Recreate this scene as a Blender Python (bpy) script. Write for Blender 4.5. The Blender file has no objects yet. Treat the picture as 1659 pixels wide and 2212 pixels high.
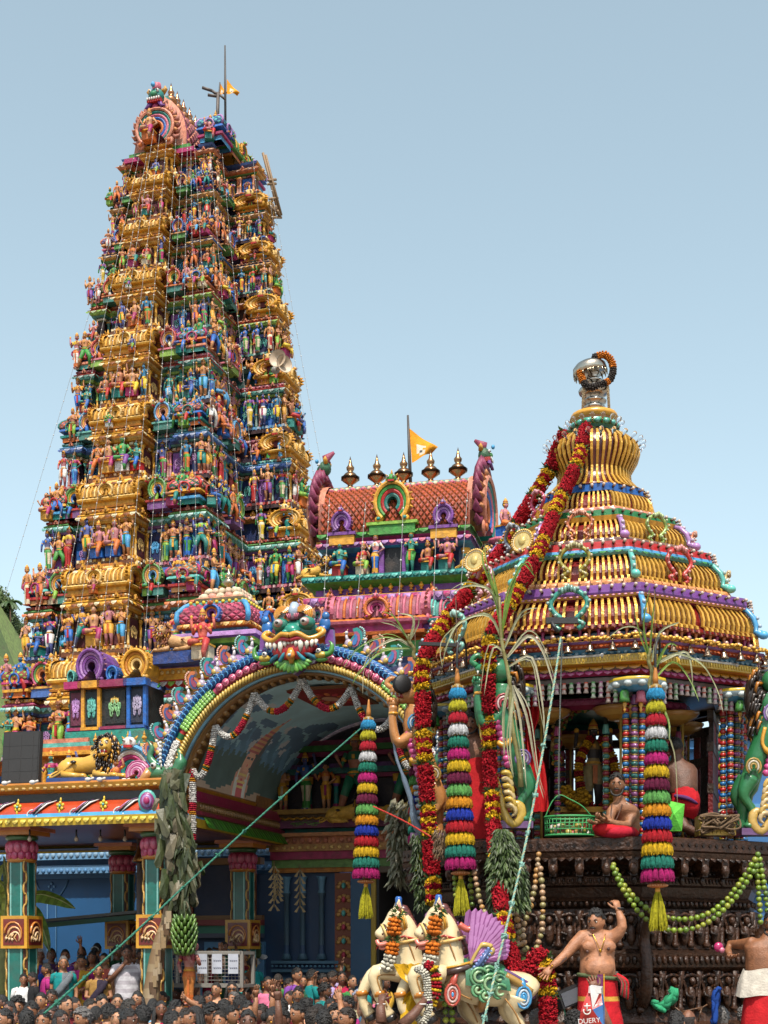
import bpy, math, random
from mathutils import Vector as V, Matrix as MX
PI = math.pi; sin = math.sin; cos = math.cos; rad = math.radians
S = bpy.context.scene; COL = S.collection
# ---------------------------------------------------------------- camera, sky, sun
F, HX, HY, CH = 3000.0, 829.5, 2060.0, 2.2      # focal length and horizon in photo units, eye height (m)
cam = bpy.data.cameras.new('camera'); camo = bpy.data.objects.new('camera', cam); COL.objects.link(camo)
camo.location = (0, 0, CH); camo.rotation_euler = (PI/2, 0, 0)
cam.sensor_fit = 'VERTICAL'; cam.sensor_height = 24; cam.lens = F/2212*24
cam.shift_y = (HY-1106)/2212; cam.clip_start = .1; cam.clip_end = 5000
S.camera = camo
SUN_EL, SUN_AZ = 60, 178                         # azimuth clockwise from +Y (behind the camera)
w = bpy.data.worlds.new('World'); S.world = w; w.use_nodes = True
nt = w.node_tree; bg = nt.nodes['Background']
sky = nt.nodes.new('ShaderNodeTexSky'); sky.sky_type = 'NISHITA'; sky.sun_disc = False
sky.sun_elevation = rad(SUN_EL); sky.sun_rotation = rad(SUN_AZ)
sky.air_density = 1.0; sky.dust_density = 3.2; sky.ozone_density = 2.0; sky.altitude = 300
hs = nt.nodes.new('ShaderNodeHueSaturation'); hs.inputs['Saturation'].default_value = .62; hs.inputs['Hue'].default_value = .462; nt.links.new(sky.outputs[0], hs.inputs['Color']); nt.links.new(hs.outputs[0], bg.inputs[0]); bg.inputs[1].default_value = .15
sl = bpy.data.lights.new('sun', 'SUN'); sl.energy = 4.0; sl.angle = rad(.53); sl.color = (1, .93, .82)
so = bpy.data.objects.new('sun', sl); COL.objects.link(so)
sd = V((sin(rad(SUN_AZ))*cos(rad(SUN_EL)), cos(rad(SUN_AZ))*cos(rad(SUN_EL)), sin(rad(SUN_EL))))
so.rotation_euler = sd.to_track_quat('Z', 'Y').to_euler(); so.location = (-10, -20, 60)
S.view_settings.view_transform = 'Standard'; S.view_settings.look = 'None'
S.view_settings.exposure = 0.74; S.view_settings.gamma = 1
S.cycles.max_bounces = 6; S.cycles.transparent_max_bounces = 8; S.cycles.caustics_reflective = False; S.cycles.caustics_refractive = False
# ---------------------------------------------------------------- materials: colour from the face attribute, varied by noise
def mat(name, rough=.5, metal=0., var=.22, scale=6., bump=.0, bscale=40., coat=0., trans=0., spec=.5, dirt=0., gain=.62):
    m = bpy.data.materials.new(name); m.use_nodes = True; n = m.node_tree.nodes; l = m.node_tree.links
    p = n['Principled BSDF']; a = n.new('ShaderNodeAttribute'); a.attribute_name = 'Col'
    tc = n.new('ShaderNodeTexCoord'); nz = n.new('ShaderNodeTexNoise'); nz.inputs['Scale'].default_value = scale; nz.inputs['Detail'].default_value = 6
    l.new(tc.outputs['Object'], nz.inputs['Vector'])
    mr = n.new('ShaderNodeMapRange'); mr.inputs[1].default_value = .3; mr.inputs[2].default_value = .7
    mr.inputs[3].default_value = (1-var)*gain; mr.inputs[4].default_value = (1+var)*gain
    l.new(nz.outputs[0], mr.inputs[0])
    mx = n.new('ShaderNodeVectorMath'); mx.operation = 'SCALE'; l.new(a.outputs['Color'], mx.inputs[0]); l.new(mr.outputs[0], mx.inputs['Scale'])
    out = mx.outputs[0]
    if dirt:
        n2 = n.new('ShaderNodeTexNoise'); n2.inputs['Scale'].default_value = scale*.35; n2.inputs['Detail'].default_value = 8; n2.inputs['Roughness'].default_value = .7
        l.new(tc.outputs['Object'], n2.inputs['Vector'])
        r2 = n.new('ShaderNodeMapRange'); r2.inputs[1].default_value = .5; r2.inputs[2].default_value = .72; r2.inputs[4].default_value = dirt; l.new(n2.outputs[0], r2.inputs[0])
        mm = n.new('ShaderNodeMix'); mm.data_type = 'RGBA'; l.new(r2.outputs[0], mm.inputs[0]); l.new(out, mm.inputs[6]); mm.inputs[7].default_value = (.09, .06, .045, 1); out = mm.outputs[2]
    l.new(out, p.inputs['Base Color'])
    p.inputs['Roughness'].default_value = rough; p.inputs['Metallic'].default_value = metal
    p.inputs['Coat Weight'].default_value = coat; p.inputs['Specular IOR Level'].default_value = spec
    if bump:
        nb = n.new('ShaderNodeTexNoise'); nb.inputs['Scale'].default_value = bscale; nb.inputs['Detail'].default_value = 4
        l.new(tc.outputs['Object'], nb.inputs['Vector']); b = n.new('ShaderNodeBump'); b.inputs['Strength'].default_value = bump; b.inputs['Distance'].default_value = .02
        l.new(nb.outputs[0], b.inputs['Height']); l.new(b.outputs[0], p.inputs['Normal'])
    if trans:
        t = n.new('ShaderNodeBsdfTranslucent'); l.new(out, t.inputs[0]); ms = n.new('ShaderNodeMixShader'); ms.inputs[0].default_value = trans
        l.new(p.outputs[0], ms.inputs[1]); l.new(t.outputs[0], ms.inputs[2]); l.new(ms.outputs[0], n['Material Output'].inputs[0])
    return m
M_PAINT = mat('painted_plaster', .55, var=.32, scale=9, bump=.5, bscale=30, dirt=.6, spec=.35)
M_GLOSS = mat('gloss_paint', .3, var=.16, scale=5, bump=.25, bscale=18, coat=.05, dirt=.35)
M_WALL = mat('wall_paint', .6, var=.1, scale=1.5, bump=.15, bscale=60, dirt=.3)
M_CLOTH = mat('cloth', .85, var=.2, scale=14, bump=.35, bscale=50, spec=.2, gain=.75)
M_YARN = mat('yarn', .8, var=.35, scale=30, bump=.6, bscale=120, spec=.25, trans=.15)
M_FLOWER = mat('flower_petals', .8, var=.35, scale=25, bump=.8, bscale=60, spec=.2, trans=.12)
M_SKIN = mat('skin', .48, var=.26, scale=16, bump=.35, bscale=90, spec=.4, gain=.85)
M_HAIR = mat('hair', .5, var=.4, scale=40, bump=.9, bscale=90, spec=.5)
M_METAL = mat('polished_metal', .22, metal=1, var=.2, scale=10, bump=.2, bscale=25)
M_GILT = mat('gilt_sheet', .34, metal=.4, var=.2, scale=9, bump=.35, bscale=35)
M_WOOD = mat('dark_oiled_wood', .38, var=.5, scale=9, bump=.8, bscale=30, spec=.35)
M_PLAIN = mat('plain_paint', .55, var=.12, scale=6, bump=.1)
M_LEAF = mat('leaf', .5, var=.3, scale=7, bump=.3, bscale=30, trans=.25)
M_ROPE = mat('rope', .8, var=.25, scale=40, bump=.8, bscale=150)
M_FRUIT = mat('fruit_skin', .4, var=.2, scale=14, bump=.15)
M_EARTH = mat('ground', .9, var=.3, scale=2, bump=.4, dirt=.4)
M_MURAL = mat('mural_paint', .7, var=.15, scale=2.5, bump=.1, gain=1.)
def glassmat():
    m = bpy.data.materials.new('clear_glass'); m.use_nodes = True; p = m.node_tree.nodes['Principled BSDF']
    p.inputs['Base Color'].default_value = (.97, .98, 1, 1); p.inputs['Roughness'].default_value = .03; p.inputs['Transmission Weight'].default_value = .95; p.inputs['IOR'].default_value = 1.2
    return m
M_GLASS = glassmat()
# ---------------------------------------------------------------- colours (linear base colours)
GOLD = (.76, .37, .035); GOLD2 = (.52, .19, .02); GOLDL = (.88, .58, .2); BLUE = (.02, .14, .5); SKY = (.08, .36, .66); NAVY = (.008, .02, .10)
TEAL = (.01, .22, .19); GREEN = (.06, .30, .05); LIME = (.25, .48, .06); RED = (.5, .02, .02); ORANGE = (.68, .17, .03); PINK = (.66, .16, .24)
MAG = (.42, .025, .14); PURP = (.2, .06, .3); MAROON = (.13, .012, .02); CREAM = (.75, .62, .42); WHITE = (.78, .76, .72); BLACK = (.012, .012, .014)
LILAC = (.42, .22, .5); AQUA = (.12, .48, .42); CORAL = (.68, .25, .15); BROWN = (.11, .045, .018); YEL = (.78, .55, .03); DTEAL = (.012, .09, .09)
BRIGHT = [BLUE, SKY, TEAL, GREEN, RED, ORANGE, PINK, MAG, PURP, CORAL, CORAL, ORANGE, GOLD, AQUA, TEAL, LIME, (.62, .30, .10), BLUE]
def mixc(a, b, t): return tuple(a[i]*(1-t)+b[i]*t for i in range(3))
def sh(c, k): return tuple(min(1, x*k) for x in c)
# ---------------------------------------------------------------- mesh builder with one colour per face
class MB:
    def __init__(s): s.v = []; s.f = []; s.c = []; s.s = []; s.M = MX.Identity(4)
    def add(s, vs, fs, col, smooth=False):
        o = len(s.v); M = s.M
        s.v.extend([tuple(M @ V(p)) for p in vs])
        for i, f in enumerate(fs):
            s.f.append(tuple(o+k for k in f)); s.c.append(col[i] if isinstance(col, list) else col); s.s.append(smooth)
    def merge(s, b, M=None, recol=None):
        o = len(s.v); M = s.M @ M if M else s.M
        s.v.extend([tuple(M @ V(p)) for p in b.v]); s.f.extend([tuple(o+k for k in f) for f in b.f])
        s.c.extend(b.c if not recol else [recol(c) for c in b.c]); s.s.extend(b.s)
    def box(s, c, d, col, rz=0, tx=1, ty=1, rot=None):
        x, y, z = d[0]/2, d[1]/2, d[2]/2
        R = rot if rot else MX.Rotation(rz, 3, 'Z')
        vs = [V(c)+R @ V(p) for p in ((-x, -y, -z), (x, -y, -z), (x, y, -z), (-x, y, -z), (-x*tx, -y*ty, z), (x*tx, -y*ty, z), (x*tx, y*ty, z), (-x*tx, y*ty, z))]
        s.add(vs, [(0, 3, 2, 1), (4, 5, 6, 7), (0, 1, 5, 4), (1, 2, 6, 5), (2, 3, 7, 6), (3, 0, 4, 7)], col)
    def lathe(s, prof, n, col, c=(0, 0, 0), a0=0., smooth=True, cap=True, sx=1., sy=1., a1=2*PI):
        closed = abs(a1-2*PI) < 1e-6; m = n if closed else n+1
        vs = []; fs = []; cs = []
        for (r, z) in prof:
            for k in range(m):
                a = a0+a1*k/n; vs.append((c[0]+r*cos(a)*sx, c[1]+r*sin(a)*sy, c[2]+z))
        for i in range(len(prof)-1):
            for k in range(n):
                k2 = (k+1) % m; fs.append((i*m+k, i*m+k2, (i+1)*m+k2, (i+1)*m+k))
                cs.append(col(i, k) if callable(col) else (col[i] if isinstance(col, list) else col))
        if cap and closed:
            fs.append(tuple(range(m-1, -1, -1))); cs.append(cs[0]); t = (len(prof)-1)*m; fs.append(tuple(range(t, t+m))); cs.append(cs[-2])
        s.add(vs, fs, cs, smooth)
    def tube(s, pts, r, n, col, smooth=True, cap=True, sq=1., up=None):
        pts = [V(p) for p in pts]; N = len(pts); vs = []; fs = []; cs = []
        rs = r if isinstance(r, (list, tuple)) else [r]*N
        pu = V(up) if up else None
        for i, p in enumerate(pts):
            d = (pts[min(i+1, N-1)]-pts[max(i-1, 0)])
            if d.length < 1e-9: d = V((0, 0, 1))
            d.normalize()
            if pu is None:
                pu = V((0, 0, 1)) if abs(d.z) < .9 else V((0, -1, 0))
            x = d.cross(pu)
            if x.length < 1e-4: x = d.orthogonal()
            x.normalize(); y = x.cross(d); y.normalize()
            if up is None: pu = y
            for k in range(n):
                a = 2*PI*k/n; vs.append(p+x*(cos(a)*rs[i])+y*(sin(a)*rs[i]*sq))
        for i in range(N-1):
            for k in range(n):
                k2 = (k+1) % n; fs.append((i*n+k, i*n+k2, (i+1)*n+k2, (i+1)*n+k)); cs.append(col[i] if isinstance(col, list) else col)
        if cap:
            fs.append(tuple(range(n-1, -1, -1))); cs.append(cs[0]); t = (N-1)*n; fs.append(tuple(range(t, t+n))); cs.append(cs[-2])
        s.add(vs, fs, cs, smooth)
    def ball(s, c, r, col, nu=8, nv=5, R=None):
        r = r if isinstance(r, (tuple, list)) else (r, r, r); vs = []; fs = []; cs = []
        for j in range(1, nv):
            t = PI*j/nv
            for k in range(nu):
                a = 2*PI*k/nu; p = V((r[0]*sin(t)*cos(a), r[1]*sin(t)*sin(a), r[2]*cos(t)))
                vs.append(V(c)+(R @ p if R else p))
        top = V((0, 0, r[2])); top = V(c)+(R @ top if R else top); bot = V((0, 0, -r[2])); bot = V(c)+(R @ bot if R else bot)
        vs += [top, bot]; T = len(vs)-2
        for k in range(nu):
            k2 = (k+1) % nu; fs.append((T, k, k2)); fs.append((T+1, (nv-2)*nu+k2, (nv-2)*nu+k))
            for j in range(nv-2): fs.append((j*nu+k2, j*nu+k, (j+1)*nu+k, (j+1)*nu+k2))
        s.add(vs, fs, col, True)
    def ext(s, poly, y0, y1, col, side=None, inset=0., cap=None):
        # outline in the local x-z plane, front at y0 (towards the viewer, -y), back at y1
        n = len(poly); cx = sum(p[0] for p in poly)/n; cz = sum(p[1] for p in poly)/n
        vs = [(cx+(p[0]-cx)*(1-inset), y0, cz+(p[1]-cz)*(1-inset)) for p in poly]+[(p[0], y1, p[1]) for p in poly]
        fs = [tuple(range(n)), tuple(range(2*n-1, n-1, -1))]; cs = [col, side or col]
        for k in range(n): fs.append((k, n+k, n+(k+1) % n, (k+1) % n)); cs.append(side or col)
        s.add(vs, fs, cs)
    def arc(s, c, r, a0, a1, w, y0, y1, col, n=14, rz=1., cols=None):
        # flat curved band (horseshoe) in the x-z plane, centre c=(x,z), standing out to y0
        vs = []; fs = []; cs = []
        for i in range(n+1):
            a = a0+(a1-a0)*i/n
            for rr, y in ((r-w/2, y1), (r-w/2, y0), (r, y0-.25*w), (r+w/2, y0), (r+w/2, y1)): vs.append((c[0]+rr*cos(a), y, c[1]+rr*sin(a)*rz))
        for i in range(n):
            cc = cols[i % len(cols)] if cols else col
            for k in range(4): fs.append((i*5+k, i*5+k+1, (i+1)*5+k+1, (i+1)*5+k)); cs.append(cc)
        fs.append((0, 1, 2, 3, 4)); fs.append(tuple(n*5+k for k in (4, 3, 2, 1, 0))); cs += [cs[0], cs[-1]]
        s.add(vs, fs, cs)
    def mesh(s, name, m):
        me = bpy.data.meshes.new(name); me.from_pydata(s.v, [], s.f)
        at_ = me.attributes.new('Col', 'FLOAT_COLOR', 'FACE')
        buf = [0.]*(4*len(s.f))
        for i, c in enumerate(s.c): buf[4*i:4*i+4] = (c[0], c[1], c[2], 1.)
        at_.data.foreach_set('color', buf); me.polygons.foreach_set('use_smooth', s.s)
        me.materials.append(m); me.update(); return me
    def build(s, name, m, parent=None, loc=None, rot=None):
        o = bpy.data.objects.new(name, s.mesh(name, m)); COL.objects.link(o)
        if parent: o.parent = parent
        if loc is not None: o.location = loc
        if rot is not None: o.rotation_euler = rot
        return o
def inst(me, name, parent=None, M=None):
    o = bpy.data.objects.new(name, me); COL.objects.link(o)
    if parent: o.parent = parent
    if M is not None: o.matrix_local = M
    return o
def tag(o, label=None, cat=None, group=None, kind=None):
    if label: o['label'] = label
    if cat: o['category'] = cat
    if group: o['group'] = group
    if kind: o['kind'] = kind
    return o
def thing(name, label, cat, M=None, group=None):
    o = bpy.data.objects.new(name, None); COL.objects.link(o); o.empty_display_size = .2
    if M is not None: o.matrix_world = M if isinstance(M, MX) else MX.Translation(M)
    return tag(o, label, cat, group)
def dup(root, M, label=None, group=None):
    r = root.copy(); COL.objects.link(r); r.matrix_world = M if isinstance(M, MX) else MX.Translation(M)
    if label: r['label'] = label
    if group: r['group'] = group
    for ch in list(root.children):
        c = ch.copy(); COL.objects.link(c); c.parent = r
        for g in ch.children:
            d = g.copy(); COL.objects.link(d); d.parent = c
    return r
def at(px, py, D): return V(((px-HX)/F*D, D, CH+(HY-py)/F*D))   # photo measure -> point at depth D
def fr(o, a): return MX.Translation(o) @ MX.Rotation(-rad(a), 4, 'Z')   # local x right, y away, z up
def rx(a): return MX.Rotation(a, 4, 'X')
def rz(a): return MX.Rotation(a, 4, 'Z')
def ry(a): return MX.Rotation(a, 4, 'Y')
def sc(x, y=None, z=None): return MX.Diagonal((x, y if y is not None else x, z if z is not None else x, 1))
def tr(x, y, z): return MX.Translation((x, y, z))
def lerp(a, b, t): return a+(b-a)*t
def interp(tab, z):
    for (a, b) in zip(tab, tab[1:]):
        if z <= b[0]: return [lerp(a[k], b[k], (z-a[0])/(b[0]-a[0])) for k in range(1, len(a))]
    return list(tab[-1][1:])
def bez(p, n):
    # Catmull-Rom through the points
    p = [V(q) for q in p]; out = []
    for i in range(len(p)-1):
        a = p[max(i-1, 0)]; b = p[i]; c = p[i+1]; d = p[min(i+2, len(p)-1)]
        for k in range(n):
            t = k/n; out.append(.5*((2*b)+(c-a)*t+(2*a-5*b+4*c-d)*t*t+(3*b-a-3*c+d)*t**3))
    out.append(p[-1]); return out
def catenary(a, b, sag, n): 
    a = V(a); b = V(b); return [a.lerp(b, i/n)-V((0, 0, sag*4*(i/n)*(1-i/n))) for i in range(n+1)]
# mouldings swept round an outline (counter-clockwise list of (x,y)); prof = [(offset, z, colour of the band below)]
def offs(poly, d):
    n = len(poly); out = []
    for i in range(n):
        p0 = V(poly[i-1]); p1 = V(poly[i]); p2 = V(poly[(i+1) % n])
        a = (p1-p0).normalized(); b = (p2-p1).normalized(); na = V((a.y, -a.x)); nb = V((b.y, -b.x))
        m = na+nb
        if m.length < 1e-6: out.append(p1+na*d); continue
        m.normalize(); out.append(p1+m*(d/max(.35, m.dot(na))))
    return out
def mold(mb, poly, prof, flag=None, goldcol=None, cap=True, smooth=False):
    n = len(poly); rings = [[(p.x, p.y, z) for p in offs(poly, o)] for (o, z, c) in prof]
    vs = [p for r in rings for p in r]; fs = []; cs = []
    for i in range(len(prof)-1):
        for k in range(n):
            k2 = (k+1) % n; fs.append((i*n+k, i*n+k2, (i+1)*n+k2, (i+1)*n+k)); c = prof[i+1][2]
            if flag and flag[k]: c = goldcol(c, i)
            cs.append(c)
    if cap: fs.append(tuple((len(prof)-1)*n+k for k in range(n))); cs.append(prof[-1][2])
    mb.add(vs, fs, cs, smooth)
def along(poly, d, step, vis=None):
    # points spaced along an offset outline: (x, y, angle whose local -y faces out, edge index, position along the edge, edge length)
    P = offs(poly, d); n = len(P)
    for k in range(n):
        a = P[k]; b = P[(k+1) % n]; e = b-a; L = e.length
        if L < step*.6: continue
        ang = math.atan2(e.y, e.x)
        if vis and not vis(ang): continue
        m = max(1, int(L/step))
        for i in range(m):
            q = a.lerp(b, (i+.5)/m); yield (q.x, q.y, ang, k, i, L/m)
# ---------------------------------------------------------------- ornaments shared by the buildings
def nasi(mb, w, h, cols, y0=-.12, y1=.1, head=True, fill=NAVY, x=0., z=0.):
    # horseshoe gable: stacked curved bands round a dark niche, beast head at the crown
    r = w*.5; cz = z+h*.42; rzz = (h*.5)/r*.92
    k = len(cols); bw = r*.72/k
    for i, c in enumerate(cols):
        rr = r-bw*(i+.5)
        mb.arc((x, cz), rr, -PI*.30, PI*1.30, bw*1.02, y0+.018*i-(.02 if i == 0 else 0), y1, c, n=16, rz=rzz)
    mb.ext([(x+r*.42*cos(a), cz+r*.42*sin(a)*rzz) for a in [2*PI*i/12 for i in range(12)]], y1-.03, y1, fill)
    for s in (-1, 1):
        mb.ball((x+s*r*.72, y0+.03, z+h*.07), (r*.24, .05, r*.2), cols[0], 7, 5); mb.ball((x+s*r*.72, y0-.03, z+h*.07), (r*.12, .03, r*.1), cols[-1], 6, 4)
    n = 13
    for i in range(n):
        a = PI*(-.12+1.24*(i+.5)/n)
        mb.tube([(x+r*cos(a), y0+.05, cz+r*sin(a)*rzz), (x+r*1.2*cos(a), y0+.05, cz+r*1.2*sin(a)*rzz)], [r*.1, r*.01], 4, mixc(cols[0], GOLD, .3))
    if head:
        hz = cz+r*rzz*1.05; q = r*.3
        mb.ball((x, y0-.02, hz), (q, .08, q*.8), cols[1 % k], 8, 5)
        for s in (-1, 1):
            mb.ball((x+s*q*.5, y0-.09, hz+q*.25), (q*.22, .03, q*.22), WHITE, 6, 4); mb.ball((x+s*q*.5, y0-.115, hz+q*.25), (q*.1, .02, q*.1), BLACK, 5, 4)
            mb.tube([(x+s*q*.7, y0, hz+q*.4), (x+s*q*1.15, y0, hz+q*.9)], [q*.25, q*.03], 5, GOLD)
        mb.box((x, y0-.07, hz-q*.5), (q*1.1, .05, q*.3), RED)
        mb.tube([(x, y0, hz+q*.5), (x, y0, hz+q*1.6)], [q*.35, q*.05], 6, cols[0])
def finial(mb, c, h, col, n=8):
    x, y, z = c
    mb.lathe([(h*.16, 0), (h*.2, h*.04), (h*.08, h*.1), (h*.08, h*.16), (h*.22, h*.26), (h*.25, h*.36), (h*.16, h*.48), (h*.07, h*.54), (h*.11, h*.6), (h*.12, h*.66), (h*.06, h*.74), (h*.05, h*.8), (h*.002, h)], n, col, c=c)
def lattice_roof(mb, quad, nu, nv, bump, ca, cb, stud=None):
    # quad(u,v)->point, a field of diamonds raised from the surface
    vs = []; fs = []; cs = []
    for i in range(nu):
        for j in range(nv):
            for (du, dv) in ((0, 0), (.5, .5)):
                u = i+du+.5; v = j+dv+.5
                if v > nv-.4 or u > nu: continue
                q = [quad(min(1, max(0, (u+a)/nu)), min(1, max(0, (v+b)/nv))) for a, b in ((-.5, 0), (0, -.5), (.5, 0), (0, .5))]
                c = (q[0]+q[1]+q[2]+q[3])/4; nrm = (q[2]-q[0]).cross(q[3]-q[1])
                if nrm.length < 1e-9: continue
                nrm.normalize(); o = len(vs)
                qi = [c+(p-c)*.84 for p in q]; t = c+nrm*bump; qq = [c+(p-c)*.5+nrm*bump for p in q]
                vs += qi+qq; 
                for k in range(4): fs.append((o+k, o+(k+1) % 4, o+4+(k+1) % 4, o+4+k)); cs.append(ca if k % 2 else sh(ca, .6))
                fs.append((o+4, o+5, o+6, o+7)); cs.append(cb)
    mb.add(vs, fs, cs)
def kuta(mb, w, h, cols, fin=GOLD):
    # small square shrine with a lattice dome; base centre at the origin
    hb = h*.42; a = w/2
    sq = [(-a, -a), (a, -a), (a, a), (-a, a)]
    mold(mb, sq, [(-.06*w, 0, cols[0]), (-.06*w, hb*.3, cols[0]), (.02*w, hb*.34, cols[1]), (.02*w, hb*.5, cols[1]), (-.1*w, hb*.55, cols[2]), (-.1*w, hb*.75, NAVY), (.06*w, hb*.82, cols[3]), (.03*w, hb, cols[3])])
    prof = [(.50, 0), (.57, .16), (.56, .34), (.46, .62), (.28, .86), (.16, 1.)]
    hd = h*.42
    for k in range(4):
        R = rz(k*PI/2)
        def q(u, v):
            t = v*(len(prof)-1); i = min(int(t), len(prof)-2); f = t-i; r = lerp(prof[i][0], prof[i+1][0], f)*w; z = lerp(prof[i][1], prof[i+1][1], f)*hd
            return V((r*(2*u-1), -r, hb+z))
        sv = mb.M; mb.M = sv @ R
        g = [[q(i/2, j/5) for i in range(3)] for j in range(6)]
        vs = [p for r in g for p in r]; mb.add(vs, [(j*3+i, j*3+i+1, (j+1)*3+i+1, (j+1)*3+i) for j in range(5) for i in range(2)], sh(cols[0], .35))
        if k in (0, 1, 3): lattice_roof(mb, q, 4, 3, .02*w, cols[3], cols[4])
        if k in (0, 1): 
            mb.M = sv @ R @ tr(0, -.52*w, hb*.7); nasi(mb, w*.42, h*.36, [cols[2], cols[1], GOLD], y0=-.06*w, y1=.06*w, head=False)
        mb.M = sv
        mb.tube([R @ V((-p[0]*w, -p[0]*w, hb+p[1]*hd)) for p in prof], [.045*w]*6, 5, cols[2])
    finial(mb, (0, 0, hb+hd*.95), h*.3, fin)
def sala(mb, w, d, h, cols, gold=False):
    # oblong shrine with a barrel roof along x
    hb = h*.36; a, b = w/2, d/2; c0, c1, c2, c3 = cols[:4]
    mold(mb, [(-a, -b), (a, -b), (a, b), (-a, b)], [(0, 0, c0), (.02, hb*.18, c0), (-.05, hb*.25, c1), (-.05, hb*.55, c1), (.06, hb*.66, c2), (.08, hb*.82, c2), (0, hb, c3)])
    n = 9; hr = h*.5; nr = max(6, int(w/.14))
    pr = [(b*1.05*cos(t)*(1+.08*sin(2*t)), hb+hr*sin(t)) for t in [PI*i/(2*n) for i in range(n+1)]]
    for s in (1, -1):
        vs = []; fs = []
        for i in range(n+1):
            for x in (-a*.96, a*.96): vs.append((x, -s*pr[i][0], pr[i][1]))
        for i in range(n): fs.append((2*i, 2*i+1, 2*i+3, 2*i+2) if s > 0 else (2*i+1, 2*i, 2*i+2, 2*i+3))
        mb.add(vs, fs, sh(c2, .55), True)
    for k in range(nr):
        x = -a*.93+2*a*.93*(k+.5)/nr
        mb.tube([(x, -p[0]*1.02, p[1]+.01) for p in pr[::2]]+[(x, 0, hb+hr*1.01)], .034*max(1, w/2.4), 4, c3 if k % 2 else c2, cap=False)
    mb.box((0, 0, hb+hr+.02), (w*.9, .14, .08), c2)
    for s in (-1, 1):
        mb.M, sv = mb.M @ tr(s*a, 0, hb*.75) @ rz(s*PI/2), mb.M
        nasi(mb, d*1.15, h*.75, [c2, c3, c1, c0], y0=-.1, y1=.06, head=True, fill=MAROON); mb.M = sv
    mb.M, sv = mb.M @ tr(0, -b*.98, hb*.9), mb.M
    nasi(mb, min(w*.3, h*.55), h*.5, [c3, c2, c1], y0=-.1, y1=.1, head=True, fill=MAROON); mb.M = sv
    for i in range(5 if w > 1.5 else 3):
        m = 5 if w > 1.5 else 3; finial(mb, (-a*.75+1.5*a*i/(m-1), 0, hb+hr), h*.2, c3, 6)
def nasis_on(mb, poly, z, off, step, size, colfn, vis):
    for (x, y, an, k, i, L) in along(poly, off, step, vis):
        sv = mb.M; mb.M = sv @ tr(x, y, z) @ rz(an); c = colfn(k)
        mb.ext([(-size*.5, 0), (size*.5, 0), (size*.42, size*.35), (size*.2, size*.7), (0, size*1.1), (-size*.2, size*.7), (-size*.42, size*.35)], -.05, .05, c, sh(c, .7), inset=.12)
        mb.ball((0, -.06, size*.38), (size*.22, .03, size*.25), mixc(c, MAROON, .6), 6, 4); mb.M = sv
def dentils(mb, poly, z, off, step, size, colfn, vis, shape='box'):
    for (x, y, an, k, i, L) in along(poly, off, step, vis):
        c = colfn(k, i); sv = mb.M; mb.M = sv @ tr(x, y, z) @ rz(an); w_, d_, h_ = L*size[0], size[1], size[2]
        if shape == 'box': mb.box((0, 0, h_/2), (w_, d_, h_), c)
        elif shape == 'petal':
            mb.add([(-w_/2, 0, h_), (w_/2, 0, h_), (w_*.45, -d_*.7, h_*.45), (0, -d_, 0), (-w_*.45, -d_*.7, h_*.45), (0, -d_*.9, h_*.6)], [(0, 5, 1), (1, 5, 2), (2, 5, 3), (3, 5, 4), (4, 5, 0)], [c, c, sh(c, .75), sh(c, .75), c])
        else: mb.ball((0, 0, h_/2), (w_/2, d_/2, h_/2), c, 6, 4)
        mb.M = sv
def scroll(mb, c, w, h, col, y=-.02, n=3, mir=1):
    # raised foliate scroll in the x-z plane
    for s in ((1, -1) if mir else (1,)):
        for k in range(n):
            r = h*.34*(1-.22*k); cx = c[0]+s*w*(.12+.3*k/n); cz = c[1]+h*(.12*((-1)**k))
            pts = [(cx+s*r*(1-.75*t)*cos(PI*.9-2.6*PI*t)*w/h*.55, y, cz+r*(1-.75*t)*sin(PI*.9-2.6*PI*t)) for t in [i/10 for i in range(11)]]
            mb.tube(pts, [h*.045*(1-.4*i/10) for i in range(11)], 4, col, cap=False)
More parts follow.
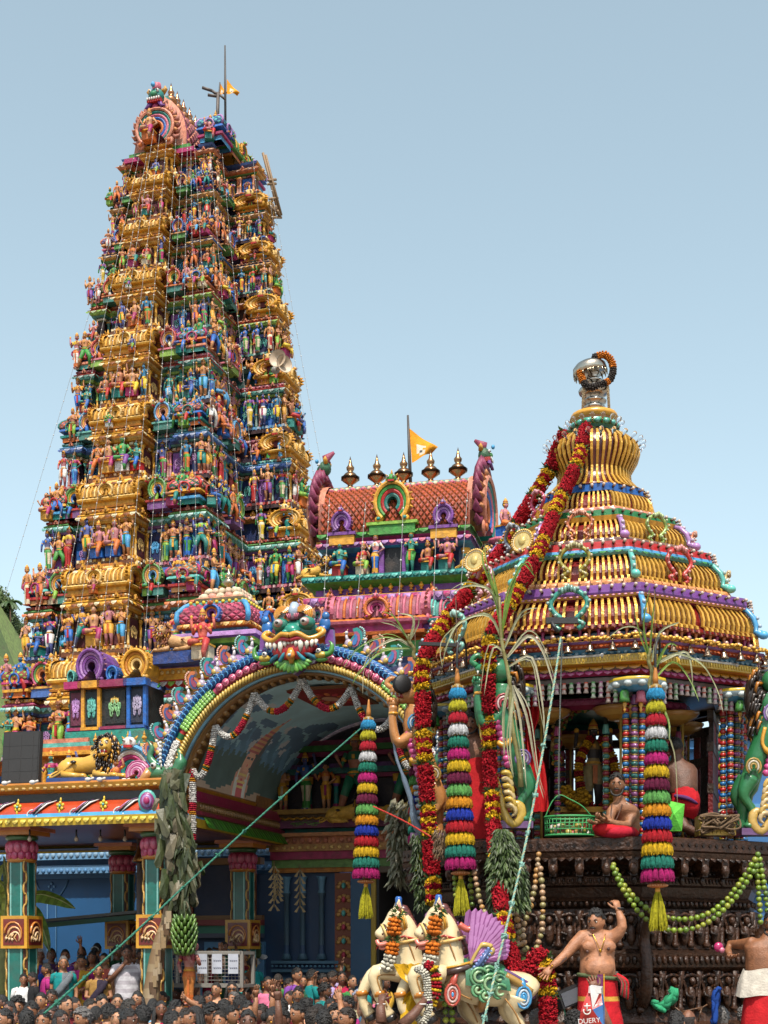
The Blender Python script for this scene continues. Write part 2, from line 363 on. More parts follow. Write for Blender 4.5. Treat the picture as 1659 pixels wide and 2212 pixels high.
# ---------------------------------------------------------------- painted statues
SKINS = [(.62, .27, .10), (.6, .24, .12), (.56, .22, .10), (.62, .30, .15), (.45, .17, .08), (.6, .3, .2), (.04, .2, .36), (.05, .28, .22), (.06, .32, .08), (.1, .13, .36), (.52, .2, .22), (.25, .1, .06)]
DRESS = [MAG, RED, GREEN, ORANGE, BLUE, SKY, WHITE, CREAM, PURP, YEL, TEAL, LIME, ORANGE, RED, GOLD]
def statue(rg, pose='stand', skin=None, lower=None, upper=None, arms=None, crown=None, lo=6):
    mb = MB(); sk = skin or rg.choice(SKINS); lw = lower or rg.choice(DRESS); up = upper or rg.choice([sk, sk, rg.choice(DRESS)]); tr_ = rg.choice(DRESS)
    arms = arms or rg.choice(['fold', 'down', 'bless', 'offer', 'four', 'up', 'hip']); cr = crown if crown is not None else rg.choice([1, 1, 1, 0])
    lean = rg.uniform(-.03, .03); hipz = .47; dz = 0
    if pose == 'stand':
        if rg.random() < .5:
            mb.lathe([(.075, .0), (.085, .03), (.07, .15), (.08, .3), (.105, .42), (.085, .5)], 10, [lw, tr_, lw, lw, tr_], sy=.75)
            for s in (-1, 1): mb.ball((s*.04, -.07, .012), (.025, .05, .018), sk, 6, 4)
            mb.box((0, -.075, .25), (.03, .02, .4), tr_)
        else:
            for s in (-1, 1):
                kx = s*.055+rg.uniform(-.015, .02)*s
                mb.tube([(s*.05+lean, 0, .48), (kx, -.015, .27), (kx*1.05, 0, .2), (kx*1.1, 0, .03)], [.072, .056, .046, .026], 7, [lw, lw if rg.random() < .5 else sk, sk])
                mb.ball((kx*1.1, -.04, .015), (.025, .055, .02), sk, 6, 4)
            mb.box((0, -.06, .38), (.05, .03, .2), tr_)
    elif pose == 'sit':
        dz = -.2; hipz = .27
        for s in (-1, 1):
            if s > 0: mb.tube([(.05, 0, .27), (.13, -.13, .27), (.1, -.17, .1), (.1, -.17, 0)], [.07, .06, .045, .03], 7, [lw, lw, sk])
            else: mb.tube([(-.05, 0, .27), (-.17, -.1, .26), (-.1, -.19, .25), (.02, -.2, .25)], [.07, .06, .045, .03], 7, [lw, lw, sk])
        mb.box((0, .02, .11), (.3, .22, .22), tr_); mb.box((0, 0, .22), (.34, .26, .03), GOLD)
    elif pose == 'stride':
        mb.tube([(.04, 0, .47), (.15, -.05, .3), (.13, -.02, .04)], [.075, .06, .03], 7, [lw, lw]); mb.ball((.14, -.06, .02), (.03, .06, .025), sk, 6, 4)
        mb.tube([(-.04, 0, .47), (-.13, 0, .25), (-.2, .02, .03)], [.075, .055, .03], 7, [lw, sk]); mb.ball((-.21, -.03, .02), (.03, .06, .025), sk, 6, 4)
    T = tr(lean, 0, dz); mb.M = T
    mb.lathe([(.085, .45), (.09, .49), (.068, .57), (.092, .665), (.098, .72), (.075, .765), (.034, .79), (.032, .83)], 9, [tr_, lw, sk, up, up, sk, sk], sy=.68)
    mb.lathe([(.07, .5), (.098, .515), (.07, .535)], 9, GOLD, sy=.75, cap=False)
    mb.lathe([(.055, .73), (.075, .735), (.05, .765)], 9, GOLD, sy=.8, cap=False); mb.box((0, -.07, .70), (.035, .02, .05), GOLD)
    def arm(s, pts): 
        mb.tube([(s*.105, 0, .745)]+pts, [.036, .03, .024, .02][:len(pts)+1], 6, [up if up != sk else sk, sk, sk][:len(pts)]); mb.ball(pts[-1], .026, sk, 6, 4)
        m = V((s*.105, 0, .745)).lerp(V(pts[0]), .5); mb.ball(m, .038, GOLD, 6, 3)
    for s in (-1, 1):
        if arms == 'fold': arm(s, [(s*.15, -.03, .62), (s*.02, -.13, .66)])
        elif arms == 'down': arm(s, [(s*.16, .0, .60), (s*.15, -.04, .46)])
        elif arms == 'hip': arm(s, [(s*.2, .02, .62), (s*.09, -.03, .52)] if s > 0 else [(s*.17, -.02, .6), (s*.2, -.1, .7)])
        elif arms == 'bless': arm(s, [(s*.16, -.02, .61), (s*.13, -.12, .72)] if s > 0 else [(s*.16, 0, .6), (s*.12, -.08, .5)])
        elif arms == 'offer': arm(s, [(s*.15, -.03, .62), (s*.08, -.16, .62)])
        elif arms == 'up': arm(s, [(s*.2, 0, .8), (s*.17, -.04, .95)] if s > 0 else [(s*.16, 0, .61), (s*.15, -.03, .48)])
        elif arms == 'four':
            arm(s, [(s*.15, -.03, .61), (s*.11, -.12, .68)]); arm(s, [(s*.2, .02, .7), (s*.19, -.01, .84)]); mb.ball((s*.19, -.01, .88), (.03, .015, .035), GOLD, 6, 4)
    # head
    mb.ball((0, -.005, .865), (.05, .056, .062), sk, 9, 7); mb.ball((0, .014, .885), (.055, .056, .056), BLACK, 8, 6)
    mb.ball((0, -.06, .858), (.011, .014, .018), sk, 5, 4); mb.box((0, -.052, .835), (.024, .012, .008), (.4, .03, .03))
    for s in (-1, 1): mb.box((s*.021, -.052, .872), (.018, .01, .009), WHITE); mb.box((s*.021, -.055, .872), (.008, .01, .009), BLACK); mb.box((s*.021, -.053, .885), (.022, .008, .004), BLACK); mb.ball((s*.052, 0, .86), (.012, .02, .028), GOLD, 5, 4)
    if cr: mb.lathe([(.056, .895), (.062, .905), (.05, .93), (.054, .94), (.036, .975), (.02, 1.0), (.004, 1.02)], 8, [GOLDL, GOLD, RED, GOLD, GOLD, GOLDL])
    elif rg.random() < .5: mb.lathe([(.05, .9), (.052, .92), (.03, .95), (.03, .97), (.01, .985)], 7, BLACK)
    return mb
rs = random.Random(11)
STAT = [statue(rs, p) for p in ['stand']*26+['sit']*9+['stride']*7+['stand']*26+['sit']*6+['stride']*6]
STATM = [None]*len(STAT)
def stat_inst(i, parent, M, name='statue'):
    if STATM[i] is None: STATM[i] = STAT[i].mesh('statue', M_PAINT)
    return inst(STATM[i], name, parent, M)
# ---------------------------------------------------------------- the tall gopuram
ALT = 18
TOW = fr(V((-6.75, 47, 0)), ALT)
tower = thing('temple_tower', 'tall tapering tower crowded with painted statues and gilded bays', 'tower', TOW)
TAB = [(0, 9.4, 14.5), (7.9, 8.1, 12.8), (11.07, 7.2, 11.6), (13.9, 6.45, 10.2), (16.68, 5.8, 8.9), (19.2, 5.4, 7.8), (21.7, 5.05, 6.6), (23.84, 4.6, 5.5), (25.65, 4.3, 4.6), (27.28, 4.1, 3.9), (28.5, 3.7, 3.3)]
def plan(W, L, p, rec, pr_=None):
    pr_ = pr_ or p
    a = [(-.5, 0), (-.30, 0), (-.30, -rec), (-.165, -rec), (-.165, p), (.165, p), (.165, -rec), (.30, -rec), (.30, 0)]
    b = [(-.5, 0), (-.34, 0), (-.34, -rec), (-.1, -rec), (-.1, pr_), (.1, pr_), (.1, -rec), (.34, -rec), (.34, 0)]
    al = [(-.42, 0), (-.27, 0), (-.27, -rec)]+a[3:]; ab = a[:8]+[(.27, 0)]; ab[7] = (.27, -rec)      # the far corner bay is narrower
    P = [(u*W, -L/2-o) for u, o in al]+[(W/2+o, u*L) for u, o in b]+[(-u*W, L/2+o) for u, o in ab]+[(-.42*W-o, -u*L) for u, o in b]
    return P, [(k % 9 in (3, 4, 5)) if k < 9 or 18 <= k < 27 else k % 9 == 4 for k in range(36)]
vis = lambda an: abs(an) < .1 or abs(an-PI/2) < .1
def goldc(c, i): return (GOLD, GOLDL, GOLD2, GOLD)[i % 4] if c[0]+c[1]+c[2] > .12 else (.16, .05, .015)
rt = random.Random(5); spots = []
for ti in range(9):
    z0 = TAB[ti+1][0]; z1 = TAB[ti+2][0]; h = z1-z0; W, L = interp(TAB, z0+.6*h); W2, L2 = interp(TAB, z1+.6*(TAB[min(ti+3, 10)][0]-z1)); pR = lerp(1.75, .95, ti/8)
    p = .62 if ti < 8 else .4; rec = .3*W/6.5; P, FL = plan(W, L, p, rec, pR); P = [V(q) for q in P]
    mb = MB(); C = rt.sample(BRIGHT, 9); C = [mixc(c, (.6, .5, .4), .1) for c in C]; wallc = rt.choice([NAVY, NAVY, (.02, .01, .03), (.03, .01, .012), DTEAL])
    top = ti == 8
    Z = lambda f: z0+f*h
    inW = (W-W2)/2; bw = max(.3, inW+.02)
    fw = .49 if not top else .62
    prof = [(.02, z0, BLACK), (.02, Z(.05), (.04, .015, .02)), (0, Z(.055), C[0]), (.0, Z(.085), C[0]), (-.22, Z(.09), C[0]), (-.22, Z(fw-.06), wallc), (-.24, Z(fw-.05), C[1]), (-.24, Z(fw-.02), C[1]), (-.12, Z(fw-.01), C[2]),
            (-.1, Z(fw+.015), C[2]), (-.06, Z(fw+.03), C[3]), (-.04, Z(fw+.06), C[3]), (.0, Z(fw+.085), C[4]), (-.1, Z(fw+.11), C[4]), (-.06, Z(fw+.115), C[5]), (-.06, Z(fw+.14), C[5]), (-.12, Z(fw+.145), C[6])]
    if not top:
        prof += [(-bw-.05, Z(fw+.15), C[6]), (-bw-.05, Z(.87), wallc), (-bw+.1, Z(.89), C[7]), (-bw+.14, Z(.915), C[7]), (-bw+.02, Z(.95), BLUE), (-bw-.05, Z(.97), BLUE), (-bw-.05, Z(1.0), C[8])]
    else:
        prof += [(-.3, Z(fw+.16), C[6]), (-.3, Z(.86), C[7]), (-.15, Z(.9), C[8]), (-.12, Z(.95), C[8]), (-.3, Z(1.0), C[0])]
    mold(mb, P, prof, FL, goldc)
    gk = lambda k: FL[k]
    def two(a, b): return lambda k, i: ((.85, .72, .45) if i % 3 == 0 else (GOLD if i % 3 == 1 else (.3, .1, .03))) if gk(k) else (a if i % 2 else b)
    dentils(mb, P, Z(.055), .01, .14, (.6, .05, .03*h), two(C[0], mixc(C[0], WHITE, .5)), vis)
    dentils(mb, P, Z(fw-.05), -.2, .16, (.7, .06, .03*h), two(C[1], CREAM), vis)
    dentils(mb, P, Z(fw+.02), .03, .19, (.92, .07, .045*h), two(mixc(C[3], WHITE, .45), C[3]), vis, 'petal')
    dentils(mb, P, Z(fw+.115), -.05, .13, (.6, .05, .024*h), two(mixc(C[5], WHITE, .4), sh(C[5], .4)), vis, 'ball')
    nasis_on(mb, P, Z(fw+.1), -.03, .62, .16*max(.7, h/2.6), lambda k: GOLD if gk(k) else CORAL, vis)
    if not top:
        dentils(mb, P, Z(.89), -bw+.13, .18, (.9, .06, .04*h), two(mixc(C[7], WHITE, .35), sh(C[7], .6)), vis, 'petal')
        nasis_on(mb, P, Z(.935), -bw+.08, .55, .2, lambda k: GOLD, vis)
    # pilasters and niche panels on the wall
    for (x, y, an, k, i, Lk) in along(P, -.22, .55, vis):
        sv = mb.M; mb.M = sv @ tr(x, y, Z(.09)) @ rz(an); hh = h*(fw-.15); g = gk(k); pc = GOLD if g else C[(k+i) % 9]
        for s in (-1, 1): mb.lathe([(.07, 0), (.045, hh*.1), (.04, hh*.45), (.06, hh*.5), (.04, hh*.56), (.045, hh*.85), (.08, hh*.95), (.08, hh)], 6, [pc, GOLDL if g else mixc(pc, WHITE, .3), pc, GOLD, pc, pc, GOLD], c=(s*Lk*.42, -.06, 0))
        mb.box((0, -.012, hh*.5), (Lk*.6, .04, hh*.86), (.1, .02, .03) if g else rt.choice([NAVY, BLUE, PURP, DTEAL, NAVY])); scroll(mb, (0, hh*.5), Lk*.5, hh*.55, GOLDL if g else rt.choice([LILAC, AQUA, CORAL, SKY]), y=-.04); mb.M = sv
    cols5 = rt.sample(BRIGHT, 5); pz = Z(fw+.15); ph = h*(.97-fw-.15)*1.05
    if not top:
        # miniature shrines of the parapet
        for fi, (WW, LL, Rm, cf, mf, mm) in enumerate(((W, L, MX.Identity(4), .40, .235, .165), (L, W, rz(PI/2), .42, .25, .10))):
            yf = -LL/2
            for s in (-1, 1):
                lk = .86 if fi == 0 and s < 0 else 1; mb.M = Rm @ tr(s*cf*WW*lk, yf+.3, pz); kw = min(.2*WW*.82, .62*h*.55)*(.8 if lk < 1 else 1)
                if fi == 0 or s > 0: kuta(mb, kw, ph*1.1, cols5)
                mb.M = Rm @ tr(s*mf*WW, yf+rec*.75-.05, pz)
                mb.box((0, 0, ph*.12), (.7*h/2.8, .35, ph*.24), C[2]); mb.box((0, 0, ph*.26), (.82*h/2.8, .42, ph*.06), C[5])
                mb.M = mb.M @ tr(0, -.1, ph*.28); nasi(mb, .62*h/2.8, ph*.78, [C[4], C[6], GOLD, C[1]])
            pp = p if fi == 0 else pR; mb.M = Rm @ tr(0, yf-pp+.55, pz); sala(mb, 2*mm*WW*.92, 1.0, ph*1.0, [GOLD2, GOLD, GOLD, GOLDL], True)
        mb.M = MX.Identity(4)
        # statue spots: the row on the ledge, then larger figures between the shrines
        sh_ = h*.47
        for fi, (WW, LL, Rm) in enumerate(((W, L, MX.Identity(4)), (L, W, rz(PI/2)))):
            us = []; n = max(8, int(WW/.43))
            for i in range(n): us.append(-WW/2+WW*(i+.5)/n)
            for u in us:
                f = abs(u)/WW; ux = u*.86 if fi == 0 and u < -.2*WW else u; m1, m2 = (.30, .165) if fi == 0 else (.34, .10)
                o = 0 if f > m1 else (-rec if f > m2 else (p if fi == 0 else pR))
                if m2 < f < m2+.03 or rt.random() < .04: continue
                seat = f < m2 and abs(u) < .4
                spots.append((sh_*rt.uniform(.88, 1.04)*(1.22 if seat else 1), Rm @ tr(ux+rt.uniform(-.06, .06), -LL/2-o+.05-(.05 if seat else 0), Z(.088)) @ rz(rt.uniform(-.3, .3)), 'sit' if seat else rt.choice(['stand']*6+['stride', 'sit']), ti))
            for u in ((-.39, -.33, -.27, -.2, .21, .325, .37, .44) if fi == 0 else (-.47, -.41, -.37, -.31, -.26, -.21, -.16, .17, .22, .31, .37)):
                if rt.random() < .12: continue
                spots.append((ph*rt.uniform(1.1, 1.35), Rm @ tr(u*WW, -LL/2+.05+(rec*.6 if abs(u) < .31 else 0)-.12, pz) @ rz(rt.uniform(-.4, .4)), rt.choice(['stand', 'sit', 'stride', 'stride']), ti))
            if fi == 1:
                for q_ in range(3): spots.append((sh_*rt.uniform(.85, 1), tr(W/2-rec+.15+(pR+rec)*(q_+.5)/3.4, -.1*L-.08, Z(.088)), 'stand', ti)); spots.append((ph*1.15, tr(W/2-rec+.2+(pR+rec)*(q_+.5)/4, -.1*L+.1, pz), rt.choice(['stand', 'sit', 'stride']), ti))
            if ti in (1, 3, 4, 5): spots.append((ph*.75, Rm @ tr(rt.uniform(-.3, .3), -LL/2-p-.06, pz+.02), 'sit', ti))
    else:
        mb.M = MX.Identity(4)
        for fi, (WW, LL, Rm, us) in enumerate(((W, L, MX.Identity(4), (-.34, -.22, 0, .24, .40, .45)), (L, W, rz(PI/2), (-.4, -.22, 0, .2)))):
            for u in us:
                f = abs(u); o = p if f < .16 else (-rec if f < .3 else 0)
                spots.append((h*(.56 if f > .02 else .62), Rm @ tr(u*WW, -LL/2-o+.06, Z(.09)), 'sit' if f < .02 or u == .47 else 'stand', ti))
    mb.M = MX.Identity(4)
    mb.build('storey', M_PAINT, tower)
spots.sort(key=lambda s: (s[3], -s[0])); stuffm = MB()
ids = {'stand': list(range(26))+list(range(42, 68)), 'sit': list(range(26, 35))+list(range(68, 74)), 'stride': list(range(35, 42))+list(range(74, 80))}
for i, (hh, M, pose, ti) in enumerate(spots):
    k = rt.choice(ids[pose]); M2 = M @ sc(hh)
    if i < 100: stat_inst(k, tower, M2)
    else: stuffm.M = MX.Identity(4); stuffm.merge(STAT[k], M2)
tag(stuffm.build('statue', M_PAINT, tower), 'smaller painted statues standing on the higher storeys', kind='stuff')
# plinth storey under the tiers
mb = MB(); P, FL = plan(9.4, 14.5, .6, .3); P = [V(q) for q in P]
mold(mb, P, [(0, 0, NAVY), (0, 5.6, NAVY), (.3, 5.9, MAG), (.35, 6.3, PINK), (-.2, 6.6, GREEN), (-.3, 7.3, NAVY), (-.3, 7.5, BLUE), (-.1, 7.9, ORANGE)], FL, goldc); 
dentils(mb, P, 5.95, .34, .3, (.9, .1, .3), lambda k, i: GOLD if gk(k) else (CORAL if i % 2 else MAG), vis, 'petal'); mb.build('plinth', M_PAINT, tower)
# barrel roof with the great horseshoe gable and the row of copper finials
mb = MB(); zb = 28.4; wv = .95; hv = 1.75; n = 12; Y0, Y1 = -1.8, 2.7; L = Y1-Y0
pr = [(wv*math.copysign(abs(cos(t))**1.25, cos(t))*(1+.1*sin(2*t)), zb+hv*sin(t)) for t in [PI*i/n for i in range(n+1)]]
vs = [(x, y, z) for (x, z) in pr for y in (Y0, Y1)]
mb.add(vs, [(2*i, 2*i+1, 2*i+3, 2*i+2) for i in range(n)]+[tuple(2*i for i in range(n+1)), tuple(2*i+1 for i in range(n, -1, -1))], [sh(MAG, .5)]*n+[CORAL, CORAL], True)
def q(u, v): 
    t = u*(n/2); i = min(int(t), n//2-1); f = t-i; return V((lerp(pr[i][0], pr[i+1][0], f)*1.01, Y0+L*v, lerp(pr[i][1], pr[i+1][1], f)))
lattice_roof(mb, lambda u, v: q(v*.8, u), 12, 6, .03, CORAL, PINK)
for (f, c) in ((.82, AQUA), (.9, CREAM), (.97, ORANGE)): 
    a = q(f, 0); mb.box((a.x, .45, a.z+.03), (.1, L*.98, .1), c)
mb.box((0, .45, zb-.06), (2.2, L+.1, .14), GREEN); mb.box((0, .45, zb-.2), (2.5, L+.2, .14), MAG)
mb.build('barrel_roof', M_PAINT, tower)
def big_gable(mb, w, h, beast=TEAL, bs=1.):
    nasi(mb, w, h, [CORAL, TEAL, PINK, BLUE, ORANGE], y0=-.22, y1=.12, head=False, fill=MAROON); r = w/2; cz = h*.42
    n = 17
    for i in range(n):
        a = PI*(-.2+1.4*(i+.5)/n); a2 = a+(.16 if a < PI/2 else -.16)
        mb.tube([(r*.98*cos(a), -.1, cz+r*.95*sin(a)), (r*1.15*cos(a), -.1, cz+r*1.1*sin(a)), (r*1.3*cos(a2), -.1, cz+r*1.25*sin(a2))], [r*.14, r*.1, r*.01], 5, (.5, .17, .12) if bs > 1 else (.26, .04, .1))
    hz = cz+r*(1.15+.3*bs); q = r*.34*bs
    mb.ball((0, -.1, hz), (q, q*.8, q*.95), beast, 12, 8); mb.ball((0, -.1-q*.7, hz-q*.05), (q*.45, q*.4, q*.35), mixc(beast, GREEN, .5), 8, 6)
    for s in (-1, 1):
        mb.ball((s*q*.48, -.1-q*.68, hz+q*.35), q*.2, WHITE, 8, 6); mb.ball((s*q*.48, -.1-q*.86, hz+q*.33), q*.09, BLACK, 6, 5)
        mb.tube([(s*q*.7, -.05, hz+q*.5), (s*q*1.15, -.05, hz+q*.9), (s*q*1.05, -.05, hz+q*1.25)], [q*.35, q*.25, q*.04], 6, GOLD)
        mb.tube([(s*q*.5, -.2, hz-q*.8), (s*q*1.0, -.25, hz-q*1.5), (s*q*1.35, -.2, hz-q*1.35)], [q*.3, q*.2, q*.05], 6, PURP)
    mb.box((0, -.12-q*.4, hz-q*.72), (q*1.7, q*.7, q*.5), RED)
    for i in range(6): mb.ball((q*(-.75+.3*i), -.14-q*.75, hz-q*.62), (q*.13, q*.1, q*.2), WHITE, 6, 4)
    mb.ball((0, -.15, hz-q*1.35), (q*.5, q*.4, q*.55), (.4, .04, .12), 8, 6); mb.tube([(0, -.05, hz+q*.6), (0, -.08, hz+q*1.3), (0, .1, hz+q*2.0)], [q*.5, q*.6, q*.2], 8, PINK if bs > 1 else (.3, .05, .1))
    mb.ball((0, -.2-q*.5, hz+q*1.0), (q*.28, q*.25, q*.3), SKY, 7, 5)
mb = MB(); big_gable(mb, 1.4, 1.4, TEAL, 1.15); mb.build('horseshoe_gable', M_PAINT, tower, (0, -1.95, 28.35))
o = stat_inst(30, tower, tr(-.15, -2.3, 28.45) @ sc(1.3)); 
mb = MB(); big_gable(mb, 1.35, 1.35); mb.build('horseshoe_gable', M_PAINT, tower, (0, 2.7, 28.35), (0, 0, PI))
COPPER = (.62, .27, .13)
fm = MB(); finial(fm, (0, 0, 0), .95, COPPER, 12); fme = fm.mesh('finial', M_METAL); 
for i in range(8):
    o = inst(fme, 'finial', tower, tr(0, -1.0+.46*i, zb+hv-.02))
for (x, y) in ((1.75, -1.3), (1.75, 1.4)):
    mb = MB(); kuta(mb, .85, 1.1, [SKY, MAG, LILAC, BLUE, AQUA]); mb.build('corner_pavilion', M_PAINT, tower, (x, y, 28.45))
mb = MB(); sala(mb, 1.5, .8, .95, [GOLD2, MAG, GREEN, GOLD]); mb.build('side_pavilion', M_PAINT, tower, (1.75, -.1, 28.4), (0, 0, PI/2))
for (x, y, k) in ((1.75, -1.75, 31), (2.0, .0, 27), (1.9, 1.3, 40)): stat_inst(k, tower, tr(x, y, 28.45) @ rz(.5) @ sc(1.0))
# ---------------------------------------------------------------- ground and hills
mb = MB(); mb.add([(-900, -60, 0), (900, -60, 0), (900, 2500, 0), (-900, 2500, 0)], [(0, 1, 2, 3)], (.4, .35, .29)); tag(mb.build('ground', M_EARTH), kind='structure')
rh = random.Random(3); mb = MB(); n = 34; vs = []
def hillz(x, y): return 80*math.exp(-((x+74)/30)**2-((y-205)/60)**2)+2*sin(x*.31+y*.2)+1.2*sin(x*.8)
for j in range(14):
    for i in range(n): 
        x = -190+6*i; y = 130+11*j; vs.append((x, y, max(-1, hillz(x, y)-2)))
mb.add(vs, [(j*n+i, j*n+i+1, (j+1)*n+i+1, (j+1)*n+i) for j in range(13) for i in range(n-1)], [mixc((.2, .28, .07), (.09, .15, .04), rh.random()) for _ in range(13*(n-1))], True)
tag(mb.build('hill', M_EARTH), kind='structure')
def tree(name, label, x, y, h, r, cols, seed, dens=900):
    q = random.Random(seed); z = max(0, hillz(x, y)-2.5)
    t = thing(name, label, 'tree', tr(x, y, z), 'trees on the hill')
    m = MB(); m.tube([(0, 0, 0), (.2, 0, h*.35), (-.1, .1, h*.7)], [h*.04, h*.03, h*.012], 6, BROWN)
    for k in range(6):
        a = k*1.05+q.random(); m.tube([(0, 0, h*(.3+.06*k)), (r*.6*cos(a), r*.6*sin(a), h*(.5+.06*k))], [h*.018, h*.005], 4, BROWN)
    m.build('trunk', M_WALL, t); m = MB()
    blobs = [(q.uniform(-.6, .6)*r, q.uniform(-.6, .6)*r, h*q.uniform(.4, .9), r*q.uniform(.3, .55)) for _ in range(13)]
    for _ in range(dens):
        bx, by, bz, br = q.choice(blobs); d = V((q.gauss(0, 1), q.gauss(0, 1), q.gauss(0, 1))).normalized()*br*q.uniform(.6, 1.05); c = V((bx, by, bz))+d
        u = V((q.gauss(0, 1), q.gauss(0, 1), q.gauss(0, 1))).normalized()*r*.09; w_ = u.orthogonal().normalized()*r*.06
        m.add([c-u, c+w_, c+u, c-w_], [(0, 1, 2, 3)], q.choice(cols))
    m.build('crown', M_LEAF, t)
LG = [(.10, .17, .05), (.15, .22, .07), (.2, .28, .1), (.07, .12, .04)]
for k, (px, D, h, r, lab) in enumerate(((2, 204, 4.6, 2.4, 'tall round tree on the hill at the left edge'), (26, 206, 2.6, 1.7, 'low bushy tree on the ridge beneath the palm'), (48, 208, 2.4, 1.6, 'small tree on the ridge right beside the tower'), (12, 185, 3, 2.2, 'bright green tree low on the hillside'), (38, 188, 2.6, 2.2, 'broad shrub on the grassy slope beside the tower'))):
    tree('tree', lab, (px-HX)/F*D, D, h, r, LG, k)
x, y = (20-HX)/F*203, 203; z = hillz(x, y)-2.5
t = thing('palm_tree', 'coconut palm standing up from the hill ridge', 'palm', tr(x, y, z) @ sc(.58)); m = MB(); m.tube([(0, 0, 0), (.3, 0, 4), (.1, 0, 8.3)], [.28, .2, .16], 6, BROWN); m.build('trunk', M_WALL, t); m = MB()
for k in range(15):
    a = k*.42*PI; el = .9-.1*(k % 5)*1.6; d = V((cos(a), sin(a), 0)); pts = [V((.1, 0, 8.3))+d*(3.2*s)+V((0, 0, 3.2*s*el-2.9*s*s)) for s in (0, .25, .5, .75, 1)]
    for p0, p1 in zip(pts, pts[1:]):
        e = (p1-p0); sd_ = e.cross(V((0, 0, 1))).normalized()*.35
        for s in (-1, 1): m.add([p0, p1, p1+sd_*s-V((0, 0, .3)), p0+sd_*s-V((0, 0, .3))], [(0, 1, 2, 3)], (.06, .12, .03))
m.build('frond', M_LEAF, t)
# ---------------------------------------------------------------- animals used as sculpture
def lion_mb(L, body=(.75, .42, .06), mane=(.03, .02, .015), tip=GOLD):
    # lying along +x with the head at +x turned to the viewer; length about L, standing on z=0
    m = MB(); k = L/1.3; m.M = sc(k)
    m.tube([(-.58, .02, .2), (-.42, .02, .27), (-.1, .02, .27), (.2, .0, .33), (.36, -.02, .42)], [.12, .19, .18, .2, .15], 12, body)
    m.ball((-.42, -.1, .2), (.2, .12, .2), body, 9, 6)
    for (x, y) in ((-.36, -.17), (.3, -.2), (.42, -.03)):
        m.tube([(x-.12, y, .1), (x+.05, y-.02, .07), (x+.27, y-.03, .05)], [.08, .065, .055], 8, body); m.ball((x+.3, y-.03, .055), (.09, .075, .055), body, 8, 5)
        for i in range(4): m.ball((x+.37, y-.075+.03*i, .03), (.03, .014, .025), sh(body, .8), 5, 4)
    m.tube(bez([(-.6, 0, .2), (-.78, -.05, .1), (-.7, -.16, .04), (-.4, -.2, .2), (-.28, -.2, .31)], 4), .025, 6, sh(body, .85)); m.ball((-.25, -.2, .33), (.07, .04, .035), mane, 6, 4)
    H = V((.42, -.16, .62)); q = random.Random(4)
    m.ball(H+V((0, .1, -.03)), (.25, .17, .3), mane, 10, 7)
    for i in range(150):
        a = q.uniform(0, 2*PI); r = q.uniform(.13, .27); d = q.uniform(-.02, .1); zz = -.02 if cos(a) > 0 else .0
        p = H+V((r*sin(a)*.95, d, r*cos(a)*1.05+zz)); m.tube([p, p+V((sin(a)*.03, -.06, cos(a)*.03-.03)), p+V((sin(a)*.05, -.05, cos(a)*.02-.09))], [.028, .02, .003], 4, mane if q.random() < .72 else tip)
    for i in range(60):
        p = V((q.uniform(.24, .5), q.uniform(-.26, -.05), q.uniform(.18, .45))); m.tube([p, p+V((0, -.05, -.05)), p+V((0, -.03, -.12))], [.03, .022, .003], 4, mane if q.random() < .75 else tip)
    m.ball(H+V((0, -.06, 0)), (.135, .13, .17), body, 10, 8); m.ball(H+V((0, -.17, -.03)), (.085, .09, .065), sh(body, 1.1), 9, 6); m.ball(H+V((0, -.255, .0)), (.04, .02, .025), BLACK, 6, 4)
    m.ball(H+V((0, -.15, -.12)), (.075, .07, .05), (.45, .02, .02), 8, 5); m.ball(H+V((0, -.15, -.165)), (.08, .08, .035), body, 8, 5)
    for s in (-1, 1):
        m.ball(H+V((s*.06, -.165, .055)), (.028, .015, .022), WHITE, 7, 5); m.ball(H+V((s*.06, -.178, .055)), .012, BLACK, 5, 4); m.tube([H+V((s*.03, -.17, .08)), H+V((s*.1, -.15, .1))], .012, 5, BLACK)
        m.ball(H+V((s*.15, .02, .16)), (.05, .03, .055), (.6, .3, .15), 7, 5); m.tube([H+V((s*.045, -.22, -.09)), H+V((s*.045, -.225, -.135))], [.014, .002], 5, WHITE); m.tube([H+V((s*.04, -.21, -.15)), H+V((s*.04, -.215, -.115))], [.012, .002], 5, WHITE)
    m.M = MX.Identity(4); return m
# ---------------------------------------------------------------- small oblong shrine with five copper finials
SHM = fr(at(872, 1400, 29), 13); shr = thing('small_shrine', 'oblong shrine with an orange lattice roof and five copper finials', 'shrine', MX.Translation((0, 0, 0)) @ SHM)
sz = SHM.translation.z; mb = MB(); 
W_, D_ = 3.3, 1.9; a, b = W_/2, D_/2
def zz(py): return (1400-py)/F*29
box4 = lambda a, b: [V((-a, -b)), V((a, -b)), V((a, b)), V((-a, b))]
mold(mb, box4(a+.1, b+.1), [(0, -sz, MAG), (0, -.4, NAVY), (.05, -.3, GREEN), (.05, -.1, GREEN), (-.05, 0, ORANGE), (.1, .1, ORANGE), (.1, .22, PURP), (-.1, .3, PINK), (-.1, .62, NAVY), (.08, .68, LILAC), (.1, .85, LILAC), (-.1, .92, GOLD), (-.12, 1.05, PURP), (.12, 1.15, GREEN), (.12, 1.27, TEAL)])
v0 = lambda an: abs(an) < .1 or abs(an-PI/2) < .1
dentils(mb, box4(a+.1, b+.1), .7, .1, .16, (.9, .06, .14), lambda k, i: LILAC if i % 2 else MAG, v0, 'petal'); dentils(mb, box4(a+.1, b+.1), 1.16, .13, .14, (.9, .05, .09), lambda k, i: AQUA if i % 2 else TEAL, v0, 'petal')
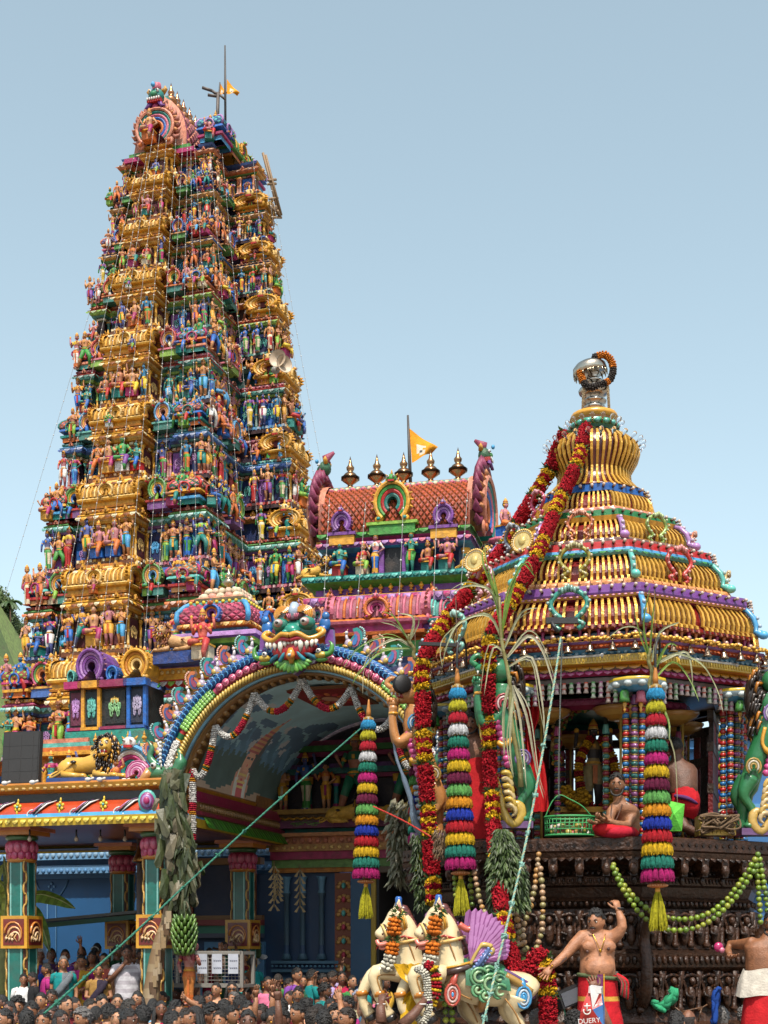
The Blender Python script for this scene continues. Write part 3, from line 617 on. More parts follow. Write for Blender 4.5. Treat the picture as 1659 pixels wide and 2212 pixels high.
mold(mb, box4(a-.35, b-.2), [(0, 1.27, NAVY), (0, 1.75, NAVY), (.1, 1.8, BLUE), (.28, 1.86, SKY), (.32, 1.95, PURP), (.2, 2.0, LILAC), (.25, 2.06, MAG), (.3, 2.16, GREEN), (.1, 2.22, LIME)])
dentils(mb, box4(a-.35, b-.2), 1.87, .31, .15, (.9, .05, .09), lambda k, i: LILAC if i % 2 else PINK, v0, 'petal'); dentils(mb, box4(a-.35, b-.2), 2.06, .29, .2, (.95, .06, .1), lambda k, i: LIME if i % 2 else GREEN, v0, 'petal')
mb.box((0, -b+.1, 1.55), (.36, .2, .55), BLACK); mb.box((-.24, -b+.05, 1.55), (.1, .26, .6), PURP); mb.box((.24, -b+.05, 1.55), (.1, .26, .6), PURP)
for x in (-1.45, -1.1, -.7, .7, 1.1, 1.45): mb.lathe([(.09, 0), (.06, .08), (.05, .3), (.08, .36), (.1, .48)], 7, [GOLD, MAG, AQUA, GOLD], c=(x, -b+.12, 1.27))
mb.M = tr(-.25, -b-.05, .0); sala(mb, 1.9, .7, .95, [ORANGE, MAG, PINK, ORANGE]); mb.M = tr(1.2, -b-.0, .05); sala(mb, .8, .6, .75, [SKY, BLUE, AQUA, PINK]); mb.M = tr(-1.5, -b-.0, .05); sala(mb, .8, .6, .75, [AQUA, TEAL, LILAC, CORAL]); mb.M = MX.Identity(4)
for i in range(9): finial(mb, (-1.1+.21*i, -b-.05, 1.27 if i > 8 else .95), .22, GOLD, 6)
mb.build('body', M_PAINT, shr)
mb = MB(); z0 = 2.18; hr = 1.15; n = 8; rb = b+.05
pr = [(rb*cos(t)*(1+.06*sin(2*t)), z0+hr*sin(t)) for t in [PI*i/(2*n) for i in range(n+1)]]
for s in (1, -1):
    vs = [p for (y, z) in pr for p in ((-a*.95, -s*y, z), (a*.95, -s*y, z))]
    mb.add(vs, [(2*i, 2*i+1, 2*i+3, 2*i+2) if s > 0 else (2*i+1, 2*i, 2*i+2, 2*i+3) for i in range(n)], (.25, .05, .02), True)
def qs(u, v):
    t = v*.72*n; i = min(int(t), n-1); f = t-i; return V((-a*.93+2*a*.93*u, -lerp(pr[i][0], pr[i+1][0], f)*1.01, lerp(pr[i][1], pr[i+1][1], f)))
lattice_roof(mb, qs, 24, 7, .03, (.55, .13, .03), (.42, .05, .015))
for f, c, h_ in ((.74, PINK, .05), (.79, AQUA, .1), (.86, WHITE, .05), (.9, MAG, .12), (.98, ORANGE, .06)):
    t = f*n; i = min(int(t), n-1); y, z = lerp(pr[i][0], pr[i+1][0], t-i), lerp(pr[i][1], pr[i+1][1], t-i); mb.box((0, -y-.01, z), (2*a*.95, .06, h_), c)
    m_ = 26
    for q_ in range(m_): mb.ball((-a*.92+2*a*.92*(q_+.5)/m_, -y-.05, z), (.045, .03, .045), GOLDL if f in (.79,) else (CREAM if q_ % 2 else c), 6, 4)
mb.box((0, 0, z0+hr+.03), (2*a*.95, .35, .06), ORANGE)
mb.build('barrel_roof', M_PAINT, shr)
for s in (-1, 1):
    mb = MB(); big_gable(mb, 1.75, 1.5, (.05, .16, .08), .55); mb.build('horseshoe_gable', M_PAINT, shr, (s*a*.97, 0, 2.1), (0, 0, s*PI/2))
for x, w_, h_, cs, zq in ((0, .75, .95, [GOLD, GREEN, RED, TEAL], 2.3), (-1.05, .42, .5, [PURP, LILAC, PURP], 2.15), (1.05, .42, .5, [PURP, LILAC, PURP], 2.15)):
    mb = MB(); mb.M = tr(x, -rb-.02, zq)
    mb.box((0, .05, -.12), (w_*1.25, .3, .24), GREEN if x == 0 else GOLD); mb.box((0, .05, -.02), (w_*1.4, .36, .06), LIME if x == 0 else PURP); nasi(mb, w_, h_, cs, y0=-.12, y1=.3); mb.M = MX.Identity(4); mb.build('dormer', M_PAINT, shr)
fm = MB(); finial(fm, (0, 0, 0), .72, (.5, .27, .13), 14); fm.lathe([(.1, .2), (.2, .22), (.2, .27), (.1, .3)], 12, (.06, .035, .02)); fme2 = fm.mesh('finial', M_METAL)
for i in range(5): inst(fme2, 'finial', shr, tr(-1.15+.575*i, 0, z0+hr+.05))
for x, k, h_ in ((-1.1, 26, .95), (-.62, 27, .85), (-.36, 3, .85), (.36, 7, .85), (.72, 28, .8), (1.1, 31, .95)):
    stat_inst(k, shr, tr(x, -b-.12, 1.27) @ sc(h_))
for x in (-1.6, 1.7): lion_mb(.7).build('lion', M_PAINT, shr, (x, -b-.05, 1.27))
stat_inst(32, shr, tr(a+.55, -.5, 2.0) @ rz(PI/2-.5) @ sc(1.0)); mb = MB(); mb.lathe([(.1, 0), (.28, .1), (.3, .16), (.1, .2)], 10, PINK); mb.box((0, 0, -.2), (.5, .5, .4), NAVY); mb.build('lotus_seat', M_PAINT, shr, (a+.5, -.5, 1.8))
# ---------------------------------------------------------------- gateway porch: pillars, eaves, arch and vault
GA = 17; GM = fr(V((-3.4, 20.8, 0)), GA); gate = thing('temple_gateway', 'wide arched gateway porch with painted pillars and a beast face on its arch', 'gateway', GM)
def pillar():
    t = bpy.data.objects.new('pillar', None); COL.objects.link(t); t.parent = gate
    m = MB(); TE = (.01, .16, .13); TL = (.25, .55, .5)
    def shaft(z0, z1, w_):
        c = w_*.32; P = [V(p) for p in ((-w_+c, -w_), (w_-c, -w_), (w_, -w_+c), (w_, w_-c), (w_-c, w_), (-w_+c, w_), (-w_, w_-c), (-w_, -w_+c))]
        mold(m, P, [(0, z0, TE), (0, z1, TE)])
        for k in range(4):
            sv = m.M; m.M = rz(k*PI/2)
            for s in (-1, 1): m.box((s*(w_-c-.022), -w_-.002, (z0+z1)/2), (.022, .008, z1-z0), TL)
            m.M = m.M @ rz(PI/4); d = (w_-c/2)*1.4142
            m.box((0, -d+.004, (z0+z1)/2), (c*1.2, .02, z1-z0), (.1, .03, .015))
            nsc = int((z1-z0)/.16)
            for i in range(nsc):
                zc = z0+(z1-z0)*(i+.5)/nsc; s = 1 if i % 2 else -1
                m.tube([(s*c*.45*cos(u), -d-.012, zc+.085*sin(u)*1.1) for u in [PI*(-.6+1.2*j/6) for j in range(7)]], [.008, .012, .016, .018, .016, .012, .018], 4, (.62, .36, .08))
            m.M = sv
    shaft(.0, 2.28, .19); shaft(2.78, 3.62, .165)
    m.build('shaft', M_GLOSS, t)
    m = MB(); m.box((0, 0, 2.53), (.46, .46, .5), (.72, .36, .03))
    for k in range(4):
        m.M = rz(k*PI/2); m.box((0, -.232, 2.53), (.36, .012, .4), (.2, .02, .015))
        for i, (r0, x0, z0) in enumerate(((.15, .0, -.02), (.11, .02, -.05), (.07, .04, -.08))):
            m.tube([(x0+r0*cos(u)*1.0, -.245, 2.53+z0+r0*1.15*sin(u)) for u in [PI*(-.25+1.25*j/9) for j in range(10)]], [.006+.016*j/9 for j in range(10)], 5, [(.75, .28, .06), (.8, .45, .2), (.85, .6, .35)][i])
            m.ball((x0-r0*.75, -.25, 2.53+z0-r0*.5), .024, (.85, .6, .35), 6, 4)
        for i in range(4): m.tube([(-.14+.07*i, -.245, 2.38), (-.13+.05*i, -.25, 2.45), (-.08+.05*i, -.245, 2.52)], [.006, .015, .004], 4, (.8, .5, .2))
    m.M = MX.Identity(4); m.build('carved_block', M_GLOSS, t)
    m = MB(); m.lathe([(.2, 3.6), (.235, 3.64), (.2, 3.68)], 16, GOLD2); n = 12
    m.lathe([(.17, 3.66), (.23, 3.75), (.24, 3.9), (.2, 3.95)], 16, (.35, .02, .08))
    for row, (zc, r) in enumerate(((3.71, .205), (3.83, .225))):
        for i in range(n):
            a = 2*PI*(i+.5*row)/n; m.ball((r*cos(a), r*sin(a), zc), (.035, .062, .085), (.62, .12, .22) if row else (.5, .05, .14), 7, 5, R=MX.Rotation(a, 3, 'Z'))
    m.lathe([(.2, 3.93), (.25, 3.96), (.25, 4.0), (.2, 4.02)], 16, (.05, .16, .06)); m.box((0, 0, 4.05), (.62, .62, .07), (.7, .28, .05)); m.box((0, 0, 4.11), (.74, .74, .06), CORAL)
    m.build('lotus_capital', M_GLOSS, t); return t
p0 = pillar(); 
for (x, y) in ((-2.3, 0), (0, 3.3), (-2.3, 3.3), (4.6, 0)):
    r = p0.copy(); COL.objects.link(r); r.parent = gate; r.location = (x, y, .0)
    for ch in p0.children: c = ch.copy(); COL.objects.link(c); c.parent = r
# roof slab and curved eave of the left wing
mb = MB(); XL, XR, YF, YB = -6.5, .22, -.3, 4.1
R4 = [V((XL, YF)), V((XR, YF)), V((XR, YB)), V((XL, YB))]
mold(mb, R4, [(-.15, 4.14, (.3, .12, .06)), (.3, 4.13, MAROON), (.32, 4.1, YEL), (.34, 4.23, (.62, .42, .03)), (.3, 4.235, SKY), (.27, 4.29, SKY), (.24, 4.33, (.5, .06, .02)), (.17, 4.41, (.55, .07, .02)), (.06, 4.48, (.55, .07, .02)), (-.02, 4.5, MAROON), (-.02, 4.62, BLACK), (.14, 4.66, (.68, .32, .03)), (.18, 4.74, GOLD), (.16, 4.77, GOLD2)], smooth=False)
f0 = lambda an: abs(an) < .1
dentils(mb, R4, 4.13, .335, .13, (.7, .025, .07), lambda k, i: (.8, .6, .08), f0, 'petal'); dentils(mb, R4, 4.66, .15, .12, (.75, .03, .06), lambda k, i: GOLDL, f0, 'ball')
for i in range(7):     # painted commas and flowers on the red eave
    x = .05-.72*i-.35
    m_ = [(x+.22, -.36-.02, 4.5), (x+.12, -.49, 4.44), (x+.05, -.555, 4.36), (x-.02, -.585, 4.29)]
    for c, dx, r in ((WHITE, .05, .025), (BLACK, 0, .03), (LILAC, -.05, .015)): mb.tube([(p[0]+dx, p[1], p[2]) for p in m_], [r*.6, r*1.3, r, r*.5], 5, c, sq=.5)
    mb.tube([(x-.02+.07*cos(u)*(1-.12*u), -.59-.004*u, 4.27+.055*sin(u)*(1-.1*u)) for u in [-.2-.5*j for j in range(10)]], .013, 4, WHITE)
    xf = x-.3
    for k in range(5): mb.ball((xf+.045*cos(k*1.26+.3), -.54, 4.4+.045*sin(k*1.26+.3)), (.03, .015, .03), YEL, 6, 4)
    mb.ball((xf, -.555, 4.4), .022, AQUA, 6, 4)
    for s in (-1, 1): mb.ball((xf, -.54+.02*s, 4.4+s*.09), (.018, .015, .04), YEL, 6, 4)
mb.box((-3.1, 1.9, 4.3), (6.2, 4.2, .2), (.35, .12, .06))
mb.build('eave', M_GLOSS, gate)
mb = MB()   # corner whorl at the right end of the eave
for i, (r, c) in enumerate(((.17, AQUA), (.13, (.3, .05, .2)), (.095, LILAC), (.055, MAG))): mb.lathe([(r, 0), (r, .02+.03*i), (r*.8, .03+.03*i)], 16, c, sx=.8)
mb.build('eave_corner', M_GLOSS, gate, (.12, -.55, 4.42), (PI/2, 0, .3))
# arch bands
CX, CZ = 2.3, 4.34; bl = MB(); 
def band(m, r0, r1, a0, a1, y0, y1, colf, n, bulge=.06):
    vs = []; fs = []; cs = []; K = 5
    for i in range(n+1):
        a = lerp(a0, a1, i/n)
        for k in range(K):
            f = k/(K-1); r = lerp(r0, r1, f); vs.append((CX+r*cos(a), y0-bulge*sin(PI*f), CZ+r*sin(a)))
        vs.append((CX+r1*cos(a), y1, CZ+r1*sin(a))); vs.append((CX+r0*cos(a), y1, CZ+r0*sin(a)))
    M_ = K+2
    for i in range(n):
        for k in range(M_): fs.append((i*M_+k, i*M_+(k+1) % M_, (i+1)*M_+(k+1) % M_, (i+1)*M_+k)); cs.append(colf(lerp(a0, a1, (i+.5)/n)))
    m.add(vs, fs, cs, True)
A0, A1 = rad(9), rad(171)
m = MB(); band(m, 2.185, 2.32, A0, A1, -.16, .1, lambda a: (.015, .12, .4), 70)
for i in range(84):
    a = lerp(A0, A1, (i+.5)/84); q = 1 if a < PI/2 else -1
    for r in (2.22, 2.28):
        c = V((CX+r*cos(a+.01*q), -.225, CZ+r*sin(a+.01*q))); t_ = V((-sin(a), 0, cos(a)))*q; n_ = V((cos(a), 0, sin(a)))
        m.tube([c+n_*.04-t_*.02, c+t_*.03+n_*.015, c+t_*.03-n_*.02, c-n_*.04-t_*.015], [.004, .01, .01, .004], 4, (.25, .5, .75) if r > 2.25 else (.06, .3, .6))
m.build('scale_band', M_GLOSS, gate)
m = MB()
def midc(a):
    d = abs(math.degrees(a)-90)
    return (.5, .06, .15) if d < 38 else ((.12, .4, .05) if d < 56 else ((.5, .02, .03) if d < 58.5 else ((.02, .16, .05) if d < 61 else (GOLD if d < 62 else (WHITE if d < 74 else ((.02, .16, .05) if d < 76.5 else (.5, .02, .03)))))))
band(m, 2.06, 2.185, A0, A1, -.15, .1, midc, 130, .05)
rg = random.Random(8)
for i in range(22):
    a = rad(90-36+72*(i+.5)/22); c = V((CX+2.122*cos(a), -.205, CZ+2.122*sin(a)))
    for k, (r, cc) in enumerate(((.062, (.35, .03, .1)), (.058, (.66, .16, .26)), (.042, (.42, .04, .12)), (.026, (.7, .22, .32)), (.012, (.4, .03, .1)))): m.lathe([(r, 0), (r*.7, .012)], 9, cc, c=(0, 0, 0)) if 0 else m.ball(c+V((0, -.006*k, 0)), (r, .016, r), cc, 9, 5)
for s in (1, -1):
    for i in range(13):
        d = 39+17*i/12; a = rad(90+s*d); n_ = V((cos(a), 0, sin(a))); t_ = V((-sin(a), 0, cos(a)))*s; c = V((CX, -.2, CZ))+n_*2.122
        for f in (-.04, .01, .045):
            m.ball(c+n_*f+t_*.01, (.035, .02, .035), (.3, .6, .12), 7, 4); m.ball(c+n_*f-t_*.02, (.03, .015, .03), (.03, .2, .04), 6, 4)
    for i in range(120):
        a = rad(90+s*rg.uniform(62, 74)); r = rg.uniform(2.08, 2.17); m.ball((CX+r*cos(a), -.19, CZ+r*sin(a)), .02, WHITE, 5, 4)
m.build('rose_band', M_GLOSS, gate)
m = MB(); band(m, 1.95, 2.06, A0, A1, -.15, .1, lambda a: (.5, .3, .05), 80, .06)
for i in range(110):
    a = lerp(A0, A1, (i+.5)/110); q = 1 if a < PI/2 else -1; m.tube([(CX+r*cos(a+q*d), y, CZ+r*sin(a+q*d)) for r, d, y in ((1.955, -.016, -.165), (1.98, -.006, -.205), (2.01, .004, -.215), (2.05, .006, -.175))], [.014, .022, .022, .014], 5, (.72, .5, .12) if i % 1 == 0 else GOLD2)
m.build('rope_band', M_GLOSS, gate)
m = MB(); band(m, 1.925, 1.955, rad(2), rad(178), -.12, -.02, lambda a: (.2, .45, .6), 60, .0); m.build('inner_trim', M_GLOSS, gate)
m = MB(); band(m, 1.90, 1.93, rad(2), rad(178), -.04, .36, lambda a: (.28, .14, .04), 60, .0)
for i in range(40): 
    a = rad(4+172*(i+.5)/40); m.ball((CX+1.895*cos(a), .16, CZ+1.895*sin(a)), (.05, .11, .05), (.4, .22, .07), 6, 4)
m.build('carved_trim', M_GLOSS, gate)
# painted vault
NU, NV = 130, 90; DEP = 3.75
def blob(u, v, cu, cv, ru, rv): return ((u-cu)/ru)**2+((v-cv)/rv)**2
qn = random.Random(21); cl = [(qn.uniform(0, 1), qn.uniform(.34, .62), qn.uniform(.03, .09), qn.uniform(.015, .04), qn.random()) for _ in range(46)]
def mural(u, v):
    # u along the depth 0..1, v round the arc 0 (left springing) .. 1 (right)
    if v > .5: v = 1-v
    c = mixc((.13, .26, .33), (.2, .33, .37), min(1, v*2)); v4 = v*2
    for (a, b, r, s, k) in cl:
        if blob(u, v4, a, b+.1*sin(a*9), r, s*1.6) < 1: c = (.03, .07, .14) if k < .55 else (.3, .3, .32)
    if v4 < .42+.06*sin(u*40)+.04*sin(u*97): c = (.025, .08, .15) if sin(u*60+v4*30) > 0 else (.05, .13, .22)
    if v4 < .3+.05*abs(sin(u*55))-.09*abs(u-.45): c = (.012, .03, .012)
    if v4 < .1+.02*sin(u*20): c = (.3, .2, .12)
    if v4 < .05: c = (.18, .12, .06)
    fu = .5
    if blob(u, v4, fu, .13, .085, .15) < 1: c = (.42, .2, .12)
    if blob(u, v4, fu, .07, .06, .11) < 1: c = (.38, .03, .03)
    if blob(u, v4, fu-.05, .12, .013, .13) < 1 or blob(u, v4, fu+.05, .12, .013, .13) < 1: c = (.45, .47, .42)
    if blob(u, v4, fu+.055, .36, .03, .13) < 1: c = (.03, .015, .01)
    if blob(u, v4, fu, .3, .048, .075) < 1: c = (.48, .24, .14)
    if blob(u, v4, fu-.016, .315, .012, .009) < 1 or blob(u, v4, fu+.02, .315, .012, .009) < 1: c = (.03, .02, .02)
    if blob(u, v4, fu+.005, .262, .016, .008) < 1: c = (.4, .04, .04)
    if v4 > .35 and abs(u-fu-.1*(v4-.35)) < .06*(1-(v4-.35)/.3): c = (.38, .19, .05) if sin(v4*190) > -.2 else (.3, .04, .03)
    if .12 < v4 < .22 and blob(u, v4, fu, .17, .05, .06) < 1 and sin(v4*160) > .2: c = (.55, .35, .08)
    c = mixc(c, (.13, .19, .23), .32)
    return c
vs = []; fs = []; cs = []; RV = 1.93
for i in range(NU+1):
    a = PI-PI*i/NU
    for j in range(NV+1): vs.append((CX+RV*cos(a), .3+DEP*j/NV, CZ+.25+(RV-.25)*sin(a)))
for i in range(NU):
    for j in range(NV): fs.append((i*(NV+1)+j, i*(NV+1)+j+1, (i+1)*(NV+1)+j+1, (i+1)*(NV+1)+j)); cs.append(sh(mural((j+.5)/NV, (i+.5)/NU), 2.7))
m = MB(); m.add(vs, fs, cs, True); m.build('painted_vault', M_MURAL, gate)
m = MB()   # painted ceiling medallion
m.M = tr(CX-.1, 1.6, CZ+1.875) @ rx(0)
m.box((0, 0, 0), (1.1, 1.5, .04), (.2, .08, .03)); m.box((0, 0, -.012), (.96, 1.36, .04), (.25, .02, .02))
for k in range(14):
    a = 2*PI*k/14; m.ball((.26*cos(a), .36*sin(a), -.035), (.13, .05, .012), (.6, .16, .05) if k % 2 else (.45, .05, .06), 8, 4, R=MX.Rotation(math.atan2(.36*sin(a), .26*cos(a)), 3, 'Z'))
m.ball((0, 0, -.04), (.15, .2, .015), (.6, .3, .2), 10, 4); m.build('ceiling_panel', M_MURAL, gate)
# mouldings of the side lintel under the mural and the back shrine wall
for s in (1, -1):
    m = MB(); x = CX-s*1.95
    for (z0, z1, w_, c) in ((4.1, 4.2, .24, (.2, .06, .06)), (4.2, 4.3, .3, (.3, .16, .05)), (4.3, 4.36, .36, (.28, .02, .07)), (4.36, 4.5, .3, (.32, .17, .06)), (4.5, 4.56, .36, (.32, .02, .08)), (4.56, 4.66, .3, (.4, .03, .1))): m.box((x, 2.2, (z0+z1)/2), (w_, 3.7, z1-z0), c)
    for i in range(30): m.add([(x+s*(.19), .5+.118*i, 4.28), (x+s*.19, .61+.118*i, 4.28), (x+s*.30, .61+.118*i, 4.1), (x+s*.26, .5+.118*i, 4.12)], [(0, 1, 2, 3)], (.08, .3, .03) if i % 2 else (.05, .2, .02))
    for i in range(40): m.ball((x+s*.16, .45+.09*i, 4.43), (.03, .035, .05), (.42, .24, .09), 6, 4)
    m.build('side_lintel', M_GLOSS, gate)
m = MB(); YW = 4.05
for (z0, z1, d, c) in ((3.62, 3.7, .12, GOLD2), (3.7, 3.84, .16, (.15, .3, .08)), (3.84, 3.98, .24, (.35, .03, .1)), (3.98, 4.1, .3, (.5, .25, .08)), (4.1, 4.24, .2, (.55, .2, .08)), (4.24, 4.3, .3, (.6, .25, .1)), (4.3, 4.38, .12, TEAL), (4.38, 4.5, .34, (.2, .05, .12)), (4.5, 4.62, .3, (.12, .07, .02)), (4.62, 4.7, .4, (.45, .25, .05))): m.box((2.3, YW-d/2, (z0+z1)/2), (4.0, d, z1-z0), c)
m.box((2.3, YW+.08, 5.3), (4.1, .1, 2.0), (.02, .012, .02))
for (z0, z1, d, c) in ((5.25, 5.32, .12, MAG), (5.32, 5.42, .2, TEAL), (5.42, 5.5, .14, PURP), (5.62, 5.7, .2, MAG), (5.7, 5.8, .3, GREEN), (5.8, 5.9, .2, MAG)): m.box((2.3, YW-d/2, (z0+z1)/2), (3.6, d, z1-z0), sh(c, .6))
for x in (.55, 1.0, 1.5, 2.0, 2.6, 3.2): m.lathe([(.07, 0), (.05, .1), (.045, .4), (.07, .45), (.08, .58)], 7, [MAG, TEAL, PURP, GOLD], c=(x, YW-.15, 4.7))
for i in range(26): m.ball((.45+.145*i, YW-.31, 4.04), (.04, .02, .03), GOLDL, 6, 4); m.ball((.45+.145*i, YW-.2, 4.17), (.05, .03, .05), CORAL, 6, 4); m.tube([(.4+.145*i, YW-.305, 4.56), (.47+.145*i, YW-.32, 4.53), (.54+.145*i, YW-.305, 4.56)], .018, 4, GOLD)
scroll(m, (1.0, 4.44), .7, .1, (.2, .5, .1), y=YW-.36); m.build('shrine_wall', M_PAINT, gate)
for x, k, h_ in ((.55, 5, .85), (.98, 14, 1.0), (1.35, 2, .85)): stat_inst(k, gate, tr(x, YW-.25, 4.7) @ sc(h_))
for x, s in ((1.9, 1), (2.85, -1)):
    g = statue(random.Random(3), 'stride', skin=(.5, .2, .12), lower=(.02, .2, .1), upper=(.02, .2, .1), arms='hip', crown=1, ); g.build('guardian', M_PAINT, gate, (x, YW-.35, 4.55)); COL.objects[-1].scale = (1.45*s, 1.45, 1.45) if s > 0 else (1.45, 1.45, 1.45)
    lion_mb(.85).build('guardian_lion', M_PAINT, gate, (x-.05, YW-.5, 4.42))
# lower back wall: blue pillared panels, jewelled strip, dark doorway
m = MB(); BW = (.012, .06, .15); LB = (.12, .3, .45)
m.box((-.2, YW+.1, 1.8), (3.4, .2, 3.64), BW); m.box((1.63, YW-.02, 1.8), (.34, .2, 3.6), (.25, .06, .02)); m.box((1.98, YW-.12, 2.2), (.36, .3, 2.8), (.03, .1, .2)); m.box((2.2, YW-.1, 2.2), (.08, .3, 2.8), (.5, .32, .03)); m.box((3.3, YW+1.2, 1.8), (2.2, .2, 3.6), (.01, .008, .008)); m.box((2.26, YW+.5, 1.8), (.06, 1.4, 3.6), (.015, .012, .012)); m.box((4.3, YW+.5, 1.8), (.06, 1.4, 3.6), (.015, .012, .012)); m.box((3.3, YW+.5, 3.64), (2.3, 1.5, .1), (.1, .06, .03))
for i in range(13):
    z = .5+.24*i
    for k in range(5): m.ball((1.63+.1*cos(PI*(k)/4+PI/2*0), YW-.13, z+.08*sin(PI*k/4)-.02), (.05, .02, .04), (.6, .3, .08), 6, 4)
    m.ball((1.63, YW-.15, z), (.04, .03, .055), (.6, .05, .1) if i % 2 else AQUA, 7, 5)
for x in (.55, .85, 1.2): 
    m.lathe([(.1, 0), (.06, .1), (.05, .25), (.045, 1.1), (.07, 1.16), (.05, 1.22), (.07, 1.4), (.09, 1.45)], 10, [sh(LB, .5), BW, sh(LB, .35), sh(LB, .35), LB, LB, LB], c=(x, YW-.08, 2.1))
for z in (1.05, 1.25, 1.5, 1.75, 1.9, 2.05): m.box((.9, YW-.06, z), (1.25, .14, .05), sh(LB, .6))
for i in range(16): m.ball((.3+.08*i, YW-.13, 1.98), (.03, .02, .02), LB, 5, 4)
m.build('lower_wall', M_WALL, gate)
m = MB()   # side chapel behind the left pillars: framed dark window, green sill, painted panel
m.box((-.75, YW-.05, 3.3), (1.0, .12, .95), (.01, .03, .09))
for x in (-1.35, -.18): m.box((x, YW-.08, 3.25), (.26, .16, 1.2), (.35, .1, .04)); scroll(m, (x, 3.25), .1, .8, (.5, .2, .1), y=YW-.17, n=2)
for (z0, z1, d, c) in ((2.48, 2.56, .24, (.1, .12, .18)), (2.56, 2.7, .16, (.05, .3, .2)), (2.7, 2.8, .26, (.3, .05, .05)), (2.8, 2.88, .14, (.3, .16, .06)), (3.78, 3.9, .2, (.3, .16, .06))): m.box((-.75, YW-d/2, (z0+z1)/2), (1.7, d, z1-z0), c)
for x in (-1.3, -.2): m.ball((x, YW-.2, 2.66), (.09, .05, .1), YEL, 8, 6); m.ball((x, YW-.2, 2.78), (.05, .05, .06), YEL, 7, 5)
m.box((-.45, YW-.04, 2.1), (1.15, .1, .62), (.1, .28, .5))
for k in range(14): m.ball((-.85+.07*k+.05*sin(k*3), YW-.09, 2.02+.12*abs(sin(k*2.3))), (.09, .015, .05), (.62, .64, .66), 7, 4)
for k in range(20): m.ball((-.1+.15*sin(k*2.1), YW-.095, 2.26+.1*sin(k*1.7)), (.06, .015, .05), (.05, .12, .03), 6, 4)
m.tube([(-.85, YW-.1, 2.3), (-.4, YW-.1, 2.2), (-.1, YW-.1, 1.85)], .02, 5, BROWN)
m.build('side_chapel', M_WALL, gate)
# lion, beast face, peacocks, makaras
def peacock(k):
    m = MB(); o, i1, i2 = (((.02, .3, .28), (.45, .1, .2), (.05, .2, .5)), ((.65, .18, .05), (.05, .1, .3), (.35, .05, .1)))[k]
    P = [(-.03, 0), (-.13, .06), (-.16, .18), (-.12, .3), (-.03, .36), (.04, .33), (.03, .29), (-.02, .27), (.02, .2), (.06, .12), (.05, .03)]
    m.ext(P, -.05, .05, o, sh(o, .6), inset=.05); m.ext([(-.045+p[0]*.62+.02, .03+p[1]*.72) for p in P], -.07, -.03, i1, sh(i1, .5)); m.ext([(-.05+p[0]*.34+.02, .06+p[1]*.5) for p in P], -.085, -.06, i2)
    for j in range(9): a = PI*(.62+.62*j/8); m.ball((-.02+.15*cos(a), -.03, .19+.17*sin(a-.3)), .022, mixc(o, WHITE, .35), 5, 4)
    m.ball((.07, -.03, .08), (.07, .06, .08), (.5, .4, .5), 8, 6); m.ball((.03, -.07, .07), (.05, .03, .05), (.6, .4, .08), 7, 5); m.tube([(.09, -.03, .12), (.12, -.04, .18), (.13, -.04, .23)], [.035, .024, .02], 6, (.72, .65, .68)); m.ball((.13, -.05, .245), (.03, .03, .03), (.75, .7, .7), 6, 5); m.tube([(.15, -.05, .245), (.19, -.05, .225)], [.012, .002], 5, GOLD); m.tube([(.13, -.04, .26), (.12, -.04, .31)], [.015, .004], 4, CORAL)
    m.ball((.1, -.05, .03), (.07, .04, .03), GOLD, 6, 4); return m.mesh('peacock', M_GLOSS)
PK = [peacock(0), peacock(1)]
for s in (-1, 1):
    for i in range(9):
        a = rad(90-s*(20+62*i/8.6)); p = (CX+2.34*cos(a), -.06, CZ+2.34*sin(a))
        rot = (PI/2-a)*.55
        inst(PK[i % 2], 'peacock', gate, tr(*p) @ ry(rot) @ sc(-s*.9 if s > 0 else .9, .9, .9))
m = MB(); rg = random.Random(2)     # kirtimukha: beast face over the crown of the arch
FZ = CZ+2.3; TQ = (.015, .24, .17)
m.M = tr(CX, -.22, FZ-.02) @ sc(1.0, 1, .86)
m.ball((0, .05, .22), (.34, .2, .22), TQ, 14, 9); m.ball((0, -.14, .2), (.13, .12, .12), sh(TQ, 1.3), 10, 7)
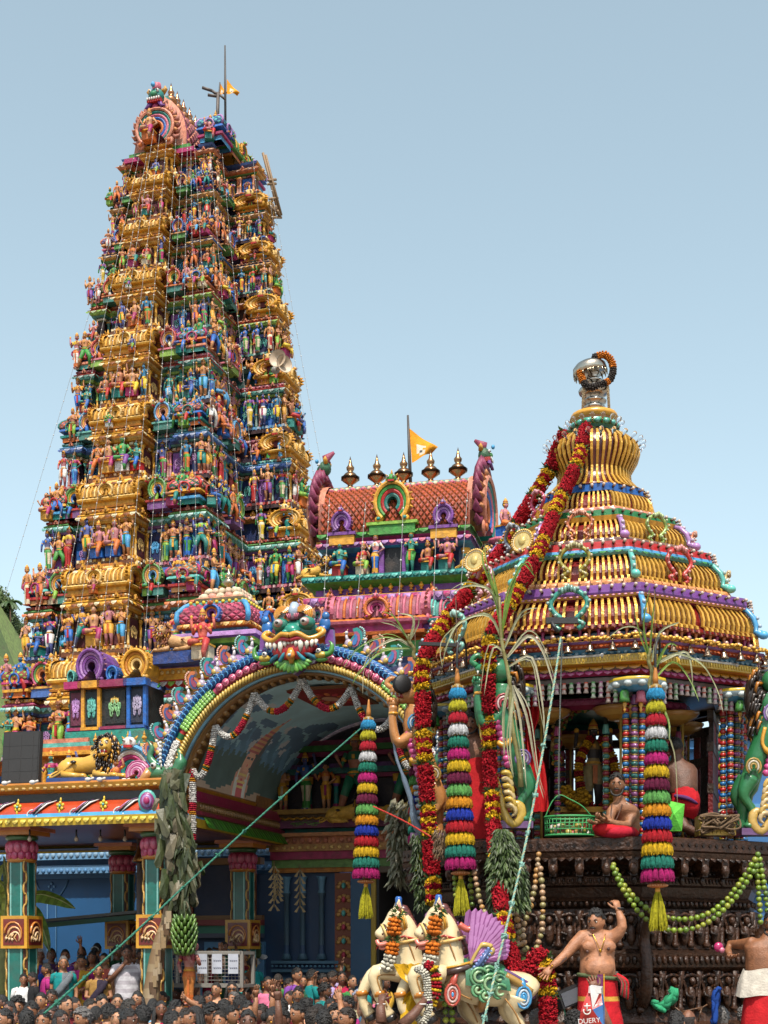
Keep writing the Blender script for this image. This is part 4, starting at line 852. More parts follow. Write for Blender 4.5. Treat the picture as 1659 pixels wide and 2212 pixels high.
for s in (-1, 1):
    m.ball((s*.2, -.08, .33), (.13, .12, .12), TQ, 10, 7); m.ball((s*.2, -.18, .34), (.07, .05, .07), (.65, .35, .35), 10, 7); m.ball((s*.2, -.21, .34), (.048, .04, .048), WHITE, 10, 7); m.ball((s*.2, -.24, .335), .026, BLACK, 8, 6)
    m.ball((s*.07, -.24, .17), (.05, .05, .04), sh(TQ, 1.5), 8, 6)
    m.tube(bez([(0, -.26, .1), (s*.12, -.25, .13), (s*.26, -.2, .05), (s*.38, -.14, .09), (s*.45, -.1, .16), (s*.41, -.08, .22), (s*.36, -.1, .18)], 4), [.045]*24+[.03], 7, (.75, .36, .04))
    m.tube(bez([(0, -.23, .03), (s*.14, -.22, .06), (s*.28, -.17, -.02), (s*.38, -.12, .03)], 4), .04, 6, (.55, .03, .05))
    m.tube(bez([(s*.1, -.14, -.06), (s*.2, -.15, -.17), (s*.34, -.1, -.26), (s*.36, -.08, -.3)], 4), [.04, .042, .042, .042, .04, .04, .038, .036, .033, .03, .025, .018, .01], 6, (.02, .2, .3))
    m.tube(bez([(s*.06, -.17, -.08), (s*.12, -.18, -.2), (s*.2, -.14, -.3)], 4), [.032]*8+[.01], 6, (.04, .32, .42))
    for i, (x, L, r) in enumerate(((.08, .1, .04), (.15, .19, .05), (.24, .14, .042), (.31, .12, .036), (.37, .09, .03))): m.tube([(s*x, -.2+.25*x*x, .02), (s*(x+.005), -.22+.25*x*x, .02-L*.55), (s*(x-.005), -.21+.25*x*x, .02-L)], [r, r*.8, .003], 7, (.85, .8, .68))
    m.ball((s*.44, -.0, .32), (.09, .05, .13), (.02, .15, .45), 8, 6); m.ball((s*.46, -.02, .45), (.06, .04, .07), (.02, .18, .5), 8, 6); m.ball((s*.42, -.03, .24), (.07, .04, .06), (.02, .12, .4), 8, 6)
    for k in range(5): m.arc((s*.16, .5), .13-.024*k, -PI*.2 if s > 0 else PI*.1, PI*.9 if s > 0 else PI*1.2, .026, -.1-.012*k, 0, GOLD if k % 2 else (.75, .3, .05), n=9)
    m.box((s*.5, .06, -.02), (.16, .08, .5), PURP, ty=1, tx=.7)
    gx, gz = s*.43, -.22; m.ball((gx, -.12, gz), (.1, .07, .06), (.6, .4, .05), 8, 6); m.ball((gx-s*.02, -.18, gz+.06), (.04, .03, .04), WHITE, 7, 5); m.ball((gx-s*.02, -.21, gz+.06), .018, BLACK, 5, 4); m.tube(bez([(gx+s*.04, -.12, gz), (gx+s*.14, -.12, gz+.03), (gx+s*.16, -.12, gz+.16), (gx+s*.11, -.12, gz+.23)], 3), [.05, .05, .045, .045, .04, .035, .03, .02, .01, .005], 6, (.08, .3, .05)); m.ball((gx, -.1, gz-.07), (.1, .05, .04), (.1, .35, .06), 7, 5)
m.ball((0, -.02, -.05), (.34, .14, .16), (.4, .012, .02), 12, 8); m.ball((0, -.17, -.02), (.07, .05, .06), (.6, .1, .1), 8, 6); m.ball((0, -.13, -.11), (.32, .09, .17), (.5, .012, .02), 14, 8)
for x in (-.025, .025): m.ball((x, -.22, .0), (.025, .02, .04), (.85, .8, .7), 6, 5)
m.tube([(0, -.18, -.1), (0, -.2, -.2), (0, -.17, -.34)], [.05, .07, .03], 9, (.7, .35, .05)); m.ball((0, -.22, -.22), (.07, .05, .07), (.75, .25, .03), 9, 6); m.ball((0, -.265, -.22), .028, (.5, .7, .75), 7, 5)
for k in range(-5, 6):
    a = -PI/2+k*.24; m.ball((.2*cos(a), -.12, -.24+.14*sin(a)), (.115, .03, .045), (.2, .5, .08) if k % 2 else (.1, .38, .06), 8, 5, R=MX.Rotation(-a, 3, 'Y'))
m.ext([(-.4, -.2), (-.3, -.33), (-.16, -.36), (0, -.5), (.16, -.36), (.3, -.33), (.4, -.2), (.2, -.16), (-.2, -.16)], -.06, .08, (.5, .46, .55), PURP); m.ext([(-.34, -.2), (-.26, -.3), (-.13, -.33), (0, -.44), (.13, -.33), (.26, -.3), (.34, -.2), (.2, -.16), (-.2, -.16)], -.08, .06, (.16, .05, .22))
m.ball((0, .0, .52), (.16, .12, .12), (.5, .2, .25), 10, 7); m.tube([(0, -.08, .42), (0, -.1, .55), (0, -.04, .68)], [.05, .08, .06], 7, (.45, .55, .7))
for k in range(-3, 4): m.tube([(k*.02, -.12, .4), (k*.03, -.14, .5)], .01, 4, PINK)
m.M = MX.Identity(4); m.build('beast_face', M_GLOSS, gate)
def makara(s):
    m = MB(); G = (.05, .22, .1)
    m.tube(bez([(.05, .0, .03), (.22, -.02, .1), (.3, -.02, .28), (.26, -.02, .46)], 4), [.13]*5+[.1]*4+[.05, .04, .03, .02], 9, G); m.ball((-.1, -.05, .1), (.18, .12, .13), G, 10, 7); m.tube([(-.18, -.1, .12), (-.3, -.12, .0), (-.34, -.1, -.05)], [.09, .06, .05], 8, (.6, .3, .1))
    m.ball((-.1, -.16, .2), .05, WHITE, 8, 6); m.ball((-.1, -.2, .2), .026, BLACK, 6, 5); m.tube([(.1, -.1, .12), (.13, -.14, .0)], [.04, .02], 6, (.6, .02, .02))
    for k in range(4): m.tube([(.02+.06*k, -.13, .17), (.02+.06*k, -.13, .23)], [.02, .003], 5, WHITE)
    for k in range(6): m.ball((-.02, -.08, .26+.06*k), .03, (.75, .75, .72), 6, 5)
    m.tube([(.1+.07*cos(u)*(1-.12*u), -.13, .02+.07*sin(u)*(1-.12*u)) for u in [.5*j for j in range(12)]], .015, 5, (.4, .65, .2))
    for k in range(5): m.arc((-.42, .1), .2-.036*k, -PI*.4, PI*1.1, .034, -.06-.012*k, .02, ((.5, .1, .25), (.65, .3, .45))[k % 2], n=10)
    m.tube(bez([(-.1, 0, .2), (-.24, 0, .35), (-.2, 0, .5), (-.28, 0, .62)], 3), [.07, .07, .06, .06, .05, .05, .04, .03, .02, .01], 7, G)
    o = m.build('makara', M_GLOSS, gate, (CX+s*2.1, -.18, 4.78)); o.scale = (-s*.95, .95, .95); return o
makara(-1); makara(1)
lio = lion_mb(1.0); lp = MB(); 
t = thing('lion_statue', 'golden roaring lion statue with dark mane lying on the porch roof', 'statue', GM @ tr(-1.08, -.1, 4.83) @ rz(.12)); lio.M = MX.Identity(4); lio.build('lion', M_GLOSS, t); m = MB(); m.box((.0, -.02, -.025), (1.15, .5, .06), (.02, .06, .25)); m.build('plinth', M_GLOSS, t)
m = MB(); m.M = rx(rad(-6)); m.box((0, 0, .41), (.62, .1, .82), (.012, .011, .011)); m.box((0, -.052, .41), (.58, .01, .78), (.018, .016, .015))
for i in range(3): m.box((-.1+.2*i-.1, -.059, .41), (.006, .004, .78), (.03, .028, .027)); m.box((0, -.059, .2+.2*i), (.58, .004, .006), (.03, .028, .027))
tag(m.build('screen_panel', M_PLAIN, None), 'tall black screen panel standing on the porch roof beside the lion', 'screen').matrix_world = GM @ tr(-2.18, -.22, 4.78) @ rz(.05)
# ---------------------------------------------------------------- buildings stacked behind the porch roof
BM = GM @ tr(-2.07, 2.3, 0); blk = thing('parapet_block', 'low parapet block with painted floral panels and a teal base', 'parapet', BM); m = MB()
def zb_(py, D=23.4): return CH+(HY-py)/F*D
zt = zb_(1478); m.box((0, .3, (zb_(1608)+zb_(1575))/2), (1.5, .8, zb_(1575)-zb_(1608)), (.02, .28, .22)); m.box((0, .35, (zb_(1575)+zt)/2), (1.44, .7, zt-zb_(1575)), (.015, .02, .02)); m.box((0, .32, zb_(1572)), (1.5, .8, .06), BLUE)
for x, w_, c, pc, fc in ((-.58, .26, MAG, (.12, .02, .05), LILAC), (-.28, .34, GOLD, (.012, .03, .04), AQUA), (.16, .48, (.3, .03, .1), (.015, .02, .02), (.25, .55, .25)), (.58, .34, BLUE, (.02, .03, .06), (.4, .35, .5))):
    m.box((x, -.04, zt+.03), (w_+.08, .2, .12), c); m.box((x, -.03, zb_(1570)), (w_, .16, .05), c); m.box((x, -.005, (zt+zb_(1570))/2), (w_*.8, .03, .56), pc)
    if w_ == .34: 
        for s in (-1, 1): m.box((x+s*w_*.45, -.02, (zt+zb_(1570))/2), (.06, .08, .7), c)
    scroll(m, (x, (zt+zb_(1570))/2-.05), w_*.55, .42, fc, y=-.03); 
    for k in range(5): m.ball((x+.03*(k-2), -.03, (zt+zb_(1570))/2+.13-.015*abs(k-2)), (.02, .015, .06), (.75, .5, .1) if w_ == .48 else fc, 6, 4)
m.box((0, .45, 5.25), (1.5, .6, .9), (.75, .5, .12)); m.build('panelled_wall', M_PAINT, blk)
for x, w_, h_, cs in ((-.3, .52, .66, [PURP, LILAC, PURP, (.1, .03, .15)]), (.55, .5, .6, [GOLD, GOLD2, GOLD, GOLDL]), (.12, .22, .3, [BLUE, SKY, BLUE]), (-.66, .14, .26, [AQUA, TEAL, AQUA])):
    m = MB(); nasi(m, w_, h_, cs, y0=-.1, y1=.5, head=False); m.build('roof_crest', M_PAINT, blk, (x, .05, zt+.08))
m = MB(); nasi(m, .85, .95, [SKY, WHITE, MAG, TEAL], y0=-.12, y1=.2, fill=(.35, .03, .02)); m.box((0, .3, .45), (1.8, .2, .9), (.75, .5, .12))
for i in range(6): finial(m, (-.75+.3*i, .1, .9), .2, GOLD, 6)
nic = m.build('niche', M_PAINT, blk, (.75, -.5, 4.8)); stat_inst(29, blk, tr(.62, -.85, 4.8) @ sc(.75))
for x, k in ((-.95, 9), (-.62, 12), (-.35, 33)): stat_inst(k, blk, tr(x, -.2, 4.8) @ sc(.85))
m = MB(); m.box((-.75, .25, 5.2), (1.2, .3, .8), (.5, .25, .06)); 
for x in (-1.2, -.8, -.48): m.lathe([(.06, 0), (.04, .1), (.04, .5), (.07, .6)], 7, GOLD, c=(x, -.0, 4.8))
for i, c in enumerate((GOLD, ORANGE, AQUA, CORAL)): m.box((-.85, .1, 5.62+.07*i), (1.3-.05*i, .5, .07), c)
m.build('statue_niche_wall', M_PAINT, blk)
# pink domed shrine in front of the tower
DM = GM @ tr(-.35, 3.5, 0); dsh = thing('domed_shrine', 'small shrine with a pink lattice dome and silver finial between tower and arch', 'shrine', DM); m = MB(); D2 = 24.2
zq = lambda py: CH+(HY-py)/F*D2
P4 = box4(.62, .6)
mold(m, box4(.95, .75), [(-.2, 4.5, CORAL), (-.2, zq(1500), (.6, .3, .12)), (-.1, zq(1495), GREEN), (.02, zq(1480), RED), (.05, zq(1470), GOLD), (.1, zq(1458), GOLD), (.0, zq(1440), LILAC), (-.14, zq(1430), LILAC), (-.3, zq(1428), RED)])
mold(m, P4, [(-.1, zq(1432), NAVY), (-.1, zq(1412), NAVY), (.12, zq(1408), GREEN), (.14, zq(1398), LIME), (.24, zq(1396), PURP), (.22, zq(1386), LILAC), (.02, zq(1380), PINK), (-.05, zq(1379), BLUE), (-.05, zq(1372), SKY), (.06, zq(1370), GOLD), (.06, zq(1362), GOLD)])
dentils(m, P4, zq(1396), .2, .1, (.7, .05, .06), lambda k, i: (.6, .6, .62), v0, 'ball'); dentils(m, P4, zq(1372), .06, .12, (.9, .04, .08), lambda k, i: GOLDL if i % 2 else GOLD2, v0, 'petal'); dentils(m, box4(.95, .75), zq(1470), .08, .1, (.7, .05, .07), lambda k, i: GOLDL, v0, 'ball'); dentils(m, box4(.95, .75), zq(1495), .0, .14, (.9, .05, .1), lambda k, i: LIME if i % 2 else WHITE, v0, 'petal')
prd = [(.66, 1362), (.69, 1350), (.67, 1336), (.58, 1322), (.5, 1316)]
for k in range(4):
    R = rz(k*PI/2); sv = m.M; m.M = R
    vs = [V((u*r, -r*.95, zq(y))) for r, y in prd for u in (-1, 1)]; m.add(vs, [(2*i, 2*i+1, 2*i+3, 2*i+2) for i in range(4)], (.2, .02, .06))
    def qd(u, v): 
        t = v*4; i = min(3, int(t)); f = t-i; r = lerp(prd[i][0], prd[i+1][0], f); return V(((2*u-1)*r, -r*.95, lerp(zq(prd[i][1]), zq(prd[i+1][1]), f)))
    if k < 2: lattice_roof(m, qd, 8, 4, .02, (.6, .12, .2), (.5, .05, .12))
    for i in range(9): m.ball((-.48+.12*i, -.52, zq(1314)), .035, YEL, 6, 5)
    m.box((0, -.49, zq(1317)), (1.02, .06, .06), AQUA)
    for r_, y_, c in ((.36, 1298, (.62, .3, .22)), (.28, 1285, (.7, .5, .35))): 
        for i in range(5): m.ball(((i-2)*r_*.42, -r_, zq(y_)), (r_*.25, .07, .07), c if i % 2 else CREAM, 6, 5)
    m.M = sv @ R @ tr(0, -.68, zq(1362)); 
    if k < 2: nasi(m, .34, .34, [BLUE, ORANGE, PURP], y0=-.08, y1=.1)
    m.M = sv
    m.tube([R @ V((-r, -r*.95, zq(y))) for r, y in prd], .05, 6, SKY)
mold(m, box4(.48, .46), [(0, zq(1316), AQUA), (-.08, zq(1308), (.3, .08, .05)), (-.02, zq(1302), CREAM), (-.2, zq(1290), CORAL), (-.3, zq(1280), CREAM), (-.38, zq(1274), GOLD)])
m.build('body', M_PAINT, dsh); m = MB(); finial(m, (0, 0, zq(1275)), .42, (.6, .5, .35), 10); m.build('finial', M_METAL, dsh)
g = statue(random.Random(9), 'sit', skin=(.62, .12, .08), lower=(.55, .04, .04), upper=(.55, .04, .04), arms='four', crown=1); g.build('goddess', M_PAINT, dsh, (.02, -1.15, zq(1445)-.06)); COL.objects[-1].scale = (1.05,)*3
lion_mb(.75, (.62, .34, .14), (.25, .08, .03)).build('lion', M_PAINT, dsh, (-.5, -1.0, zq(1430))); COL.objects[-1].scale = (-1, 1, 1)
m = MB(); m.box((-.45, -.9, zq(1430)-.1), (.9, .45, .2), (.02, .06, .25)); m.build('lion_plinth', M_PAINT, dsh)
stat_inst(11, dsh, tr(-.72, -.55, zq(1428)) @ sc(.85))
# blue side building behind the porch
m = MB(); sbM = GM @ tr(-4.4, 6.0, 0); D3 = 27.5; zw = lambda py: CH+(HY-py)/F*D3
sb = thing('blue_building', 'plain blue painted building with moulded cornice behind the porch', 'building', sbM)
m.box((0, .5, 2.2), (8.2, 1.0, 4.4), (.008, .10, .27)); m.build('wall', M_WALL, sb); m = MB()
for (y0, y1, d, c) in ((1812, 1832, .3, (.02, .05, .1)), (1832, 1856, .34, (.16, .36, .6)), (1856, 1868, .15, (.012, .12, .33)), (1868, 1886, .26, (.14, .32, .55)), (1886, 1896, .12, (.03, .16, .36))): m.box((0, -d/2, (zw(y0)+zw(y1))/2), (8.2, d, zw(y0)-zw(y1)), c)
for i in range(60): m.ball((-4.05+.135*i, -.34, zw(1846)), (.055, .03, .07), (.3, .5, .7), 6, 4); m.ball((-4.05+.135*i, -.26, zw(1880)), (.05, .03, .05), (.08, .25, .5), 6, 4)
m.build('cornice', M_WALL, sb); m = MB()
for x in (-.9, 1.2, 2.9):
    for s in (-1, 1): m.tube([(x+s*.1, -.015, .2), (x+s*.1, -.015, zw(1945)), (x+s*.2, -.015, zw(1930)), (x+s*.24, -.015, zw(1925)), (x+s*.32, -.015, zw(1912)), (x+s*.38, -.015, zw(1898))], .012, 4, (.16, .36, .6))
    for k in range(4): m.ball((x+.06*cos(k*PI/2), -.015, zw(1912)+.06*sin(k*PI/2)), (.03, .01, .03), (.14, .32, .55), 6, 4)
m.build('pilaster_outline', M_WALL, sb)
# raised porch floor and its rail
m = MB(); m.box((-2.0, 2.2, .3), (8.5, 4.0, .6), (.25, .2, .16)); tag(m.build('porch_floor', M_EARTH), kind='structure').matrix_world = GM
# ---------------------------------------------------------------- the processional chariot (octagonal)
CC = V((2.42, 16, 0)); TH0 = -39
car = thing('temple_chariot', 'octagonal festival chariot with tiers of gilded ribs above beaded columns', 'chariot', tr(*CC))
def ov(R, k): t = rad(TH0+45*k); return V((R*sin(t), -R*cos(t)))
def octp(R): return [ov(R, k) for k in range(8)]
def facevis(an): return -1.9 < ((an+PI) % (2*PI)-PI) < 1.6
REDB = (.22, .01, .01); GIL = (.88, .48, .075)
# gilded rib tiers
def ribtier(Rb, rt_, zb, zt, nr):
    fr_ = [(0, 0), (.03, .1), (.2, .17), (.17, .34), (.26, .6), (.5, .88), (.8, 1.02), (1, 1.04)]
    pr = [(lerp(Rb, rt_, f), lerp(zb, zt, g)) for f, g in fr_]
    m = MB(); n = len(pr); m2 = MB()
    for k in range(8):
        a, b = k, (k+1) % 8
        P = [[(ov(r-.06, a), z-.01), (ov(r-.06, b), z-.01)] for r, z in pr]
        vs = [(p.x, p.y, z) for row in P for p, z in row]
        m2.add(vs, [(2*i, 2*i+1, 2*i+3, 2*i+2) for i in range(n-1)], REDB)
        if k in (4, 5): continue
        for half in (0, 1):
            for i in range(nr):
                u = .02+half*.5+(.46*(i+.5)/nr); w_ = .46/nr*.21
                cols = GIL if (i+half) % 7 else sh(GIL, .85)
                vs = []
                for r, z in pr:
                    pa, pb = ov(r, a), ov(r, b); e = (pb-pa); nn = V((e.y, -e.x)).normalized()
                    for du, d in ((-w_, 0), (w_, 0), (w_, -.03), (-w_, -.03)):
                        q = pa+e*(u+du)+nn*d; vs.append((q.x, q.y, z))
                m.add(vs, [(i2*4+j, i2*4+(j+1) % 4, (i2+1)*4+(j+1) % 4, (i2+1)*4+j) for i2 in range(n-1) for j in range(4)]+[(3, 2, 1, 0)], cols)
    m2.build('roof_backing', M_GLOSS, car); m.build('gilded_ribs', M_GILT, car)
    return pr
def volute(pr, k, col):
    m = MB(); pts = []; n = len(pr)
    for r, z in pr: p = ov(r+.03, k); pts.append((p.x, p.y, z+.01))
    m.tube(pts, [.035, .042, .028, .028, .032, .028, .024, .018], 7, col); p = ov(pr[0][0]+.06, k); d = ov(1, k)
    m.ball((p.x, p.y, pr[0][1]+.02), (.055, .055, .045), sh(col, 1.2), 7, 5)
    for i in range(2, 6): m.ball((pts[i][0]+d.x*.045, pts[i][1]+d.y*.035, pts[i][2]), .022, mixc(col, WHITE, .5), 6, 4)
    m.build('ridge_volute', M_GLOSS, car)
def emblem(R, z, k, col, s=.2):
    # horseshoe emblem standing in front of the middle of face k
    p = (ov(R, k)+ov(R, (k+1) % 8))/2; an = math.atan2((ov(R, k+1)-ov(R, k)).y, (ov(R, k+1)-ov(R, k)).x); m = MB()
    P = bez([(-.45, 0, -1.0), (-.75, 0, -.75), (-.35, 0, -.5), (-.75, 0, -.1), (-.95, 0, .35), (-.6, 0, .85), (0, 0, 1.05), (.6, 0, .85), (.95, 0, .35), (.75, 0, -.1), (.35, 0, -.5), (.75, 0, -.75), (.45, 0, -1.0)], 3)
    m.tube([(q.x*s, 0, q.z*s) for q in P], [.14*s]*len(P), 6, col)
    for q in P[4:-4:2]: m.ball((q.x*s*1.12, -.03, q.z*s*1.1), .1*s, mixc(col, WHITE, .35), 6, 4)
    for k2 in range(5): m.ball(((k2-2)*.16*s, -.03, (1.15-.08*abs(k2-2))*s), (.1*s, .03, .2*s), mixc(col, WHITE, .25), 6, 4)
    m.build('horseshoe_emblem', M_GLOSS, car, (p.x, p.y, z), (0, 0, an))
TIERS = [(2.0, 1.68, 5.55, 5.89, 10, SKY, [None, None, TEAL, AQUA, BLUE]), (1.63, 1.28, 6.1, 6.43, 9, AQUA, None), (1.22, .90, 6.63, 6.91, 7, LILAC, None), (.79, .60, 7.1, 7.33, 5, None, None)]
for Rb, r_, z0, z1, nr, vc, _ in TIERS:
    pr = ribtier(Rb, r_, z0, z1, nr)
    if vc:
        for k in (0, 1, 2, 6, 7): volute(pr, k, vc)
emblem(2.0, 5.72, 0, (.05, .32, .25), .2); emblem(1.6, 6.3, 0, (.35, .3, .04), .17); emblem(1.6, 6.3, 1, (.6, .06, .05), .17); emblem(1.2, 6.79, 0, (.65, .2, .08), .14); emblem(1.2, 6.79, 1, (.35, .5, .12), .14)
emblem(2.02, 5.68, 7, (.2, .5, .42), .2); emblem(1.62, 6.27, 7, (.65, .3, .35), .17); emblem(1.22, 6.8, 7, (.15, .17, .22), .15); emblem(1.6, 6.3, 2, (.5, .35, .1), .15); emblem(1.2, 6.8, 2, (.65, .2, .08), .13); emblem(.85, 7.25, 7, (.5, .05, .12), .13)
# painted bands between the tiers, with little bulbs
def bandring(name, prof, dents, bulbs=None):
    m = MB(); mold(m, octp(1), [(r-1, z, c) for r, z, c in [(p[0]*cos(PI/8)+1-cos(PI/8), p[1], p[2]) for p in prof]])
    for (r, z, step, size, cf, shp) in dents: dentils(m, octp(r), z, 0, step, size, cf, facevis, shp)
    if bulbs:
        for (x, y, an, k, i, L) in along(octp(bulbs[0]), 0, .11, facevis):
            d = V((x, y)).normalized(); m.tube([(x, y, bulbs[1]), (x+d.x*.03, y+d.y*.03, bulbs[1]+.005)], .016, 5, BROWN); m.ball((x+d.x*.05, y+d.y*.05, bulbs[1]+.01), .02, (.7, .55, .45), 6, 4)
    m.build(name, M_GLOSS, car)
bandring('purple_band', [(1.70, 5.84, MAG), (1.84, 5.86, (.62, .1, .2)), (1.86, 5.89, GOLD), (1.87, 5.91, PURP), (1.86, 5.99, PURP), (1.6, 6.03, (.6, .25, .1)), (1.58, 6.09, (.6, .25, .1))], [(1.87, 5.865, .06, (.7, .02, .02), lambda k, i: (.8, .35, .45), 'ball'), (1.66, 6.03, .11, (.95, .03, .06), lambda k, i: (.72, .3, .1), 'petal')], (1.86, 5.95))
bandring('red_band', [(1.3, 6.38, TEAL), (1.44, 6.4, TEAL), (1.47, 6.44, AQUA), (1.46, 6.47, SKY), (1.45, 6.48, RED), (1.44, 6.55, RED), (1.25, 6.58, (.5, .2, .15)), (1.22, 6.63, BROWN)], [(1.48, 6.405, .08, (.8, .02, .03), lambda k, i: TEAL if i % 2 else GREEN, 'petal'), (1.28, 6.58, .1, (.95, .02, .05), lambda k, i: (.2, .1, .08), 'petal')], (1.44, 6.52))
bandring('green_band', [(.95, 6.88, GOLD2), (1.02, 6.89, GOLD), (1.04, 6.94, GOLD), (1.03, 6.95, (.02, .16, .05)), (1.02, 7.01, (.02, .2, .06)), (.85, 7.04, CORAL), (.82, 7.1, CORAL)], [(.86, 7.04, .1, (.95, .02, .05), lambda k, i: CORAL, 'petal')], (1.02, 6.98))
bandring('blue_band', [(.55, 7.33, BLUE), (.63, 7.34, SKY), (.63, 7.42, BLUE), (.5, 7.43, BLUE)], [], (.63, 7.38))
# onion dome of ribs, neck, finial
m = MB(); m2 = MB(); pd = [(.62, 7.42), (.53, 7.48), (.43, 7.59), (.42, 7.69), (.5, 7.83), (.525, 7.92), (.5, 8.02), (.41, 8.1), (.27, 8.14)]
m2.lathe([(r-.03, z) for r, z in pd], 32, (.12, .008, .008)); nn = 46
for i in range(nn):
    a = 2*PI*i/nn; vs = []
    for r, z in pd:
        h_ = .0125*(r/.5)+.002
        for s, d in ((-1, 0), (1, 0), (1, -.025), (-1, -.025)): vs.append(((r+d)*cos(a)-s*h_*sin(a), (r+d)*sin(a)+s*h_*cos(a), z))
    m.add(vs, [(q*4+j, q*4+(j+1) % 4, (q+1)*4+(j+1) % 4, (q+1)*4+j) for q in range(len(pd)-1) for j in range(4)], GIL)
m2.build('dome_backing', M_GLOSS, car); m.build('dome_ribs', M_GILT, car)
m = MB(); m.lathe([(.27, 8.12), (.2, 8.14), (.2, 8.2), (.26, 8.22), (.27, 8.28), (.24, 8.3), (.24, 8.33), (.28, 8.35), (.26, 8.4), (.15, 8.43)], 20, [BROWN, BROWN, TEAL, GREEN, AQUA, GOLD2, GOLD, GOLD, GOLD2])
for i in range(16): a = 2*PI*i/16; m.ball((.26*cos(a), .26*sin(a), 8.25), (.04, .04, .035), AQUA, 6, 4)
m.build('dome_neck', M_GLOSS, car)
m = MB(); SIL = (.62, .57, .5); m.lathe([(.1, 8.4), (.13, 8.42), (.1, 8.45), (.12, 8.47), (.13, 8.49), (.1, 8.51), (.09, 8.53), (.14, 8.545), (.145, 8.56), (.1, 8.575), (.09, 8.6), (.13, 8.62), (.17, 8.65), (.18, 8.68), (.17, 8.7), (.12, 8.72), (.06, 8.74), (.05, 8.76), (.08, 8.78), (.1, 8.8), (.06, 8.82), (.045, 8.84), (.075, 8.87), (.07, 8.9), (.04, 8.92), (.03, 9.0)], 24, SIL)
m.build('silver_finial', M_METAL, car)
m = MB(); m.M = tr(-.05, 0, 8.93) @ ry(rad(-10)); m.lathe([(.19, -.05), (.2, -.04), (.19, .03), (.15, .07), (.08, .1), (.02, .11)], 24, (.7, .62, .5)); m.lathe([(.19, -.05), (.15, .02), (.05, .06)], 24, (.4, .33, .25), cap=False)
for i in range(20): a = 2*PI*i/20; m.tube([(.19*cos(a), .19*sin(a), -.05), (.19*cos(a), .19*sin(a), -.09)], [.012, .004], 4, (.6, .5, .35))
m.build('silver_parasol', M_METAL, car)
def petals(m, path, r, cols, seed=0, pr=.32, step=.6, flat=.6):
    # a rope of petals: rings of small lobes round a path; cols(s) gives the colour at length s
    q = random.Random(seed); path = [V(p) for p in path]; d = [0]
    for a, b in zip(path, path[1:]): d.append(d[-1]+(b-a).length)
    L = d[-1]; n = max(3, int(L/(r*step))); j = 0
    for i in range(n):
        s = L*(i+.5)/n
        while j < len(path)-2 and d[j+1] < s: j += 1
        t = (path[j+1]-path[j]).normalized(); p = path[j].lerp(path[j+1], (s-d[j])/max(1e-6, d[j+1]-d[j])); x = t.orthogonal().normalized(); y = t.cross(x); rr = r(s/L) if callable(r) else r
        c = cols(s, L, q); k = 9
        if c == 'leaf':
            for u in range(11):
                a = 2*PI*u/11+q.random(); o = x*cos(a)+y*sin(a); l_ = rr*q.uniform(1.0, 1.5); b = p+o*rr*.4; w_ = t*q.uniform(.15, .3)*rr; e = p+o*l_+t*q.uniform(-.6, .6)*rr
                m.add([b-w_, e, b+w_], [(0, 1, 2)], q.choice([(.05, .10, .025), (.09, .15, .04), (.03, .07, .02)]))
            continue
        if pr < .25:      # fine ruffled petals
            for u in range(24):
                a = q.uniform(0, 2*PI); o = x*cos(a)+y*sin(a); s_ = rr*q.uniform(.16, .26); b = p+o*rr*q.uniform(.7, .95)+t*rr*q.uniform(-.2, .2); e1 = t*s_*q.uniform(.6, 1.2)+o*s_*q.uniform(-.4, .4); e2 = t.cross(o)*s_; cc = sh(c, q.uniform(.65, 1.3))
                m.add([b-e1-e2, b+e1-e2*.6, b+e2, b+o*s_*q.uniform(.5, 1.1)], [(0, 1, 3), (1, 2, 3), (2, 0, 3)], [cc, sh(cc, .85), cc])
        else:
          for u in range(k):
            a = 2*PI*(u+.5*(i % 2))/k+q.uniform(-.15, .15); o = x*cos(a)+y*sin(a); e = rr*pr*q.uniform(.85, 1.25)
            m.ball(p+o*rr*(.78+q.uniform(-.06, .06)), (e, e, e*.8), sh(c, q.uniform(.7, 1.25)), 5, 4)
        m.ball(p, rr*.75, sh(c, .6), 6, 4)
OR = (.75, .22, .02); GRED = (.42, .008, .02); GYEL = (.8, .48, .02)
t = thing('finial_garland', 'orange and dark withered garland looped over the silver finial', 'garland', tr(*CC)); m = MB()
petals(m, bez([(-.03, -.1, 9.02), (.1, -.12, 9.05), (.19, -.1, 8.97), (.2, -.1, 8.86), (.16, -.12, 8.76), (.07, -.15, 8.7), (-.08, -.16, 8.66), (-.14, -.12, 8.74), (-.18, -.1, 8.88)], 5), .042, lambda s, L, q: OR if .06 < s/L < .33 or .86 < s/L or .5 < s/L < .55 else (.06, .05, .045), 3); m.build('petals', M_FLOWER, t)
m = MB()
for s in (-1, 1): petals(m, [(s*.13, -.12, 8.78), (s*.14, -.14, 8.6), (s*.15, -.14, 8.42)], .016, lambda s_, L, q: (.62, .48, .3), 2)
m.build('white_strings', M_FLOWER, t)
# bulbs
bm = MB(); bm.tube([(0, 0, 0), (0, 0, .05)], .013, 6, (.12, .06, .03)); bst = bm.mesh('bulb_stalk', M_PLAIN); bm = MB(); bm.lathe([(.012, .05), (.02, .07), (.034, .1), (.032, .125), (.018, .142), (.002, .147)], 10, WHITE); bgl = bm.mesh('light_bulb', M_GLASS)
def bulb(p, d):
    q = V(d).to_track_quat('Z', 'Y').to_matrix().to_4x4(); M = tr(*p) @ q @ sc(.8); o = inst(bgl, 'light_bulb', car, M); inst(bst, 'bulb_stalk', car, M)
for i in range(15): 
    a = rad(-200+14.8*i+6); bulb((.5*cos(a), .5*sin(a), 7.98), (cos(a), sin(a), .9))
for i in range(9): a = rad(-190+22*i); bulb((.27*cos(a), .27*sin(a), 8.22), (cos(a)*.8, sin(a)*.8, 1.1))
